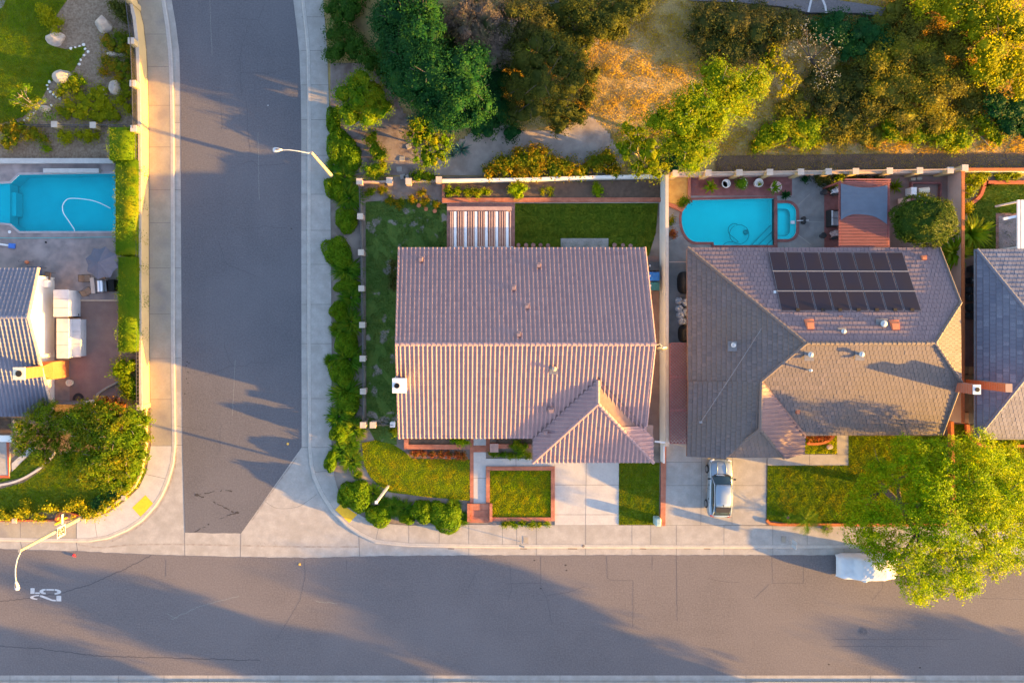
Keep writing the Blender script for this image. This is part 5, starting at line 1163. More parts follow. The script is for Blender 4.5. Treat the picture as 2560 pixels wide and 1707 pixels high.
# ---- planting around the corner house
YB = [('bush', 'white flowered shrub row behind the brick edging near the gate', [(1122, 478, 14, .8), (1145, 480, 15, .8), (1170, 480, 15, .8), (1195, 482, 15, .8), (1215, 480, 13, .7)], 'leaf_lime'),
      ('bush', 'pale variegated round shrub in the raised brick bed', [(1285, 472, 20, 1.0), (1302, 474, 18, .9), (1295, 485, 16, .8)], 'leaf_feather'),
      ('bush', 'small green twin shrub in the raised brick bed', [(1356, 478, 9, .5), (1376, 474, 8, .6), (1375, 486, 6, .4)], 'leaf_citrus'),
      ('bush', 'round green shrub at the east of the raised brick bed', [(1496, 478, 17, .9), (1490, 468, 12, .8)], 'leaf_feather'),
      ('bush', 'shrub just inside the fence corner', [(922, 484, 12, .7), (930, 478, 10, .6)], 'leaf_juniper'),
      ('groundcover', 'sunlit weeds with orange patches along the back of the patchy lawn', [(975, 500, 16, .35), (1000, 508, 14, .3), (1030, 500, 16, .35), (1055, 484, 12, .5), (1062, 505, 16, .3), (1090, 510, 10, .25), (955, 475, 14, .3)], 'leaf_orange'),
      ('bush', 'dark shrub in shade against the west wall of the corner house', [(982, 660, 10, 1.2, 20), (982, 690, 11, 1.3, 22), (982, 715, 9, 1.2, 16)], 'leaf_scrub'),
      ('bush', 'rounded green shrub at the east end of the long brick planter', [(1155, 1104, 20, 1.0, 14), (1140, 1100, 14, .9, 10)], 'leaf_feather'),
      ('bush', 'dark green shrub in the short brick planter', [(1290, 1112, 18, 1.1), (1305, 1122, 18, 1.1), (1300, 1130, 14, .9)], 'leaf_citrus'),
      ('bush', 'small shrub at the southwest corner of the barrel tiled house', [(985, 1080, 12, .8, 16)], 'leaf_juniper'),
      ('low_hedge', 'low red and green flowering hedge below the long brick planter', [(1036, 1134, 13, .5, 10), (1056, 1135, 13, .5, 11), (1078, 1135, 13, .5, 11), (1100, 1136, 13, .5, 11), (1122, 1136, 13, .5, 11), (1144, 1137, 13, .5, 11), (1158, 1140, 9, .4, 9)], 'leaf_red'),
      ('low_hedge', 'low green hedge below the short brick planter', [(1232, 1136, 12, .5, 9), (1254, 1137, 13, .5, 9), (1276, 1138, 13, .5, 9), (1298, 1138, 13, .5, 9), (1318, 1138, 11, .5, 9)], 'leaf_citrus'),
      ('low_hedge', 'low green planting between brick lawn border and sidewalk', [(1262, 1309, 12, .35, 8), (1284, 1310, 13, .35, 9), (1306, 1309, 12, .35, 8), (1330, 1310, 13, .35, 8), (1350, 1311, 12, .35, 9), (1368, 1308, 8, .3, 6)], 'leaf_citrus')]
for nm, lb, lobes, mt in YB: bush(nm, lb, {'low_hedge': 'hedge', 'groundcover': 'groundcover'}.get(nm, 'bush'), lobes, mt, leaf=(.10, .065), clumps=10, z0=.1, clump_r=.10)

# ---- around the pool house
GB = [('bush', 'dark bush beside the curved planter in the pool corner', [(1712, 503, 14, .8), (1705, 510, 10, .6)], 'leaf_juniper'),
      ('bush', 'small yellow green bush against the white wall by the pool', [(1679, 552, 9, .6, 12)], 'leaf_orange'),
      ('bush', 'small red bush against the white wall by the pool', [(1681, 584, 12, .6, 14)], 'leaf_red'),
      ('bush', 'dark clipped bush at the foot of the pool fence', [(2013, 449, 13, .7, 10)], 'leaf_dark'),
      ('bush', 'grey green bush beside the pergola corner', [(2050, 452, 16, 1.0), (2070, 450, 18, 1.1), (2075, 465, 14, .9), (2045, 442, 12, .9)], 'leaf_scrub'),
      ('bush', 'bright lime bush at the pergola corner', [(2096, 444, 13, 1.3), (2092, 455, 10, 1.1)], 'leaf_lime'),
      ('bush', 'weedy shrubs between the pergola and the pool fence', [(2130, 444, 12, .7, 7), (2160, 446, 14, .7, 7), (2195, 446, 14, .7, 7)], 'leaf_scrub'),
      ('bush', 'leafy shrub bed inside the curved brick edging', [(2422, 450, 16, .9), (2440, 455, 18, 1.0), (2425, 475, 15, .9), (2455, 442, 14, .8), (2415, 490, 10, .6), (2468, 438, 10, .7)], 'leaf_lime'),
      ('bush', 'small leafy shrub on the north wall of the far right yard', [(2495, 442, 10, .6), (2518, 441, 13, .7), (2540, 441, 11, .6)], 'leaf_lime'),
      ('bush', 'yellow bush on the wall above the arching plume plant', [(2418, 528, 12, .9), (2420, 515, 10, .8)], 'leaf_gold'),
      ('groundcover', 'orange flowers in the curved bed by the front path', [(2026, 1093, 12, .35, 8), (2040, 1093, 12, .35, 9), (2054, 1093, 12, .35, 9), (2068, 1091, 10, .35, 7)], 'leaf_red')]
for nm, lb, lobes, mt in GB: bush(nm, lb, 'groundcover' if nm == 'groundcover' else 'bush', lobes, mt, leaf=(.11, .07), clumps=10, z0=.1, clump_r=.10)
tree('clipped_tree', 'big round clipped dark tree beside the red pergola', (2270, 585), [(2307, 552, 78, .8, 3.4, 64)], 'leaf_clipped', 'bark', .16, z0=.1, clumps=26, per=12, leaf=(.13, .085), clump_r=.08, core=.90, tight=.03)
pm = strap_mesh(41, 110, .055, 1.0, .9, 5, .12, .8, 'plume_plant'); pm.materials.append(MATS['leaf_lime'])
for x, y, r, lb in ((2433, 584, 50, 'larger arching yellow plume plant over the side wall'), (2390, 630, 44, 'lower arching yellow plume plant over the side wall')):
    o, k = spot('plume_plant', pm, x, y, r, r, 1.4, .8, lb, 'plant', None, x); s = r * k * 1.1; o.scale = (s, s, s * 1.1)
ym = strap_mesh(51, 40, .06, 1.0, .9, 4, .08, .5, 'yucca'); ym.materials.append(MATS['leaf_juniper'])
o, k = spot('yucca', ym, 2239, 466, 26, 26, .7, .2, 'spiky yucca at the right corner of the pergola', 'yucca', None, .4); o.scale = (.85, .85, .8)
# sago palm
def frond_palm(seed, nf=30, Lf=1.35):
    rg = np.random.default_rng(seed); V = []; F = []
    for i in range(nf):
        a = 2 * math.pi * i / nf + rg.normal(0, .1); el = rg.uniform(.1, 1.2); x, y, z = 0, 0, .35; s = Lf * rg.uniform(.8, 1.1) / 14
        for k in range(15):
            dx, dy, dz = math.cos(a) * math.cos(el), math.sin(a) * math.cos(el), math.sin(el); n_ = (-math.sin(a), math.cos(a)); ll = .22 * math.sin(math.pi * (k + 1.5) / 17)
            for sg in (-1, 1):
                b_ = len(V); tx, ty, tz = x + sg * n_[0] * ll + dx * ll * .7, y + sg * n_[1] * ll + dy * ll * .7, z + dz * ll * .5 + .03
                V.extend([(x - dx * .018, y - dy * .018, z), (x + dx * .018, y + dy * .018, z), (tx + dx * .01, ty + dy * .01, tz), (tx - dx * .01, ty - dy * .01, tz)]); F.append((b_, b_ + 1, b_ + 2, b_ + 3))
            x += dx * s; y += dy * s; z += dz * s; el -= .09
    return np_mesh('fronds', np.array(V), np.array(F))
for x, y, sc, lb in ((2007, 1296, 1.0, 'sago palm spreading over the brick edge by the driveway'), (1965, 1290, .55, 'small sago palm at the driveway corner'), (2062, 1318, .5, 'small palm partly under the feathery tree')):
    p = P(x, y, .12); t = thing('sago_palm', lb, 'palm', p); b = MB(); b.lathe(p, [(.16, 0), (.17, .2), (.12, .36)], 10); b.build('trunk', MATS['bark'], t)
    me = frond_palm(int(x)); me.transform(Matrix.Scale(sc, 4)); me.transform(Matrix.Translation(p)); put('fronds', me, MATS['leaf_strap'], t)
# ---- trees that stand outside the frame and throw the long evening shadows
ST = [(2640, 1922, 9.8, 4.8, 'big spreading tree across the main street, out of frame'), (1600, 1854, 8.4, 2.5, 'slender tree across the main street, out of frame'), (1300, 1978, 8.4, 2.4, 'farther slender tree across the main street, out of frame'),
      (1950, 1960, 8.0, 2.6, 'tree behind the big spreading tree, out of frame'), (3300, 1896, 5.8, 3.6, 'street tree far down the main street, out of frame')]
for x, y, h, r, lb in ST:
    c = P(x, y, .1); ls = []
    t = thing('street_tree', lb, 'tree', c)
    b = MB(); limb(b, c, c + Vector((0, 0, h * .6)), .2, .12, .05); b.build('trunk', MATS['bark'], t)
    for q in range(9):
        a = q * .79; rr = r * .62 * (q > 0); ls.append((c.x + rr * math.cos(a), c.y + rr * math.sin(a), h * (.66 if q else .78) + random.uniform(-.5, .4), r * .42, r * .42, h * .17))
    ls.append((c.x, c.y, h * .5, r * .4, r * .4, h * .2))
    if h > 14: ls = [(a_, b_, 15.1 + random.uniform(-1.1, 1.1), e_ * 1.15, f_ * 1.15, 1.5) for a_, b_, z_, e_, f_, g_ in ls]; limb(b2 := MB(), c + Vector((0, 0, h * .6)), c + Vector((0, 0, 14.8)), .12, .08, .02); b2.build('upper_stem', MATS['bark'], t)
    put('crown', foliage(ls, 6, 9, (.34, .22), .3, .62), MATS['leaf_olive'], t)
# ---------------------------------------------------------------- walls, fences and paving
def offs(pts, d):
    out = []
    for i in range(len(pts)):
        a = Vector(pts[max(i - 1, 0)]); b = Vector(pts[min(i + 1, len(pts) - 1)]); t = (b - a).normalized()
        out.append((pts[i][0] - t.y * d, pts[i][1] + t.x * d))
    return out
def wall_line(name, label, cat, pts, th, h, mat, z0=0.0, cap=None, capmat=None, parent=None):
    """pts px base line; thickness th metres towards the left of travel in image space (positive) """
    q = offs(pts, -th * PPM); z = z0
    lo = [P(x, y, 0) for x, y in pts]; li = [P(x, y, 0) for x, y in q]
    b = MB(); b.prism([Vector((p.x, p.y, z0 + h)) for p in lo + li[::-1]], h)
    if cap:
        q1 = offs(pts, .03 * PPM); q2 = offs(pts, -(th + .03) * PPM)
        b.prism([Vector((p.x, p.y, z0 + h + cap)) for p in [P(x, y) for x, y in q1 + q2[::-1]]], cap - .002, 1)
    o = b.build(name, [MATS[mat], MATS[capmat or mat]], parent)
    return tag(o, label, cat) if label else o
def pillar_mb(px, py, s, h, z0=0.0, cap=.07):
    p = P(px, py, 0); b = MB(); b.box((p.x, p.y, z0 + h / 2), (s, s, h)); b.box((p.x, p.y, z0 + h + cap / 2 + .003), (s + .08, s + .08, cap), 0, 1); return b
def railing(b, p, q, z, h, step=.13, r=.010, top=True):
    p = Vector((p.x, p.y, z)); q = Vector((q.x, q.y, z)); n = max(1, int((q - p).length / step)); up = Vector((0, 0, h))
    b.bar(p + up, q + up, .045, .035); b.bar(p + up * .12, q + up * .12, .035, .03)
    for k in range(n + 1):
        s = p.lerp(q, k / n); b.box(s + up * .5, (r * 2, r * 2, h))
M('iron', (.055, .055, .065), (.04, .04, .05), 8, .5)
M('cap_stone', (.46, .38, .31), (.40, .33, .27), 3, .85)
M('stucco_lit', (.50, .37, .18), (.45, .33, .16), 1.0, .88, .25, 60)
lw = [(x, y) for x, y in LW if y <= 850] + [(376, 1012)]
lw = [(328, -120)] + [q for q in lw if q[1] > -100]
rw = thing('roadside_wall', 'tall cream retaining wall with pillars along the left sidewalk', 'wall', P(373, 500, 0))
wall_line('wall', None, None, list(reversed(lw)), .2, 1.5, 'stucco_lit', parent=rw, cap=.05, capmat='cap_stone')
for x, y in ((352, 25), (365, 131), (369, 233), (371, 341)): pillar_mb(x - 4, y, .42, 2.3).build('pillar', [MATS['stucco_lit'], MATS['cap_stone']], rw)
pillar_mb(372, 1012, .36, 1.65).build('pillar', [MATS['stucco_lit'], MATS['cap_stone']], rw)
b = MB(); rl = [(336, -60), (351, 25), (364, 131), (368, 233), (370, 341)]
for p, q in zip(rl, rl[1:]): railing(b, P(p[0] - 4, p[1]), P(q[0] - 4, q[1]), 1.56, .85, .12)
tag(b.build('metal_railing', MATS['iron']), 'dark metal railing on top of the cream roadside wall', 'railing')
b = MB(); railing(b, P(367, 345), P(370, 1005), 1.56, .5, .3); tag(b.build('wire_fence', MATS['iron']), 'thin dark fence between the clipped hedge and roadside wall', 'fence')
wall_line('garden_wall', 'low cream curved wall around the corner lawn', 'wall', [(x - 4, y) for x, y in ((375, 1016), (375, 1112), (368, 1150), (364, 1180), (346, 1216), (317, 1243), (270, 1278), (226, 1293))], -.16, .42, 'stucco_lit')
wall_line('garden_wall', 'low dark brick edging behind the sidewalk under the yellow bushes', 'wall', [(-30, 1301), (140, 1300)], .14, .32, 'brick_red')
b = pillar_mb(45, 1297, .3, .45); tag(b.build('pillar', [MATS['brick_orange'], MATS['cap_stone']]), 'short brick pillar in the low edging by yellow bushes', 'pillar')
b = pillar_mb(317, 1240, .3, .5); tag(b.build('pillar', [MATS['brick_orange'], MATS['cap_stone']]), 'short brick pillar on the curved low wall', 'pillar')
b = pillar_mb(216, 1298, .28, .4); tag(b.build('pillar', [MATS['brick_orange'], MATS['cap_stone']]), 'short brick pillar beside the lamp post foot', 'pillar')
# fence of the corner house
hf = thing('iron_fence', 'dark iron fence with pale square pillars beside the shrub strip', 'fence', P(908, 760, 0))
fp = [(904, 462), (906, 547), (908, 635), (909, 723), (911, 812), (912, 894), (913, 974), (913, 1056)]
wall_line('footing', None, None, list(reversed(fp)), .14, .34, 'concrete_old', parent=hf)
b = MB()
for p, q in zip(fp, fp[1:]): railing(b, P(p[0] - 1, p[1]), P(q[0] - 1, q[1]), .34, .95, .12)
b.build('railing', MATS['iron'], hf)
for x, y in fp: pillar_mb(x, y, .40, 1.32, cap=.09).build('pillar', [MATS['stucco_pink'], MATS['cap_stone']], hf)
gf = thing('garden_fence', 'low wall with pillars and gap behind the round yellow bush', 'fence', P(990, 460, 0))
for pts in ([(908, 461), (972, 459)], [(1028, 460), (1096, 457)]): wall_line('wall', None, None, pts, .14, .6, 'stucco_pink', parent=gf)
for x, y in ((977, 459), (1024, 461), (1098, 457)): pillar_mb(x, y, .42, 1.2, cap=.09).build('pillar', [MATS['stucco_pink'], MATS['cap_stone']], gf)
gf = thing('side_fence', 'short pillar fence between front lawn and the barrel tiled house', 'fence', P(950, 1056, 0))
pillar_mb(937, 1056, .42, 1.3, cap=.09).build('pillar', [MATS['stucco_pink'], MATS['cap_stone']], gf)
b = MB(); railing(b, P(943, 1057), P(985, 1057), .1, 1.2, .12); b.build('railing', MATS['iron'], gf)
pillar_mb(984, 1057, .34, .9).build('pillar', [MATS['white_enamel'], MATS['white_enamel']], gf)
wall_line('garden_wall', 'white wall between the raised brick bed and orange tipped hedge', 'wall', [(1106, 461), (1300, 458), (1500, 452), (1652, 449)], .2, .95, 'stucco_white', cap=.04)
lot = thing('boundary_wall', 'tall white wall between the two tiled houses', 'wall', P(1649, 770, 0))
wall_line('wall', None, None, [(1648, 449), (1648, 1106)], .2, 1.75, 'stucco_white', parent=lot, cap=.05, capmat='cap_stone')
gt = thing('side_gate', 'white gate beam at the front end of the tall white wall', 'gate', P(1652, 1108, .1))
b = MB(); b.bar(P(1637, 1103, 1.7), P(1676, 1107, 1.7), .14, .12); b.build('beam', MATS['white_enamel'], gt)
b = MB(); p = P(1652, 1108, 0); q = P(1652, 1152, 0); b.box((p.x, (p.y + q.y) / 2, .45), (.12, abs(p.y - q.y), .9)); b.build('fence_panel', MATS['white_enamel'], gt)
# raised bed
rb = thing('raised_bed', 'long raised bed with a brick edge along the white wall', 'planter', P(1380, 485, .1))
b = MB(); b.prism(PL([(1105, 495), (1652, 494), (1652, 504.5), (1105, 506)], .45), .36, 0); b.prism(PL([(1105, 461), (1112, 461), (1112, 494), (1105, 494)], .45), .36, 0); b.build('brick_edge', MATS['brick_x'], rb)
b = MB(); b.prism(PL([(1112, 460), (1650, 450), (1650, 494.5), (1112, 495)], .36), .26, 0); b.build('soil', MATS['dark_soil'], rb)
b = MB(); b.prism(PL([(1105, 506.2), (1652, 504.8), (1652, 507.5), (1105, 508.5)], .2), .1, 0); b.build('footing', MATS['concrete_new'], rb)
# patio and patio cover
slab('patio', [(1117, 507), (1287, 507), (1287, 640), (1117, 640)], .15, .06, 'brick_patio')
pc = thing('patio_cover', 'white slatted patio cover behind the barrel tiled house', 'patio cover', P(1200, 570, .15))
M('redwood', (.27, .085, .075), (.21, .065, .06), 3, .7, stretch=(.4, 6, 1)); M('mauve_wood', (.33, .22, .19), (.28, .18, .16), 3, .7)
M('slat_tan', (.48, .30, .22), (.42, .26, .19), 3, .7)
b = MB(); b.bar(P(1118, 522, 2.66), P(1279, 522, 2.66), .3, .16); b.build('header_beam', MATS['mauve_wood'], pc)
for i in range(6):
    x = 1138 + 26 * i; b = MB(); b.bar(P(x, 529, 2.72), P(x, 618, 2.82), .21, .05); b.build('white_slat', MATS['white_enamel'], pc)
    for k in (1, 2, 3):
        xx = x + 3 + 6 * k - 1
        if xx > 1280: continue
        b = MB(); b.bar(P(xx, 529, 2.72), P(xx, 618, 2.82), .075, .09); b.build('slat', MATS['slat_tan'], pc)
for xx in (1127, 1131.5): b = MB(); b.bar(P(xx, 529, 2.72), P(xx, 618, 2.82), .075, .09); b.build('slat', MATS['slat_tan'], pc)
b = MB(); b.bar(P(1124, 618, 2.74), P(1282, 618, 2.74), .1, .1); b.build('ledger', MATS['white_enamel'], pc)
for x in (1124, 1273):
    p = P(x, 523, 2.6); b = MB(); b.box((p.x, p.y, 1.37), (.14, .14, 2.45)); b.build('post', MATS['mauve_wood'], pc)
slab('concrete_pad', [(1402, 596), (1521, 596), (1521, 640), (1402, 640)], .15, .06, 'concrete')
stp = [(1296, 613), (1315, 613), (1333, 613), (1351, 613), (1370, 614), (1536, 613), (1557, 613), (1576, 615), (1047, 514), (1065, 523), (1087, 528)]
for i, (x, y) in enumerate(stp):
    b = MB(); b.lathe(P(x, y, .11), [(.17 + .01 * (i % 3), 0), (.17 + .01 * (i % 3), .05), (.15, .065)], 12)
    lb = ('round stepping stone beside the slatted patio cover, %s from the patio' % ORD[i]) if i < 5 else ('round stepping stone right of the concrete pad, %s from the pad' % ORD[i - 5]) if i < 8 else ('round stepping stone in the patchy lawn, %s from the fence' % ORD[i - 8])
    tag(b.build('stepping_stone', MATS['terracotta' if i > 7 else 'brick_patio']), lb, 'stepping stone', 'round stepping stones around the back lawn')
for i, (x, y) in enumerate(((1005, 397), (998, 423), (1007, 442), (1016, 444), (1022, 366))):
    b = MB(); p = P(x, y, hill_z(x, y) + .07); b.box(p, (.44, .4, .09), .1 * i); tag(bevel(b.build('stepping_stone', MATS['concrete']), .015), 'square grey stepping stone on the dirt path to the gate, %s from its lower end' % ORD[(2, 3, 1, 0, 4).index(i)], 'stepping stone', 'square stepping stones on the dirt path')
slab('side_yard', [(1622, 640), (1647, 640), (1647, 1106), (1622, 1106)], .13, .05, 'patio_brown')
# front walk, brick borders, driveway
slab('driveway', [(1387, 1100), (1547, 1100), (1547, 1312), (1387, 1312)], .14, .08, 'concrete_new', joints=([(1466, 1120), (1464, 1312)], [(1387, 1211.6), (1547, 1211.6)], [(1387, 1286), (1547, 1286)]))
b = MB(); z = .16
b.prism(PL([(1184, 1090), (1215, 1090), (1215, 1113), (1184, 1113)], z), .1, 0)
b.prism(PL([(1184, 1130), (1215, 1130), (1215, 1259), (1184, 1259)], z), .1, 0)
b.prism(PL([(1215, 1146), (1386.5, 1146), (1386.5, 1165.5), (1215, 1165.5)], z), .1, 0)
b.prism(PL([(1175, 1090), (1183.8, 1090), (1183.8, 1259), (1175, 1259)], z + .01), .11, 1)
b.prism(PL([(1184, 1113.2), (1224, 1113.2), (1224, 1129.8), (1184, 1129.8)], z + .01), .11, 2)
b.prism(PL([(1215.2, 1090), (1224, 1090), (1224, 1113), (1215.2, 1113)], z + .01), .11, 1)
for j in ([(1184, 1195), (1215, 1195)], [(1290, 1146), (1290, 1165)]): b.strip(PL(j, z + .003), .03, 3)
o = b.build('path', [MATS['concrete_new'], MATS['brick_y'], MATS['brick_x'], MATS['joint']]); tag(o, kind='structure')
br = thing('brick_border', 'raised brick border framing the square front lawn', 'border', P(1300, 1234, .1)); zb = .26
for nm, pts, mt in (('brick_row', [(1215.2, 1166), (1387, 1166), (1387, 1175.5), (1215.2, 1175.5)], 'brick_x'), ('brick_row', [(1215.2, 1176), (1224.5, 1176), (1224.5, 1259), (1215.2, 1259)], 'brick_y'), ('brick_row', [(1377.5, 1176), (1387, 1176), (1387, 1302), (1377.5, 1302)], 'brick_y'), ('brick_row', [(1224.5, 1293), (1377, 1293), (1377, 1302), (1224.5, 1302)], 'brick_x')):
    b = MB(); b.prism(PL(pts, zb), .2, 0); b.build(nm, MATS[mt], br)
st = thing('brick_steps', 'brick steps from the sidewalk up to the front walk', 'steps', P(1200, 1283, .1))
for i in range(3):
    b = MB(); y0 = 1259.2 + i * 15.6; b.prism(PL([(1175.3, y0), (1223.7, y0), (1223.7, y0 + 15.4), (1175.3, y0 + 15.4)], .30 - .07 * i), .3 - .07 * i, 0); b.build('tread', MATS['brick_x'], st)
for x0, x1 in ((1168, 1175), (1224, 1231)):
    b = MB(); b.prism(PL([(x0, 1259), (x1, 1259), (x1, 1304), (x0, 1304)], .42), .4, 0); b.build('side_wall', MATS['brick_y'], st)
pl = thing('brick_planter', 'long brick planter under the eave left of the front walk', 'planter', P(1080, 1112, .1))
b = MB(); b.prism(PL([(1010, 1111), (1153, 1111), (1153, 1123), (1010, 1123)], .55), .45, 0); b.prism(PL([(1010, 1098), (1021, 1098), (1021, 1110.8), (1010, 1110.8)], .55), .45, 0); b.build('brick_wall', MATS['brick_y'], pl)
b = MB(); b.prism(PL([(1021.2, 1088), (1153, 1088), (1153, 1110.8), (1021.2, 1110.8)], .42), .32, 0); b.build('soil', MATS['dark_soil'], pl)
slab('path', [(1153, 1111), (1174.8, 1111), (1174.8, 1123), (1153, 1123)], .2, .1, 'brick_patio')
pl = thing('brick_planter', 'short brick planter with a capped pillar right of the front walk', 'planter', P(1275, 1112, .1))
b = MB(); b.prism(PL([(1244, 1110), (1328, 1110), (1328, 1121), (1244, 1121)], .55), .45, 0); b.build('brick_wall', MATS['brick_y'], pl)
b = pillar_mb(1234, 1115, .62, .75); b.build('pillar', [MATS['brick_red'], MATS['mauve_wood']], pl)
b = MB(); b.prism(PL([(1244.2, 1090), (1330, 1090), (1330, 1109.8), (1244.2, 1109.8)], .42), .32, 0); b.build('soil', MATS['dark_soil'], pl)
wall_line('brick_edging', 'long straight brick edging between the two driveways', 'edging', [(1652, 1108), (1649, 1312)], .4, .14, 'brick_x', z0=.1)
b = MB(); p = P(1639, 1298, .13); b.box(p + Vector((0, 0, .42)), (.48, .7, .84)); bevel_o = bevel(b.build('utility_pedestal', M('pale_green', (.28, .38, .37), (.24, .33, .32), 5, .5)), .12, 4); tag(bevel_o, 'pale green rounded utility pedestal on the lawn by driveway', 'utility box')
# small street fittings
def sign_post(name, label, cat, px, py, bottom, top, wd, ang, mat='sign_white'):
    p = P(px, py, .13); t = thing(name, label, cat, p); b = MB(); b.tube([p, p + Vector((0, 0, top - .1))], .026, 8); b.build('post', MATS['galvanised'], t)
    b = MB(); b.box((p.x + .03, p.y, (bottom + top) / 2), (.012, wd, top - bottom), ang); b.build('sign_panel', MATS[mat], t); return t
sign_post('parking_sign', 'small white sign on a post at the curb before the wide driveway', 'sign', 1300, 1353, 1.1, 1.6, .42, R(75))
sign_post('parking_sign', 'white sign on a post at the curb beside the covered car', 'sign', 1970, 1351, .72, 1.55, .62, R(-8))
for i, (x, y, lb) in enumerate(((1314, 1349, 'rectangular meter lid in the sidewalk beside the small white sign'), (1959, 1348, 'rectangular meter lid in the sidewalk near the covered car'))):
    b = MB(); b.box(P(x, y, .134), (.46, .62, .016)); b.box(P(x, y, .143), (.28, .42, .006), 0, 1); tag(b.build('meter_lid', [MATS['stain'], MATS['concrete_old']]), lb, 'lid')
b = MB(); b.lathe(P(1458, 1364, .10), [(.12, 0), (.12, .045), (.1, .05)], 12); tag(b.build('survey_cap', MATS['dirt']), 'small round cap on the curb at the driveway joint', 'cap')
mh = thing('manhole_cover', 'round iron manhole cover in the main street', 'manhole', P(2159, 1578, .01))
b = MB(); b.lathe(P(2159, 1578, .008), [(.40, 0), (.40, .012), (.36, .013)], 24); b.build('frame_ring', MATS['asphalt_main'], mh)
b = MB(); b.lathe(P(2159, 1578, .012), [(.33, 0), (.33, .012)], 24); b.build('cover', MATS['asphalt_main'], mh)
b = MB()
for r_ in (.28, .2, .12): b.tube([P(2159, 1578, .026) + Vector((r_ * math.cos(t), r_ * math.sin(t), 0)) for t in np.linspace(0, 2 * math.pi, 21)], .008, 5)
b.build('ribs', MATS['crack'], mh)
for x, y, lb in ((719.5, 1109, 'yellow round road marker near the end of the side street'), (749, 1410, 'yellow round road marker in the main street')):
    b = MB(); b.lathe(P(x, y, .012), [(.10, 0), (.10, .012), (.06, .03)], 14); b.lathe(P(x, y, .03), [(.035, .006), (.035, .016)], 8, 1); tag(b.build('road_marker', [MATS['yellow_paint'], MATS['concrete_new']]), lb, 'road marker')
b = MB(); b.lathe(P(670, 264, .012), [(.05, 0), (.05, .02), (.03, .03)], 10); tag(b.build('road_stud', MATS['white_paint']), 'small white stud on the side street asphalt', 'road stud')
M('red_plastic', (.55, .03, .05), (.45, .02, .04), 5, .4)
b = MB(); p = P(185, 1387, .012); b.lathe(p, [(.08, 0), (.12, .02), (.11, .10), (.05, .14)], 12); b.tube([p + Vector((.05, -.05, .05)), p + Vector((.16, -.12, .03))], .04, 8); tag(b.build('cup', MATS['red_plastic']), 'crushed red cup lying near the gutter of main street', 'cup')
# white banner pole at the corner bed
wp = thing('white_pole', 'tall white square pole in the curved corner shrub bed', 'pole', P(971, 1214, .1))
p = P(971, 1214, 0); q = P(941, 1255, 5.6); b = MB(); b.bar(Vector((p.x, p.y, .1)), Vector((q.x, q.y, 5.6)), .16, .16); b.build('shaft', MATS['cabinet_grey'], wp)
b = MB(); b.bar(Vector((q.x, q.y, 5.6)), Vector((q.x, q.y, 5.66)), .22, .22); b.build('pole_cap', MATS['white_enamel'], wp)
# street lamps
M('lamp_post', (.30, .275, .24), (.26, .235, .20), 3, .7, .2, 40); M('lamp_glass', (.50, .52, .54), rough=.25)
def street_lamp(label, base, h, top, arm, head):
    t = thing('street_lamp', label, 'street lamp', P(*base, .1), 'street lamps')
    f = P(*base, .1); tp = P(*top, h); b = MB(); b.tube([f, f.lerp(tp, .06), tp], [.17, .165, .10], 12); b.build('post', MATS['lamp_post'], t)
    b = MB(); b.lathe(f, [(.24, 0), (.24, .25), (.18, .32)], 12); b.build('base', MATS['concrete'], t)
    pts = [tp + Vector((0, 0, -.25))] + [P(x, y, h + dz) for x, y, dz in arm]; b = MB(); b.tube(pts, .04, 8); b.build('arm', MATS['sign_white'], t)
    e = pts[-1]; d = (pts[-1] - pts[-2]); d.z = 0; d.normalize(); n = Vector((-d.y, d.x, 0)); b = MB(); rings = []
    for s, w_, hh in ((0, .05, .05), (.12, .09, .09), (.38, .17, .13), (.58, .18, .12), (.68, .12, .06)):
        k = len(b.v); rings.append(k)
        for a in range(10):
            an = 2 * math.pi * a / 10; b.v.append(tuple(e + d * s + n * w_ * math.cos(an) + Vector((0, 0, hh * math.sin(an) + .02))))
    for r0, r1 in zip(rings, rings[1:]):
        for a in range(10): b.f.append((r0 + a, r0 + (a + 1) % 10, r1 + (a + 1) % 10, r1 + a)); b.m.append(0)
    b.f.append(tuple(rings[0] + a for a in range(9, -1, -1))); b.f.append(tuple(rings[-1] + a for a in range(10))); b.m += [0, 0]
    hd = b.build('lamp_head', MATS['cabinet_grey'], t, smooth=True)
    b = MB(); b.box(e + d * .36 + Vector((0, 0, .155)), (.2, .12, .02), math.atan2(d.y, d.x)); b.lathe(e + d * .2 + Vector((0, 0, .1)), [(.05, 0), (.05, .09)], 8); b.build('photocell', MATS['lead'], hd)
    b = MB(); b.lathe(e + d * .42 + Vector((0, 0, -.13)), [(.07, -.02), (.14, .06)], 12); b.build('lens', MATS['lamp_glass'], hd)
    return f, tp
street_lamp('street lamp leaning over the side street from the shrub strip', (834, 446), 7.0, (778, 381), [(768, 382.5, .1), (745, 378, .3), (722, 375, .4), (706, 375, .42)], None)
l0, l1 = street_lamp('street lamp at the street corner carrying two signs', (202, 1294), 8.0, (48, 1377), [(43, 1398, .15), (38.5, 1420, .3), (38.5, 1440, .38), (40, 1451, .4)], None)
def on_pole(z): return l0.lerp(l1, (z - .1) / (8.0 - .1))
def text_mesh(body, size, parent, name, mat, M4, spacing=1.0):
    c = bpy.data.curves.new(name, 'FONT'); c.body = body; c.size = size; c.extrude = .002; c.offset = .012 * size / .2; c.align_x = 'CENTER'; c.align_y = 'CENTER'; c.space_character = spacing
    o = bpy.data.objects.new(name, c); dg = bpy.context.evaluated_depsgraph_get()
    me = bpy.data.meshes.new_from_object(o); bpy.data.objects.remove(o); me.transform(M4); return put(name, me, MATS[mat], parent)
M('black_paint', (.02, .02, .022), rough=.6); M('sign_blue', (.08, .18, .42), (.10, .22, .5), 9, .5)
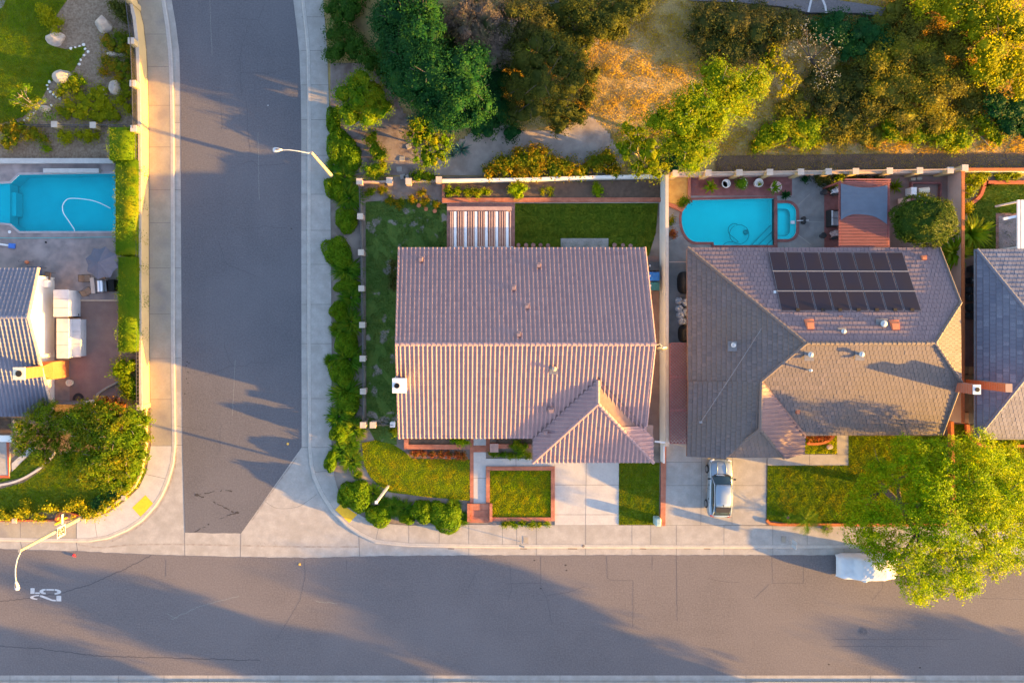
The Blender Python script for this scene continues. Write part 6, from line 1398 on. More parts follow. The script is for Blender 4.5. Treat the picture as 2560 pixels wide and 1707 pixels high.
sg = thing('speed_limit_sign', 'white speed limit 25 sign strapped to the corner street lamp', 'sign', on_pole(3.2))
c0 = on_pole(3.2) + Vector((.2, -.12, 0)); b = MB(); b.box(c0, (.02, .86, 1.15)); b.build('sign_panel', MATS['sign_white'], sg)
rot = Matrix.Rotation(R(90), 4, 'Z') @ Matrix.Rotation(R(90), 4, 'X')
for body, size, dz, dy in (('SPEED', .23, .40, 0), ('LIMIT', .23, .18, 0), ('25', .62, -.24, 0)):
    text_mesh(body, size, sg, 'lettering', 'black_paint', Matrix.Translation(c0 + Vector((.014, dy, dz))) @ rot)
b = MB()
for dz in (-.4, .4): b.bar(c0 + Vector((-.32, .1, dz)), c0 + Vector((-.012, .1, dz)), .05, .04)
b.build('strap', MATS['lead'], sg)
ss = thing('street_name_sign', 'narrow blue and white street name blade on the corner lamp', 'sign', on_pole(2.9))
c1 = on_pole(2.85) + Vector((.08, .62, 0)); b = MB(); b.box(c1, (.02, 1.0, .26)); b.build('blade', MATS['sign_white'], ss)
b = MB()
for k, (dy, ln) in enumerate(((-.4, .1), (-.26, .12), (-.1, .08), (.04, .14), (.2, .09), (.34, .12))): b.box(c1 + Vector((.013, dy, .0)), (.004, ln, .13))
b.build('lettering', MATS['sign_blue'], ss); b = MB(); b.bar(c1 + Vector((0, -.62, 0)), c1 + Vector((0, -.5, 0)), .05, .06); b.build('bracket', MATS['lead'], ss)
# brick nook with hydrant and bollards
wall_line('brick_edging', 'brick nook edging around the yellow hydrant at the corner', 'edging', [(148, 1302), (152, 1284), (168, 1278), (204, 1291)], .2, .4, 'brick_orange')
hy = thing('fire_hydrant', 'yellow fire hydrant in the brick nook by the lamp', 'hydrant', P(190, 1290, .1)); p = P(190, 1290, .1)
b = MB(); b.lathe(p, [(.17, 0), (.17, .05), (.12, .06), (.12, .55), (.16, .56), (.16, .6), (.12, .66), (.05, .74), (.03, .8)], 14); b.build('barrel', MATS['yellow_paint'], hy)
for a in (0, 90, 180):
    b = MB(); d = Vector((math.cos(R(a + 45)), math.sin(R(a + 45)), 0)); b.tube([p + Vector((0, 0, .42)) + d * .1, p + Vector((0, 0, .42)) + d * .24], .065, 10); b.build('outlet', MATS['yellow_paint'], hy)
for x, y, lb in ((166, 1293, 'yellow bollard between the hydrant and street name sign'), (152, 1303, 'yellow bollard at the sidewalk edge under the speed sign')):
    b = MB(); b.lathe(P(x, y, .1), [(.09, 0), (.09, .8), (.06, .86)], 12); tag(b.build('bollard', MATS['yellow_paint']), lb, 'bollard')

# ---------------------------------------------------------------- left lot: pool, patio, rock garden
def water_mat(name, tint):
    m, nt, bs = nodes(name); MATS[name] = m
    tr = nt.nodes.new('ShaderNodeBsdfTransparent'); tr.inputs['Color'].default_value = rgba(tint)
    gl = nt.nodes.new('ShaderNodeBsdfGlossy'); gl.inputs['Roughness'].default_value = .04
    f, n = noise_fac(nt, 3.0, 2.0, 0, 1); bp = nt.nodes.new('ShaderNodeBump'); bp.inputs['Strength'].default_value = .12; bp.inputs['Distance'].default_value = .05
    nt.links.new(n.outputs['Fac'], bp.inputs['Height']); nt.links.new(bp.outputs[0], gl.inputs['Normal'])
    fr = nt.nodes.new('ShaderNodeFresnel'); fr.inputs['IOR'].default_value = 1.33; nt.links.new(bp.outputs[0], fr.inputs['Normal'])
    mx = nt.nodes.new('ShaderNodeMixShader'); nt.links.new(fr.outputs[0], mx.inputs[0]); nt.links.new(tr.outputs[0], mx.inputs[1]); nt.links.new(gl.outputs[0], mx.inputs[2])
    nt.links.new(mx.outputs[0], nt.nodes['Material Output'].inputs['Surface'])
water_mat('pool_water', (.06, .93, .98)); water_mat('pool_water_light', (.10, .985, .995))
M('pool_plaster', (.30, .68, .70), (.36, .74, .76), .8, .8, c3=(.42, .78, .78), scale3=.3); M('pool_plaster_light', (.50, .86, .86), (.56, .90, .90), .8, .8, c3=(.66, .92, .91), scale3=.3)
M('pool_step', (.60, .80, .80), (.56, .76, .77), .8, .8)
def basin(poly, depth, label, water_z=.02, name='swimming_pool', sfx=''):
    top = PL(poly, .12); t = thing(name, label, 'pool', sum(top, Vector()) / len(top))
    a = sum(p.x * q.y - q.x * p.y for p, q in zip(top, top[1:] + top[:1]))
    if a < 0: top.reverse()
    b = MB(); n = len(top)
    for i in range(n):
        p, q = top[i], top[(i + 1) % n]; b.poly([p, q, Vector((q.x, q.y, -depth)), Vector((p.x, p.y, -depth))])
    b.poly([Vector((p.x, p.y, -depth)) for p in top]); b.build('basin', MATS['pool_plaster' + sfx], t)
    b = MB(); b.poly([Vector((p.x, p.y, water_z)) for p in top]); b.build('water', MATS['pool_water' + sfx], t); return t
M('hose_white', (.62, .68, .68), rough=.5); M('hose_teal', (.05, .40, .42), rough=.5); M('coping', (.34, .30, .30), (.28, .25, .26), 2.5, .8, .2, 30)
pool = basin(POOL_L, 1.3, 'turquoise pool with cut corners beside the clipped hedge')
b = MB(); b.prism(PL([(-40, 462), (25, 459), (25, 559), (-40, 553)], -.12), 1.1, 0); b.build('shelf', MATS['pool_step'], pool)
b = MB(); b.prism(PL([(29, 481), (40, 481), (40, 540), (29, 540)], -.35), .9, 0); b.build('step', MATS['pool_step'], pool)
outer = grow(POOL_L, 5)
b = MB()
for i in range(len(POOL_L)):
    j = (i + 1) % len(POOL_L); b.prism(PL([POOL_L[i], POOL_L[j], outer[j], outer[i]], .16), .05)
b.build('coping', MATS['coping'], pool)
b = MB(); b.tube([P(x, y, .05) for x, y in smooth_px([(187, 580), (184, 571), (172, 553), (158, 531), (157, 513), (166, 500), (182, 496), (223, 500), (250, 508), (276, 521)])], .035, 6); tag(b.build('pool_hose', MATS['hose_white']), 'white hose floating in a loop on the pool by hedge', 'hose')
sheet('pool_deck', DECK_L, .125, MATS['patio_stamped'], [HOLE_L])
slab('patio', [(174, 753), (302, 753), (302, 1003), (174, 1003)], .132, .03, 'patio_brown')
b = MB(); b.prism(PL([(174, 749), (302, 749), (302, 753), (174, 753)], .2), .1); tag(b.build('patio_step', MATS['trim_tan']), 'pale step edge between the stamped deck and brown patio', 'step')
wall_line('bond_wall', 'low concrete wall along the mulch above the left pool', 'wall', [(-60, 411), (290, 411)], .36, .45, 'concrete_new', cap=.04)
b = MB(); b.prism(PL([(107, 421), (247, 421), (247, 432), (107, 432)], .5), .4); tag(bevel(b.build('pool_bench', MATS['concrete_new']), .03), 'long concrete bench block on the pool edge', 'bench')
b = MB(); b.tube([P(x, y, .17) for x, y in smooth_px([(-20, 592), (0, 595), (60, 595.5), (160, 594.5), (292, 593)])], .022, 6); tag(b.build('garden_hose', MATS['hose_teal']), 'teal garden hose along the pool deck joint', 'hose')
b = MB(); b.lathe(P(24, 580, .16), [(.13, 0), (.13, .02)], 14); tag(b.build('skimmer_lid', MATS['white_enamel']), 'round white skimmer lid at the pool corner', 'lid')
b = MB(); b.lathe(P(115, 606, .13), [(.08, 0), (.08, .06)], 6); tag(b.build('drain', MATS['dark_gap']), 'small black drain on the stamped deck', 'drain')
pb = thing('pool_brush', 'pool brush with white pole and blue head on the deck', 'brush', P(20, 610, .13)); b = MB(); b.tube([P(-60, 603, .2), P(22, 614, .2)], .09, 8); b.build('pole', MATS['white_enamel'], pb)
b = MB(); b.box(P(30, 615, .22), (.55, .42, .18), -.1); bevel(b.build('head', M('blue_plastic', (.05, .16, .50), (.04, .12, .42), 4, .45), pb), .05)
# patio furniture
um = thing('patio_umbrella', 'grey blue eight sided patio umbrella beside the hedge', 'umbrella', P(253, 664, .13))
M('canvas_grey', (.085, .09, .125), (.075, .08, .11), 2, .9); M('sling_tan', (.33, .19, .12), (.28, .16, .10), 6, .8); M('frame_bronze', (.08, .05, .04), rough=.5); M('table_top', (.44, .34, .28), (.38, .30, .25), 3, .7)
ct_ = P(246, 656, 2.65); b = MB(); rim = []
for k in range(8):
    a = R(22.5 + 45 * k + 8); rim.append(Vector((ct_.x + 1.36 * math.cos(a), ct_.y + 1.36 * math.sin(a), 2.12)))
for k in range(8):
    p, q = rim[k], rim[(k + 1) % 8]; m_ = (p + q) / 2; m_ = m_.lerp(ct_, .1); m_.z = 2.10; a1, a2 = ct_.lerp(p, .5), ct_.lerp(q, .5); a1.z += .05; a2.z += .05; mm_ = (a1 + a2) / 2 - Vector((0, 0, .04))
    for tri in ((ct_, a1, mm_), (ct_, mm_, a2), (a1, p, m_), (a1, m_, mm_), (mm_, m_, q), (mm_, q, a2)): b.poly(tri)
b.build('canopy', MATS['canvas_grey'], um)
b = MB(); b.tube([Vector((ct_.x, ct_.y, .13)), Vector((ct_.x, ct_.y, 2.72))], .024, 8); b.build('pole', MATS['frame_bronze'], um)
b = MB()
for p in rim: b.bar(ct_ - Vector((0, 0, .03)), p + Vector((0, 0, -.02)), .02, .02)
b.build('ribs', MATS['frame_bronze'], um); b = MB(); b.lathe((ct_.x, ct_.y, .13), [(.3, 0), (.28, .08), (.05, .12)], 14); b.build('base', MATS['lead'], um)
def sling_chair():
    t = thing('patio_chair', 'x', 'chair', (0, 0, 0)); f = MB()
    for s in (-1, 1):
        f.tube([(s * .28, .26, 0), (s * .28, .28, .42), (s * .28, -.22, .40), (s * .28, -.42, .95)], .016, 6); f.tube([(s * .28, -.24, .40), (s * .28, -.34, 0)], .016, 6); f.tube([(s * .30, .26, .42), (s * .31, .22, .62), (s * .31, -.3, .64)], .02, 6)
    f.bar((-.28, -.42, .95), (.28, -.42, .95), .03, .03); f.bar((-.28, .28, .42), (.28, .28, .42), .03, .03); f.build('frame', MATS['frame_bronze'], t)
    b = MB(); b.poly([(-.27, .27, .43), (-.27, -.22, .41), (.27, -.22, .41), (.27, .27, .43)]); b.poly([(-.27, .27, .42), (.27, .27, .42), (.27, -.22, .40), (-.27, -.22, .40)]); b.build('seat', MATS['sling_tan'], t)
    b = MB(); b.poly([(-.27, -.22, .41), (-.27, -.42, .94), (.27, -.42, .94), (.27, -.22, .41)]); b.poly([(-.27, -.23, .41), (.27, -.23, .41), (.27, -.43, .94), (-.27, -.43, .94)]); b.build('backrest', MATS['sling_tan'], t); return t
chair = sling_chair()
for i, (x, y, rz, lb) in enumerate(((227, 729, R(-52), 'tan sling chair turned toward the table, nearest the brown patio'), (224, 697, R(-88), 'tan sling chair half hidden beneath the umbrella edge'), (128, 691, R(85), 'bronze sling chair alone beside the white air conditioner'), (264, 690, R(95), 'dark sling chair under the umbrella beside the hedge'))):
    o = chair if i == 0 else copy_tree(chair); o.location = P(x, y, .13); o.rotation_euler.z = rz; tag(o, lb, 'chair', 'patio chairs on the stamped deck')
def table(label, px, py, sx, sy, rz, topmat):
    p = P(px, py, .13); t = thing('patio_table', label, 'table', p); c, s = math.cos(rz), math.sin(rz)
    b = MB(); b.box(p + Vector((0, 0, .72)), (sx, sy, .04), rz); bevel(b.build('tabletop', MATS[topmat], t), .012)
    for i in (-1, 1):
        for j in (-1, 1):
            dx, dy = i * (sx / 2 - .06), j * (sy / 2 - .06); q = p + Vector((dx * c - dy * s, dx * s + dy * c, 0)); b = MB(); b.tube([q, q + Vector((0, 0, .7))], .018, 6); b.build('leg', MATS['frame_bronze'], t)
table('narrow tan side table between the sling chair and grill', 243, 715, .34, 1.3, R(6), 'table_top')
table('grey glass table on the deck beyond the blue tile roof', 99, 683, 1.25, 1.0, 0, 'canvas_grey')
gr = thing('barbecue_grill', 'silver lidded barbecue grill below the umbrella', 'grill', P(266, 718, .13)); p = P(265, 717, .13); M('steel', (.55, .57, .60), rough=.3, metal=.8); rzg = R(6)
b = MB(); b.box(p + Vector((0, 0, .42)), (.75, .9, .78), rzg); b.build('cabinet', MATS['frame_bronze'], gr)
b = MB(); b.tube([p + Vector((.02, -.45, .86)), p + Vector((-.02, .45, .86))], .27, 14); b.build('lid', MATS['steel'], gr)
b = MB(); b.box(p + Vector((.36, 0, .84)), (.2, .86, .05), rzg); b.build('shelf', MATS['lead'], gr); b = MB(); b.bar(p + Vector((.27, -.35, 1.0)), p + Vector((.24, .35, 1.0)), .03, .03); b.build('handle', MATS['steel'], gr)
b = MB(); b.box(P(283, 714, .5), (.5, .95, .75), R(6)); bevel(tag(b.build('storage_box', MATS['dark_gap']), 'black storage box between the grill and the hedge', 'box'), .03)
orn = thing('yard_ornament', 'terracotta ornament with curled wire arms on the stamped deck', 'ornament', P(70, 656, .13)); p = P(70, 656, .13)
b = MB(); b.lathe(p, [(.1, 0), (.16, .12), (.15, .25), (.06, .33)], 12); b.build('pot', MATS['terracotta'], orn)
b = MB()
for s in (-1, 1): b.tube([p + Vector((s * .1, 0, .2)), p + Vector((s * .35, .05, .3)), p + Vector((s * .6, 0, .3)), p + Vector((s * .62, .15, .28)), p + Vector((s * .5, .16, .27))], .014, 6)
b.build('wire_arms', MATS['iron'], orn)
for x, y, r, mt, lb in ((194.5, 787, .26, 'dark_gap', 'round black tub beside the low white cabinet'), (178, 956, .28, 'stucco_cream', 'round beige planter pot under the brick chimney')):
    b = MB(); b.lathe(P(x, y, .13), [(r * .8, 0), (r, .36), (r * .85, .37), (r * .8, .3)], 18); tag(b.build('tub', MATS[mt]), lb, 'tub')
b = MB(); p = P(196, 1000, .14); b.poly([p + Vector((.5 * math.cos(t), .6 * math.sin(t), 0)) for t in np.linspace(0, math.pi, 15)]); b.poly([p + Vector((.3 * math.cos(t), .36 * math.sin(t), .006)) for t in np.linspace(0, math.pi, 15)], 1); tag(b.build('door_mat', [MATS['black_paint'], MATS['frame_bronze']]), 'half round black door mat on the brown patio', 'door mat')
wall_line('side_gate', 'dark gate wall between the white house and corner tree', 'gate', [(141, 1005), (232, 1005)], .12, 1.5, 'lead')
b = pillar_mb(238, 1004, .4, 1.3); tag(b.build('pillar', [MATS['stucco_white'], MATS['cap_stone']]), 'pale pillar at the end of the side gate', 'pillar')
wall_line('planter_edge', 'pale curved planter edge at the patio corner', 'edging', [(245, 1003), (250, 985), (272, 970), (302, 955)], .16, .35, 'concrete_old')
# entry porch
slab('porch', [(-200, 1106), (24, 1106), (24, 1190), (-200, 1190)], .2, .12, 'concrete'); wall_line('brick_edging', 'pinkish red brick edging around the entry porch', 'edging', [(-200, 1193), (27, 1193), (27, 1103)], .24, .12, 'brick_red', z0=.1)
slab('path', [(29, 1158), (88, 1106), (95, 1112), (30, 1178)], .16, .08, 'concrete_new')
b = MB(); q = smooth_px([(-40, 1221), (0, 1215), (45, 1204), (90, 1180), (120, 1155), (138, 1134)]); b.strip(PL(q, .2), .2); b2 = MB()
for p_, r_ in zip(q, q[1:]): b2.prism(PL([p_, r_, (r_[0] - 2, r_[1] - 5), (p_[0] - 2, p_[1] - 5)], .2), .1)
tag(b2.build('mow_strip', MATS['concrete_new']), 'pale curved concrete mow strip through the corner lawn', 'edging')
for i, (x, y) in enumerate(((37, 1054), (38, 1065), (43, 1077), (39, 1106))):
    b = MB(); b.lathe(P(x, y, .11), [(.17, 0), (.17, .08), (.15, .09)], 12); tag(b.build('log_round', MATS['trim_tan']), 'round log stepping block by the porch, %s from the roof' % ORD[i], 'log', 'log stepping blocks beside the porch')
slab('planter_bed', [(-200, 1046), (26, 1046), (26, 1086), (-200, 1086)], .14, .04, 'dark_soil')
# rock garden
def boulder(label, px, py, rx, ry, h, seed, mat='rock'):
    rg = np.random.default_rng(seed); bm = bmesh.new(); bmesh.ops.create_icosphere(bm, subdivisions=3, radius=1)
    dirs = unit(rg.normal(size=(9, 3))); ds = rg.uniform(.62, .95, 9)
    for v in bm.verts:
        for d, s in zip(dirs, ds):
            k = v.co.dot(Vector(d)); 
            if k > s: v.co -= Vector(d) * (k - s)
        v.co += Vector(rg.normal(0, .012, 3))
        v.co = Vector((v.co.x * rx, v.co.y * ry, max(v.co.z, -.4) * h))
    me = bpy.data.meshes.new('boulder'); bm.to_mesh(me); bm.free(); me.transform(Matrix.Translation(P(px, py, .1 + h * .3)))
    return tag(put('boulder', me, MATS[mat]), label, 'boulder', None)
M('rock', (.44, .36, .28), (.34, .28, .23), 2.5, .9, .6, 9, c3=(.26, .22, .20), scale3=1.5)
for i, (x, y, rx, ry, h, lb) in enumerate(((260, 62, .72, .75, .8, 'large sunlit boulder near the top of the rock garden'), (140, 98, .85, .6, .55, 'flat layered boulder on the lawn edge'), (159, 195, .85, .62, .8, 'sharp grey boulder behind the green bush'), (290, 221, .52, .68, .7, 'tall pale boulder beside the railing'), (262, 226, .2, .24, .25, 'small brown rock left of the tall pale boulder'), (283, 137, .55, .22, .4, 'narrow pale rock among the orange groundcover'), (114, 273, .45, .32, .35, 'low tan rock under the leaning young tree'), (264, 238, .14, .14, .2, 'tiny rock below the small brown rock'), (306, 138, .3, .2, .3, 'small pale rock close to the railing'))): boulder(lb, x, y, rx, ry, h, 60 + i)
peb = [(177, 122), (188, 119), (199, 116), (209, 112), (213, 123), (220, 130), (210, 139), (202, 150), (198, 161), (124, 205), (118, 214), (120, 223), (126, 230), (134, 237), (140, 243), (150, 247), (61, 301), (70, 297), (75, 290), (84, 284), (128, 264)]
rg = np.random.default_rng(5); bm = bmesh.new(); bmesh.ops.create_icosphere(bm, subdivisions=2, radius=.11); [v.co.__imul__(1 + .12 * math.sin(v.co.x * 40 + v.co.y * 31)) for v in bm.verts]; pme = bpy.data.meshes.new('edging_stone'); bm.to_mesh(pme); bm.free(); M('white_stone', (.62, .60, .55), (.52, .50, .46), 8, .85); pme.materials.append(MATS['white_stone'])
p0 = bpy.data.objects.new('edging_stone', pme)
for i, (x, y) in enumerate(peb):
    o = p0 if i == 0 else p0.copy(); COL.objects.link(o); s = rg.uniform(.7, 1.2); o.location = P(x, y, .13); o.scale = (s, s * rg.uniform(.8, 1.2), .7); o.rotation_euler.z = rg.uniform(0, 6)
    seg = ('along the upper mulch edge, %s from its left' % ORD[i]) if i < 9 else ('in the curved row below the sharp boulder, %s from its top' % ORD[i - 9]) if i < 16 else ('beside the leaning young tree, %s from its lower left' % ORD[i - 16])
    tag(o, 'small white edging stone %s' % seg, 'stone', 'white edging stones around the lawn')
rf_ = thing('garden_fence', 'thin rail fence with two square pillars below the rock garden', 'fence', P(200, 320, .1))
for x, y in ((152, 319), (247, 321)): pillar_mb(x, y, .42, .9).build('pillar', [MATS['stucco_lit'], MATS['cap_stone']], rf_)
b = MB(); railing(b, P(60, 319), P(330, 320), .1, .75, .25); b.build('railing', MATS['iron'], rf_)
slab('path', [(-60, -60), (14, -60), (14, 0), (8, 18), (0, 22), (-60, 22)], .13, .05, 'patio_stamped')
# ---------------------------------------------------------------- wheelie bins and side yards
M('bin_black', (.035, .04, .045), (.028, .03, .035), 4, .5); M('bin_blue', (.02, .13, .38), (.018, .10, .30), 4, .5); M('bin_green', (.03, .13, .12), (.025, .10, .10), 4, .5)
M('rubber', (.02, .02, .022), rough=.85)
def bin_(label, px, py, mat, rz=0.0, s=1.0, group=None):
    t = thing('wheelie_bin', label, 'bin', (0, 0, 0), group); b = MB(); n0 = len(b.v)
    for z, wx, wy in ((.06, .34, .26), (.95, .43, .34)):
        for i, j in ((-1, -1), (1, -1), (1, 1), (-1, 1)): b.v.append((i * wx, j * wy, z))
    for k in range(4): b.f.append((k, (k + 1) % 4, 4 + (k + 1) % 4, 4 + k)); b.m.append(0)
    b.f.append((3, 2, 1, 0)); b.m.append(0); b.build('body', MATS[mat], t)
    b = MB(); b.box((-.02, 0, .99), (.94, .72, .08)); b.box((-.1, 0, 1.035), (.62, .5, .03)); bevel(b.build('lid', MATS[mat], t), .03)
    b = MB(); b.tube([(.47, -.26, .93), (.47, .26, .93)], .022, 8); b.build('handle', MATS[mat], t)
    for sg in (-1, 1): b = MB(); b.tube([(.36, sg * .28, .12), (.36, sg * .36, .12)], .12, 14); b.build('wheel', MATS['rubber'], t)
    b = MB(); b.box((-.3, .04, 1.053), (.09, .16, .006)); b.build('lid_label', MATS['white_paint'], t)
    t.location = P(px, py, .13); t.rotation_euler.z = rz; t.scale = (s, s, s); return t
bin_('black wheelie bin at the north end of the row by the wall', 1625, 668, 'bin_black', group='wheelie bins against the tall white wall')
bin_('blue wheelie bin in the middle of the row by the wall', 1626, 693, 'bin_blue', group='wheelie bins against the tall white wall')
bin_('green wheelie bin at the south end of the row by the wall', 1627, 717, 'bin_green', s=.95, group='wheelie bins against the tall white wall')
ds = thing('satellite_dish', 'grey satellite dish on a short mast beside the gable end', 'satellite dish', P(1642, 866, .13))
p = P(1640, 864, .13); q = P(1655, 868, 4.3); b = MB(); b.tube([Vector((q.x - .5, q.y + .1, 4.0)), Vector((q.x - .1, q.y + .25, 4.15)), q + Vector((0, .06, 0))], .03, 8); b.tube([Vector((q.x - .5, q.y + .1, 4.0)), Vector((q.x - .62, q.y + .35, 4.35))], .02, 6); b.build('mast', MATS['white_enamel'], ds)
b = MB(); prof = [(.02 + .38 * k / 5, .10 * (k / 5) ** 2) for k in range(6)]; b.lathe((0, 0, 0), prof, 24); me = b.mesh('dish', True); me.transform(Matrix.Translation(q) @ Matrix.Rotation(R(68), 4, 'X')); put('dish', me, MATS['galvanised'], ds)
b = MB(); b.tube([q + Vector((0, -.02, -.1)), q + Vector((0, -.32, .06))], .015, 6); b.box(q + Vector((0, -.34, .08)), (.1, .08, .08)); b.build('feed_arm', MATS['lead'], ds)

# ---------------------------------------------------------------- pool house: deck, pool, spa
M('deck_grey', (.20, .195, .19), (.155, .15, .148), 1.6, .85, .3, 40, c3=(.24, .23, .225), scale3=.7)
M('orange_soil', (.42, .27, .08), (.34, .20, .06), 2.5, .95, .9, 20)
sheet('pool_deck', [(1672, 440), (2200, 440), (2200, 640), (1672, 640)], .125, MATS['deck_grey'], [HOLE_R, HOLE_S])
b = MB()
for l in ([(1672, 566), (1705, 562)], [(1672, 605), (1708, 588)], [(1994, 515), (2025, 485)], [(1998, 553), (2058, 556)], [(1992, 585), (2028, 612)], [(1975, 600), (1975, 620)]): b.strip(PL(l, .129), .05, 0)
tag(b.build('deck_joints', MATS['concrete']), kind='structure')
pool2 = basin(POOL_R, .95, 'bright turquoise pool with one rounded end behind the solar house', sfx='_light')
for k, (a, c) in enumerate((((1927, 563), (1880, 612)), ((1932, 578), (1897, 612)), ((1934, 596), (1917, 612)))):
    b = MB(); b.prism(PL([a, (1937.5, a[1]), (1937.5, 612.5), c], -.62 + .22 * k), .3, 0); b.strip(PL([a, c], -.615 + .22 * k), .07, 1); b.build('step', [MATS['pool_step'], MATS['hose_teal']], pool2)
def ringband(poly, d, z, h, mat, parent, name='coping', skip=0):
    o = grow(poly, d); b = MB(); n = len(poly)
    for i in range(n - skip):
        j = (i + 1) % n; b.prism(PL([poly[i], poly[j], o[j], o[i]], z), h)
    return b.build(name, MATS[mat], parent)
ringband(POOL_R, 6, .17, .06, 'brick_deck', pool2)
spa = basin(SPA, .45, 'small rounded spa joined to the turquoise pool', .04, 'spa_pool', '_light')
inner = [(1943.6, 523), (1962, 523)] + [(1962 + 12 * math.cos(t), 535 + 12 * math.sin(t)) for t in np.linspace(-1.4, 0, 5)] + [(1962 + 12 * math.cos(t), 577 + 12 * math.sin(t)) for t in np.linspace(0, 1.4, 5)] + [(1962, 589), (1943.6, 589)]
from mathutils.geometry import tessellate_polygon
lp = [PL(SPA, -.12), PL(inner, -.12)]; vs = lp[0] + lp[1]; me = bpy.data.meshes.new('bench'); me.from_pydata([tuple(v) for v in vs], [], [t if (vs[t[1]] - vs[t[0]]).cross(vs[t[2]] - vs[t[1]]).z > 0 else t[::-1] for t in tessellate_polygon(lp)]); me.update(); put('bench', me, MATS['pool_step'], spa)
b = MB(); b.tube(PL(inner + [inner[0]], -.11), .03, 6); b.build('tile_line', MATS['hose_teal'], spa)
ringband(SPA, 7, .17, .06, 'brick_deck', spa, skip=1)
b = MB(); b.prism(PL([(1936.6, 496), (1943.4, 496), (1943.4, 613), (1936.6, 613)], .19), .5); b.build('divider', MATS['brick_deck'], spa)
b = MB(); b.box(P(1982, 556, .18), (.36, .26, .05)); bevel(b.build('skimmer', MATS['white_enamel'], spa), .03)
b = MB(); b.tube([P(x, y, -.62) for x, y in smooth_px([(1808, 612), (1822, 605), (1845, 606), (1836, 596), (1822, 583), (1822, 568), (1832, 560), (1843, 560)] )], .03, 6)
circ = [(1848 + 24 * math.cos(t), 586 + 24 * math.sin(t)) for t in np.linspace(-1.9, 4.2, 30)]
b.tube([P(x, y, -.6) for x, y in circ], .03, 6); b.lathe(P(1864, 581, -.92), [(.22, 0), (.22, .12), (.12, .2)], 12); tag(b.build('pool_cleaner', MATS['hose_teal']), 'pool cleaner with a coiled hose on the pool floor', 'pool cleaner')
slab('patio', [(1727, 443), (1980, 443), (1980, 489.5), (1727, 489.5)], .145, .02, 'brick_deck'); slab('patio', [(2061, 470), (2096, 470), (2096, 622), (2061, 622)], .145, .02, 'brick_deck'); slab('patio', [(2096, 440), (2400, 440), (2400, 622), (2096, 622)], .14, .02, 'patio_brown')
pl = thing('brick_planter', 'sunlit curved planter of orange soil in the pool corner', 'planter', P(1700, 480, .12)); b = MB(); b.prism(PL([(1673, 444), (1720, 444), (1720, 496), (1712, 512), (1705, 518), (1690, 512), (1673, 506)], .30), .2); b.build('soil', MATS['orange_soil'], pl)
b = MB(); b.prism(PL([(1720.2, 444), (1727, 444), (1727, 500), (1713, 520), (1706, 530), (1673, 516), (1673, 506.5), (1690, 512.5), (1704, 519), (1711.5, 513), (1720.2, 497)], .38), .28); b.build('brick_wall', MATS['brick_x'], pl)
# walls around it
nw = thing('pool_fence_wall', 'pinkish wall topped by slatted railing and pillars behind the pool', 'wall', P(2000, 447, 0))
wall_line('wall', None, None, [(1662, 446), (2000, 443), (2372, 438)], .2, 1.15, 'stucco_pink', parent=nw, cap=.05, capmat='cap_stone')
b = MB(); railing(b, P(1662, 443), P(2372, 435), 1.2, .62, .17); b.build('railing', MATS['trim_tan'], nw)
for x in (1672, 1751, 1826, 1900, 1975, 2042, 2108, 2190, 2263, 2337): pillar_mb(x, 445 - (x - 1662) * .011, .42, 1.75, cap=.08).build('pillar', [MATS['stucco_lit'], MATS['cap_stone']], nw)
ew = thing('boundary_wall', 'tall tan wall between the round clipped tree and far right yard', 'wall', P(2366, 560, 0))
wall_line('wall', None, None, [(2366, 436), (2366, 1050)], .2, 1.7, 'stucco_pink', parent=ew, cap=.05, capmat='brick_orange')
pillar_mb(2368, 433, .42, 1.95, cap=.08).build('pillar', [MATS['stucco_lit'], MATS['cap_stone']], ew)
wall_line('garden_wall', 'low brick capped wall along the north edge of the far right yard', 'wall', [(2372, 434), (2700, 434)], .2, 1.0, 'stucco_white', cap=.05, capmat='brick_orange')
wall_line('garden_wall', 'low orange brick wall running under the feathery tree', 'wall', [(2366, 1052), (2372, 1290)], .26, .5, 'brick_orange')
wall_line('brick_edging', 'red brick curb along the sidewalk under the feathery tree', 'edging', [(1911, 1300), (1920, 1309), (1945, 1312), (2360, 1313)], .22, .2, 'brick_orange', z0=.1)
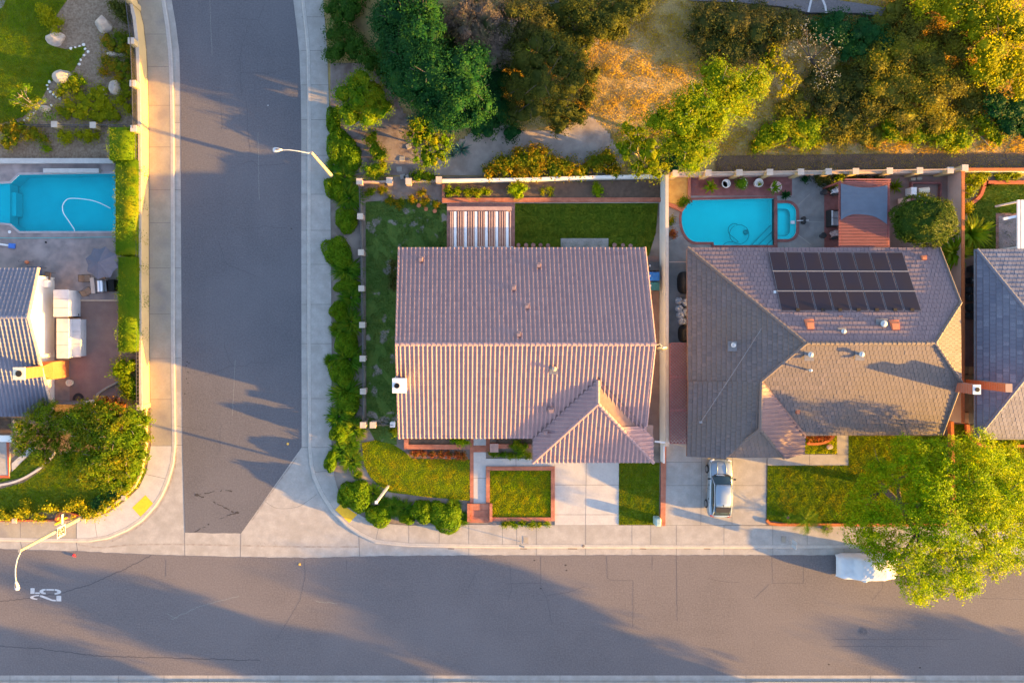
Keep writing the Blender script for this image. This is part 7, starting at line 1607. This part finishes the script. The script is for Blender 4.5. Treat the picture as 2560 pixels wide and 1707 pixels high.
# pots
def pot(label, px, py, r, mat, h=.5):
    b = MB(); b.lathe(P(px, py, .145), [(r * .7, 0), (r * .95, h * .85), (r, h * .86), (r, h), (r * .84, h), (r * .82, h - .08)], 20); o = b.build('plant_pot', MATS[mat]); tag(o, label, 'pot'); return P(px, py, .145 + h - .08)
M('pot_pink', (.55, .38, .34), (.48, .33, .30), 4, .7)
def soil_disc(p, r): 
    b = MB(); b.lathe(p - Vector((0, 0, .02)), [(r, 0), (r, .02)], 14); return b
def plant(name, label, p, mat, me): 
    me.transform(Matrix.Translation(p)); return tag(put(name, me, MATS[mat]), label, 'plant')
for k, (x, y, r, mat, lb) in enumerate(((1775, 468, .34, 'terracotta', 'terracotta pot at the left end of the pot row by the pool'), (1810, 462, .36, 'stucco_white', 'white pot of bare soil, second in the pot row'), (1850, 461, .42, 'stucco_white', 'large white pot with a round shrub by the pool'), (1891, 460, .36, 'stucco_white', 'white pot with a small trailing plant, fourth in the pot row'), (1934, 470, .46, 'pot_pink', 'wide pink pot with cactus at the right of the pot row'))):
    tp = pot(lb, x, y, r, mat)
    if k == 0: plant('potted_plant', 'broad yellow and green leaves in the terracotta pot', tp, 'leaf_lime', strap_mesh(61, 26, .075, .75, .9, 4, .08, .9, 'potted_plant'))
    if k == 1: tag(soil_disc(tp + Vector((0, 0, .0)), r * .8).build('potting_soil', MATS['dark_soil']), 'bare dark soil filling the second white pot', 'soil')
    if k == 2: plant('potted_plant', 'round dark shrub in the large white pot', tp, 'leaf_mound', foliage([(0, 0, .3, .5, .5, .42)], 40, 9, (.10, .06), .07, .8, name='potted_plant'))
    if k == 3: plant('potted_plant', 'small trailing plant at the edge of the fourth white pot', tp + Vector((.22, -.05, 0)), 'leaf_lime', foliage([(0, 0, .1, .22, .2, .15)], 40, 8, (.08, .05), .05, .5, name='potted_plant'))
    if k == 4: plant('potted_plant', 'spreading cactus stems in the wide pink pot', tp, 'leaf_mound', strap_mesh(63, 18, .07, .7, .9, 4, .2, .35, 'potted_plant'))
plant('agave', 'dark spiky agave on the paving between pool and pots', P(1962, 488, .15), 'leaf_dark', strap_mesh(65, 40, .05, .55, .9, 3, .06, .5, 'agave'))
# fire pit style umbrella stand and stools
us = thing('umbrella_stand', 'black cross shaped stand with a pale pole beside the spa', 'stand', P(2007, 552, .13)); p = P(2006, 552, .13)
b = MB(); b.tube([P(1992, 552, .35), P(2022, 551, .5)], .03, 8); b.build('pole', MATS['white_enamel'], us); b = MB(); b.lathe(p + Vector((0, .14, 0)), [(.16, 0), (.18, .3), (.08, .4)], 12); b.lathe(p - Vector((0, .14, 0)), [(.16, 0), (.18, .3), (.08, .4)], 12); b.lathe(p, [(.09, 0), (.09, .42)], 10); b.build('base', MATS['black_paint'], us)
for x, y, lb in ((2054, 483, 'black round stool near the white towel'), (2052, 590, 'black round stool near the pinkish towel')):
    t = thing('round_stool', lb, 'stool', P(x, y, .13)); b = MB(); b.lathe(P(x, y, .13), [(.24, .42), (.25, .47), (.2, .5)], 18); b.build('seat', MATS['black_paint'], t); b = MB(); b.lathe(P(x, y, .13), [(.16, 0), (.06, .05), (.06, .42)], 12); b.build('pedestal', MATS['iron'], t)
M('cushion_grey', (.30, .30, .32), (.26, .26, .28), 4, .9); M('cushion_light', (.52, .52, .54), (.47, .47, .49), 4, .9); M('towel_white', (.70, .70, .72), (.62, .62, .66), 7, .95, .8, 14); M('towel_pink', (.50, .36, .32), (.42, .30, .28), 7, .95, .8, 14)
lv = thing('loveseat', 'outdoor loveseat with two grey cushions beside the red pergola', 'sofa', P(2077, 548, .14)); p = P(2077, 548, .14)
b = MB(); b.box(p + Vector((.02, 0, .17)), (.86, 1.34, .3)); b.box(p + Vector((-.40, 0, .4)), (.07, 1.34, .7)); b.box(p + Vector((0, .66, .38)), (.8, .06, .3)); b.box(p + Vector((0, -.66, .38)), (.8, .06, .3)); b.build('frame', MATS['black_paint'], lv)
for sg in (-1, 1):
    b = MB(); b.box(p + Vector((.10, sg * .315, .39)), (.62, .60, .13)); bevel(b.build('seat_cushion', MATS['cushion_grey'], lv), .05, 3); b = MB(); b.box(p + Vector((-.27, sg * .315, .56)), (.16, .60, .40)); bevel(b.build('back_cushion', MATS['cushion_light'], lv), .06, 3)
def towel(label, px, py, sx, sy, rz, mat):
    t = thing('lounge_chair', 'low black lounge chair under the %s' % label, 'chair', P(px, py, .14)); p = P(px, py, .14)
    b = MB(); b.box(p + Vector((.1, -.1, .3)), (.8, .7, .06), rz)
    for i, j in ((-.25, -.4), (.45, -.4), (-.25, .2), (.45, .2)): b.box(p + Vector((i, j, .14)), (.05, .05, .28))
    b.build('frame', MATS['black_paint'], t)
    rg = np.random.default_rng(px); n = 14; V = []; F = []
    for j in range(n):
        for i in range(n):
            u_, v_ = i / (n - 1) - .5, j / (n - 1) - .5; z = .40 + .05 * math.sin(u_ * 14 + v_ * 5) + .03 * math.sin(v_ * 17) + rg.normal(0, .006) - .25 * max(0, abs(v_) - .42)
            x_, y_ = u_ * sx * (1 + .15 * math.sin(v_ * 9)), v_ * sy * (1 + .12 * math.sin(u_ * 11 + 1)); V.append((p.x + x_ * math.cos(rz) - y_ * math.sin(rz), p.y + x_ * math.sin(rz) + y_ * math.cos(rz), p.z + z))
    for j in range(n - 1):
        for i in range(n - 1): F.append((j * n + i, j * n + i + 1, (j + 1) * n + i + 1, (j + 1) * n + i))
    me = bpy.data.meshes.new('towel'); me.from_pydata(V, [], F); me.update(); me.polygons.foreach_set('use_smooth', [True] * len(F)); tag(put('towel', me, MATS[mat]), 'crumpled %s draped over the lounge chair' % label, 'towel')
towel('white towel', 2082, 477, .8, .5, .2, 'towel_white'); towel('pinkish towel', 2082, 585, .85, .5, .25, 'towel_pink')
# red pergola with shade sail
pg = thing('pergola', 'red slatted pergola between the pool deck and round tree', 'pergola', P(2160, 540, .14)); zp = 2.6
for i in range(45):
    y = 456 + (620 - 456) * i / 44; b = MB(); b.bar(P(2096, y, zp), P(2224, y, zp), .055, .09); b.build('slat', MATS['redwood'], pg)
for x in (2100, 2220): b = MB(); b.bar(P(x, 452, zp - .13), P(x, 622, zp - .13), .1, .16); b.build('beam', MATS['redwood'], pg)
for y in (449, 455): b = MB(); b.bar(P(2112, y, zp - .02), P(2226, y, zp - .02), .1, .12); b.build('cross_beam', MATS['redwood'], pg)
for x, y in ((2100, 456), (2220, 456), (2100, 618), (2220, 618)): p = P(x, y, zp); b = MB(); b.box((p.x, p.y, 1.3), (.14, .14, 2.35)); b.build('post', MATS['redwood'], pg)
n = 25; top = smooth_px([(2102, 459), (2120, 463), (2145, 468), (2175, 469), (2200, 467), (2219, 463)], 8); bot = smooth_px([(2102, 551), (2110, 545), (2125, 538), (2140, 536), (2161, 537), (2180, 540), (2197, 547), (2218, 561)], 8)
def at(l, t): k = t * (len(l) - 1); i = min(int(k), len(l) - 2); f = k - i; return (l[i][0] + (l[i + 1][0] - l[i][0]) * f, l[i][1] + (l[i + 1][1] - l[i][1]) * f)
V = []; F = []
for j in range(n):
    for i in range(n):
        s_, t_ = i / (n - 1), j / (n - 1); a = at(top, s_); c = at(bot, s_); x = a[0] + (c[0] - a[0]) * t_; y = a[1] + (c[1] - a[1]) * t_
        V.append(P(x, y, zp + .10 + .05 * math.sin(math.pi * s_) * math.sin(math.pi * t_) + .02 * math.sin(t_ * 26 + s_ * 3) * (t_ > .75) + .012 * math.sin(t_ * 40)))
for j in range(n - 1):
    for i in range(n - 1): F.append((j * n + i, (j + 1) * n + i, (j + 1) * n + i + 1, j * n + i + 1))
me = bpy.data.meshes.new('shade_sail'); me.from_pydata([tuple(v) for v in V], [], F); me.update(); me.polygons.foreach_set('use_smooth', [True] * len(F)); M('sail_grey', (.085, .11, .15), (.075, .095, .13), 2, .9)
tag(put('shade_sail', me, MATS['sail_grey']), 'grey blue shade sail stretched over the red pergola', 'shade sail')
# pool pump nook
eq = thing('pool_equipment', 'beige pool filter tank with pipes in a brick nook', 'pump', P(2300, 480, .14))
b = MB(); b.tube([P(2296, 478, .55), P(2322, 475, .75)], .24, 14); b.build('tank', MATS['stucco_cream'], eq); b = MB(); b.box(P(2277, 480, .5), (.45, .62, .8)); b.build('control_box', MATS['white_enamel'], eq)
b = MB(); b.tube([P(2283, 488, .6), P(2300, 491, .3), P(2318, 488, .3), P(2322, 478, .5)], .045, 8); b.build('pipes', MATS['white_enamel'], eq)
wall_line('brick_edging', 'brick nook wall around the pool filter tank', 'edging', [(2270, 505), (2270, 458), (2345, 458), (2345, 500)], -.16, .45, 'brick_deck')
for i, (x, y) in enumerate(((2281, 449), (2296, 447))): b = MB(); b.box(P(x, y, .3), (.42, .24, .3), .05); tag(b.build('block', MATS['concrete_old']), ('left' if i == 0 else 'right') + ' one of two pale blocks behind the pool filter tank', 'block')
b = MB()
for k in range(4): b.bar(P(2246, 499 + k * 3, .5), P(2272, 494 + k * 3, .55), .1, .04)
for x, y in ((2248, 503), (2270, 499)): b.bar(P(x, y - 5, .3), P(x, y + 6, .3), .06, .5)
tag(b.build('garden_bench', MATS['slat_tan']), 'weathered slatted bench beside the round clipped tree', 'bench')
# ---------------------------------------------------------------- west side yard of the solar house
slab('side_yard', [(1672, 640), (1730, 640), (1730, 1108), (1672, 1108)], .13, .03, 'deck_grey')
b = MB(); b.bar(P(1673, 655, 1.3), P(1722, 655, 1.3), .05, .06); b.bar(P(1673, 655, .5), P(1722, 655, .5), .05, .06); tag(b.build('gate', MATS['stucco_pink']), 'thin pale gate rail across the narrow side yard', 'gate')
M('cover_black', (.012, .013, .015), (.02, .02, .022), 6, .6)
def draped(name, label, cat, px, py, sx, sy, h, mat, seed, pw=3.0, wob=.05):
    rg = np.random.default_rng(seed); p = P(px, py, .13); n = 22; V = []; F = []
    for j in range(n + 1):
        for i in range(n + 1):
            u_, v_ = 2 * i / n - 1, 2 * j / n - 1; m_ = max(abs(u_), abs(v_)); e = (abs(u_) ** pw + abs(v_) ** pw) ** (1 / pw) if m_ else 0
            s = m_ / e if e else 1; z = h * max(0, 1 - m_ ** 7) ** .6 * (1 + wob * math.sin(u_ * 5 + seed) * math.cos(v_ * 4)) + rg.normal(0, .006)
            V.append((p.x + u_ * s * sx, p.y + v_ * s * sy, p.z + (0 if m_ > .995 else z)))
    for j in range(n):
        for i in range(n): k = j * (n + 1) + i; F.append((k, k + 1, k + n + 2, k + n + 1))
    me = bpy.data.meshes.new(name); me.from_pydata(V, [], F); me.update(); me.polygons.foreach_set('use_smooth', [True] * len(F)); return tag(put(name, me, MATS[mat]), label, cat)
draped('covered_grill', 'large black covered bulk in the side yard nearest the pool', 'cover', 1711, 707, .62, .92, 1.1, 'cover_black', 3)
draped('covered_grill', 'smaller black covered bulk in the side yard beside the lattice', 'cover', 1711, 834, .55, .72, 1.1, 'cover_black', 7)
M('bag_white', (.50, .53, .58), (.40, .43, .48), 9, .6, .7, 16)
bags = [(1696, 752, .28), (1713, 756, .30), (1697, 771, .30), (1714, 780, .30), (1700, 787, .32), (1704, 803, .30), (1716, 805, .28)]
for i, (x, y, r) in enumerate(bags): draped('plastic_bag', 'white filled bag in the side yard heap, %s counting from the north' % ORD[i], 'bag', x, y, r, r * 1.05, .36 + .1 * (i % 2), 'bag_white', 20 + i, 2.3, .22).rotation_euler.z = i * .7
lc = thing('lattice_cover', 'red lattice cover in three panels along the white wall', 'lattice', P(1696, 985, .13)); M('lattice_red', (.22, .085, .08), (.17, .065, .06), 4, .8)
def clipline(p, d, x0, x1, y0, y1):
    ts = []
    for t0, t1, o, dd in ((x0, x1, p[0], d[0]), (y0, y1, p[1], d[1])):
        a, c = (t0 - o) / dd, (t1 - o) / dd; ts.append((min(a, c), max(a, c)))
    a, c = max(ts[0][0], ts[1][0]), min(ts[0][1], ts[1][1]); return ((p[0] + d[0] * a, p[1] + d[1] * a), (p[0] + d[0] * c, p[1] + d[1] * c)) if c > a else None
for y0, y1 in ((858, 941), (944, 1024), (1027, 1108)):
    b = MB()
    for k in range(-16, 26):
        for d, z in (((1, 1), 2.30), ((1, -1), 2.325)):
            q = clipline((1675 + k * 8.5, y0 if d[1] > 0 else y1), d, 1675, 1719, y0, y1)
            if q: b.bar(P(*q[0], z), P(*q[1], z), .055, .016)
    b.build('lattice_panel', MATS['lattice_red'], lc)
    for a, c in (((1675, y0), (1719, y0)), ((1675, y1), (1719, y1)), ((1675, y0), (1675, y1))): b = MB(); b.bar(P(*a, 2.28), P(*c, 2.28), .07, .09); b.build('frame_bar', MATS['lattice_red'], lc)
# front of the solar house
slab('driveway', [(1664, 1100), (1918, 1100), (1916, 1160), (1914, 1312), (1654, 1312)], .14, .08, 'concrete', joints=([(1755, 1110), (1752, 1312)], [(1831, 1110), (1830, 1312)], [(1660, 1213), (1915, 1213)], [(1662, 1155), (1755, 1155)]))
b = MB(); b.prism(PL([(2093, 1080), (2121, 1080), (2121, 1163), (1919, 1163), (1919, 1136), (2093, 1136)], .15), .08); b.strip(PL([(2024, 1136), (2024, 1163)], .153), .03, 1); b.strip(PL([(2093, 1136), (2121, 1136)], .153), .03, 1); tag(b.build('path', [MATS['concrete'], MATS['joint']]), kind='structure')
wall_line('brick_edging', 'curved orange brick edging round the flower bed by the path', 'edging', smooth_px([(2014, 1110), (2035, 1111), (2058, 1107), (2075, 1097), (2084, 1086)]), .2, .25, 'brick_orange', z0=.1)
boulder('round pale rock on the small lawn patch', 2074, 1117, .24, .24, .3, 90)
# ---------------------------------------------------------------- east side yard and far right yard
slab('side_yard', [(2374, 640), (2441, 640), (2441, 1060), (2374, 1060)], .12, .03, 'patio_brown'); slab('path', [(2374, 1030), (2416, 1030), (2416, 1056), (2374, 1056)], .14, .03, 'concrete')
bin_('black bin at the north end of the narrow east side yard', 2424, 674, 'bin_black', 0, .85); bin_('black bin just south of the northern bin in the east side yard', 2421, 702, 'bin_black', .1, .8)
M('barrel_dark', (.05, .06, .065), (.04, .05, .05), 4, .6)
for i, (x, y, r) in enumerate(((2416, 726, .28), (2416, 745, .28), (2419, 769, .34), (2416, 790, .28))):
    t = thing('storage_barrel', 'dark lidded barrel in the east side yard, %s from the north' % ORD[i], 'barrel', P(x, y, .12), 'dark barrels in the east side yard'); p = P(x, y, .12)
    b = MB(); b.lathe(p, [(r * .85, 0), (r, .3), (r * .97, .6)], 18); b.build('body', MATS['barrel_dark'], t); b = MB(); b.lathe(p + Vector((0, 0, .6)), [(r * 1.04, 0), (r * 1.04, .05), (r * .9, .08)], 18); b.build('lid', MATS['bin_black'], t)
M('timber', (.42, .30, .17), (.36, .25, .14), 3, .8)
for i, (y0, y1, h, lb) in enumerate(((917, 934, .6, 'sunlit timber box beside the brick chimney in the side yard'), (938, 962, .5, 'second timber box south of the first in the side yard'), (985, 1030, .5, 'long timber box with dark marks in the side yard'), (1032, 1058, .7, 'slatted timber box at the front end of the side yard'))):
    b = MB(); p, q = P(2420, y0, h), P(2436, y1, h); b.box(((p.x + q.x) / 2, (p.y + q.y) / 2, h / 2 + .1), (q.x - p.x, p.y - q.y, h)); b.box(((p.x + q.x) / 2, (p.y + q.y) / 2, h + .12), (q.x - p.x + .06, p.y - q.y + .06, .04)); tag(b.build('timber_box', MATS['timber']), lb, 'box')
cp = thing('brick_planter', 'curved brick planter at the front corner of the blue slate house', 'planter', P(2440, 1090, .1))
wall_line('brick_wall', None, None, smooth_px([(2415, 1058), (2418, 1080), (2432, 1097), (2455, 1108), (2480, 1110)]), -.26, .4, 'brick_orange', parent=cp); slab('planter_bed', [(2420, 1058), (2440, 1058), (2440, 1100), (2424, 1084)], .2, .1, 'dark_soil')
wall_line('brick_edging', 'straight brick edging under the eave of the blue slate house', 'edging', [(2528, 1116), (2700, 1117)], .2, .3, 'brick_orange')
bush('bush', 'low spiky planting under the eave of the blue slate house', 'bush', [(2492, 1108, 12, .5, 8), (2512, 1110, 12, .5, 8), (2535, 1106, 12, .5, 8)], 'leaf_citrus', leaf=(.18, .05), clumps=10, z0=.1, clump_r=.1)
wall_line('brick_edging', 'curved brick edging around the dark back lawn', 'edging', smooth_px([(2418, 508), (2432, 498), (2442, 486), (2448, 470), (2455, 457), (2480, 454), (2700, 455)]), -.26, .28, 'brick_red', z0=.1)
slab('patio', [(2490, 533), (2700, 533), (2700, 640), (2490, 640)], .14, .05, 'brick_patio'); slab('patio', [(2497, 540), (2700, 540), (2700, 640), (2497, 640)], .146, .05, 'patio_stamped')
wp2 = thing('white_pergola', 'white pergola at the right edge behind the blue slate house', 'pergola', P(2580, 560, .14))
for i in range(6): b = MB(); x = 2546 + i * 9; b.bar(P(x, 500, 2.6), P(x, 622, 2.6), .2, .12); b.build('slat', MATS['white_enamel'], wp2)
b = MB(); b.bar(P(2508, 548, 2.5), P(2545, 540, 2.5), .2, .12); b.build('beam', MATS['white_enamel'], wp2)
for x, y in ((2548, 504), (2548, 618)): p = P(x, y, 2.5); b = MB(); b.box((p.x, p.y, 1.3), (.14, .14, 2.4)); b.build('post', MATS['white_enamel'], wp2)

# ---------------------------------------------------------------- vehicles
def carpaint(name, c, metal=.55, rough=.28):
    m, nt, b = nodes(name); MATS[name] = m; b.inputs['Base Color'].default_value = rgba(c); b.inputs['Metallic'].default_value = metal; b.inputs['Roughness'].default_value = rough
    b.inputs['Coat Weight'].default_value = .6; b.inputs['Coat Roughness'].default_value = .08
carpaint('silver_paint', (.22, .28, .34), .35, .36); M('car_glass', (.012, .03, .035), rough=.07, spec=.7); M('car_trim', (.018, .018, .02), rough=.5); M('alloy', (.35, .36, .38), rough=.35, metal=.8); M('lamp_clear', (.6, .62, .64), rough=.15); M('lamp_red', (.35, .015, .015), rough=.2)
car = thing('parked_car', 'silver hatchback with black rear spoiler parked nose in on the driveway', 'car', (0, 0, 0))
def loft(b, secs, m=0, smooth=True):
    rings = []
    for s in secs: rings.append(len(b.v)); b.v += [tuple(p) for p in s]
    n = len(secs[0])
    for r0, r1 in zip(rings, rings[1:]):
        for k in range(n): k2 = (k + 1) % n; b.f.append((r0 + k, r1 + k, r1 + k2, r0 + k2)); b.m.append(m)
    b.f.append(tuple(rings[0] + k for k in range(n))); b.m.append(m); b.f.append(tuple(rings[-1] + k for k in range(n - 1, -1, -1))); b.m.append(m)
def csec(y, hw, zt, zl=.24, cr=.03):
    h = [(-hw * .92, zl), (-hw * .99, zl + .14), (-hw, (zl + zt) * .5), (-hw * .985, zt - .16), (-hw * .93, zt - .05), (-hw * .80, zt), (-hw * .4, zt + cr)]
    return [Vector((x, y, z)) for x, z in h] + [Vector((0, y, zt + cr * 1.2))] + [Vector((-x, y, z)) for x, z in reversed(h)]
secs = [csec(*a) for a in ((2.33, .55, .60, .30), (2.30, .70, .68, .26), (2.2, .82, .76), (1.95, .885, .86), (1.5, .91, .93), (1.05, .915, .985, .24, .05), (.5, .905, 1.0), (-.4, .905, 1.01), (-1.3, .92, 1.03), (-1.8, .915, 1.04), (-2.1, .87, 1.02), (-2.27, .78, .96, .28), (-2.33, .60, .84, .34))]
b = MB(); loft(b, secs); body = b.build('body', MATS['silver_paint'], car, smooth=True)
b = MB()
for sx in (-.36, .36): b.tube([Vector((sx, 1.15, 1.015)), Vector((sx * .96, 1.7, .95)), Vector((sx * .8, 2.1, .835))], .028, 6)
b.build('bonnet_crease', MATS['silver_paint'], body, smooth=True)
def gsec(y, hb, ht, zb, zt): return [Vector((-hb, y, zb)), Vector((-hb * .5 - ht * .5, y, (zb + zt) * .5)), Vector((-ht, y, zt - .03)), Vector((-ht * .85, y, zt)), Vector((0, y, zt + .02)), Vector((ht * .85, y, zt)), Vector((ht, y, zt - .03)), Vector((hb * .5 + ht * .5, y, (zb + zt) * .5)), Vector((hb, y, zb))]
gl = [gsec(1.12, .66, .60, .96, .985), gsec(1.0, .74, .66, .97, 1.06), gsec(.35, .80, .64, .97, 1.43), gsec(-.4, .80, .63, .98, 1.48), gsec(-1.3, .78, .61, 1.0, 1.46), gsec(-1.72, .74, .57, 1.0, 1.40), gsec(-2.12, .68, .58, 1.0, 1.10)]
b = MB(); loft(b, gl); b.build('windows', MATS['car_glass'], car, smooth=True)
b = MB(); rs = []
for y, hw, z in ((.42, .56, 1.435), (.2, .60, 1.475), (-.4, .61, 1.515), (-1.0, .60, 1.51), (-1.36, .56, 1.482)): rs.append([Vector((-hw, y, z - .035)), Vector((-hw * .93, y, z - .008)), Vector((0, y, z + .012)), Vector((hw * .93, y, z - .008)), Vector((hw, y, z - .035)), Vector((hw * .9, y, z - .06)), Vector((-hw * .9, y, z - .06))])
loft(b, rs); b.build('roof', MATS['silver_paint'], car, smooth=True)
for sg in (-1, 1):
    b = MB(); b.tube([Vector((sg * .80, 1.02, 1.0)), Vector((sg * .69, .40, 1.40)), Vector((sg * .665, -.4, 1.46)), Vector((sg * .655, -1.2, 1.44)), Vector((sg * .66, -1.75, 1.32)), Vector((sg * .70, -2.15, 1.06))], [.035, .04, .036, .036, .05, .06], 6); b.build('roof_rail', MATS['silver_paint'], car, smooth=True)
b = MB(); b.prism([Vector((-.56, -1.40, 1.50)), Vector((-.52, -1.80, 1.44)), Vector((.52, -1.80, 1.44)), Vector((.56, -1.40, 1.50))], .05); b.build('spoiler', MATS['car_trim'], car)
b = MB(); b.prism([Vector((-.60, 1.10, 1.012)), Vector((-.40, 1.20, 1.03)), Vector((.40, 1.20, 1.03)), Vector((.60, 1.10, 1.012)), Vector((.66, 1.0, 1.05)), Vector((-.66, 1.0, 1.05))], .02); b.build('cowl', MATS['car_trim'], car)
b = MB(); b.tube([Vector((0, -1.18, 1.5)), Vector((0, -1.28, 1.57)), Vector((0, -1.34, 1.53))], [.035, .025, .01], 6); b.build('antenna_fin', MATS['car_trim'], car)
for sg in (-1, 1):
    b = MB(); b.box((sg * 1.0, .78, 1.04), (.2, .12, .14)); bevel(b.build('wing_mirror', MATS['car_trim'], car), .03)
    b = MB(); b.box((sg * .66, 2.17, .735), (.3, .22, .08), -sg * .5); bevel(b.build('headlight', MATS['lamp_clear'], car), .02)
    b = MB(); b.box((sg * .66, -2.19, .93), (.3, .14, .12), sg * .4); bevel(b.build('taillight', MATS['lamp_red'], car), .02)
    for y in (1.42, -1.38):
        b = MB(); b.tube([(sg * .74, y, .34), (sg * .955, y, .34)], .34, 20); w_ = b.build('wheel', MATS['rubber'], car); b = MB(); b.tube([(sg * .95, y, .34), (sg * .968, y, .34)], .23, 16); b.build('rim', MATS['alloy'], w_)
        b = MB(); b.tube([(sg * .86, y + .40 * math.cos(t), .36 + .38 * math.sin(t)) for t in np.linspace(.1, math.pi - .1, 11)], .05, 6); b.build('wheel_arch', MATS['car_trim'], car)
b = MB()
for sg in (-1, 1):
    for y in (.98, -.10, -1.12): b.bar((sg * .912, y, .36), (sg * .90, y, .99), .012, .012)
    b.bar((sg * .84, 1.02, .985), (sg * .80, 2.0, .845), .014, .01)
b.bar((-.74, 2.1, .80), (.74, 2.1, .80), .014, .014); b.bar((-.62, -2.25, .99), (.62, -2.25, .99), .014, .014)
b.build('panel_gaps', MATS['car_trim'], body)
for sg in (-1, 1):
    for y in (.25, -.85): b = MB(); b.box((sg * .925, y, .86), (.03, .16, .03)); b.build('door_handle', MATS['car_trim'], car)
b = MB(); b.box((0, 2.315, .62), (.9, .05, .12)); b.build('grille', MATS['car_trim'], car)
car.location = P(1792, 1214, .14); car.rotation_euler.z = R(-1.5); car.scale = (1.05, 1.02, 1.0)
# covered car at the curb
rg = np.random.default_rng(8); nx_, ny_ = 56, 30; V = []; F = []; Lc, Wc = 2.42, 1.02
prof = [(-1, .28), (-.98, .72), (-.86, .90), (-.55, 1.02), (-.36, 1.38), (0, 1.5), (.45, 1.44), (.66, 1.10), (.9, 1.0), (.98, .75), (1, .3)]
def ph(u_): return float(np.interp(u_, [p[0] for p in prof], [p[1] for p in prof]))
c = P(2158, 1411, .02)
for j in range(ny_ + 1):
    for i in range(nx_ + 1):
        u_, v_ = 2 * i / nx_ - 1, 2 * j / ny_ - 1; h = ph(u_); side = max(0, 1 - abs(v_) ** 6) ** .5; tw = 1 - .18 * (h > 1.1) * (abs(v_) < .9)
        z = h * (.30 + .70 * side) if abs(v_) < .999 else .12; cut = 1 - .14 * max(0, abs(u_) - .8) / .2 * 1.0
        wr = .010 * math.sin(u_ * 23 + v_ * 9) + .007 * math.sin(u_ * 41 - v_ * 17) + rg.normal(0, .002)
        bump = .16 * math.exp(-((u_ + .20) / .05) ** 2) * (1 if v_ < -.8 else 0)
        V.append((c.x + u_ * Lc, c.y + v_ * Wc * cut - bump, c.z + max(.05, z + wr)))
for j in range(ny_):
    for i in range(nx_): k = j * (nx_ + 1) + i; F.append((k, k + 1, k + nx_ + 2, k + nx_ + 1))
me = bpy.data.meshes.new('car_cover'); me.from_pydata(V, [], F); me.update(); me.polygons.foreach_set('use_smooth', [True] * len(F)); M('cover_white', (.46, .49, .53), (.42, .45, .49), 2, .8, .5, 8)
cc = thing('covered_car', 'car under a white fabric cover parked at the curb by the feathery tree', 'car', c); put('car_cover', me, MATS['cover_white'], cc)
for y in (-.8, .8):
    for x in (-1.45, 1.4): b = MB(); b.tube([c + Vector((x, y - .1, .3)), c + Vector((x, y + .1, .3))], .3, 16); b.build('wheel', MATS['rubber'], cc)
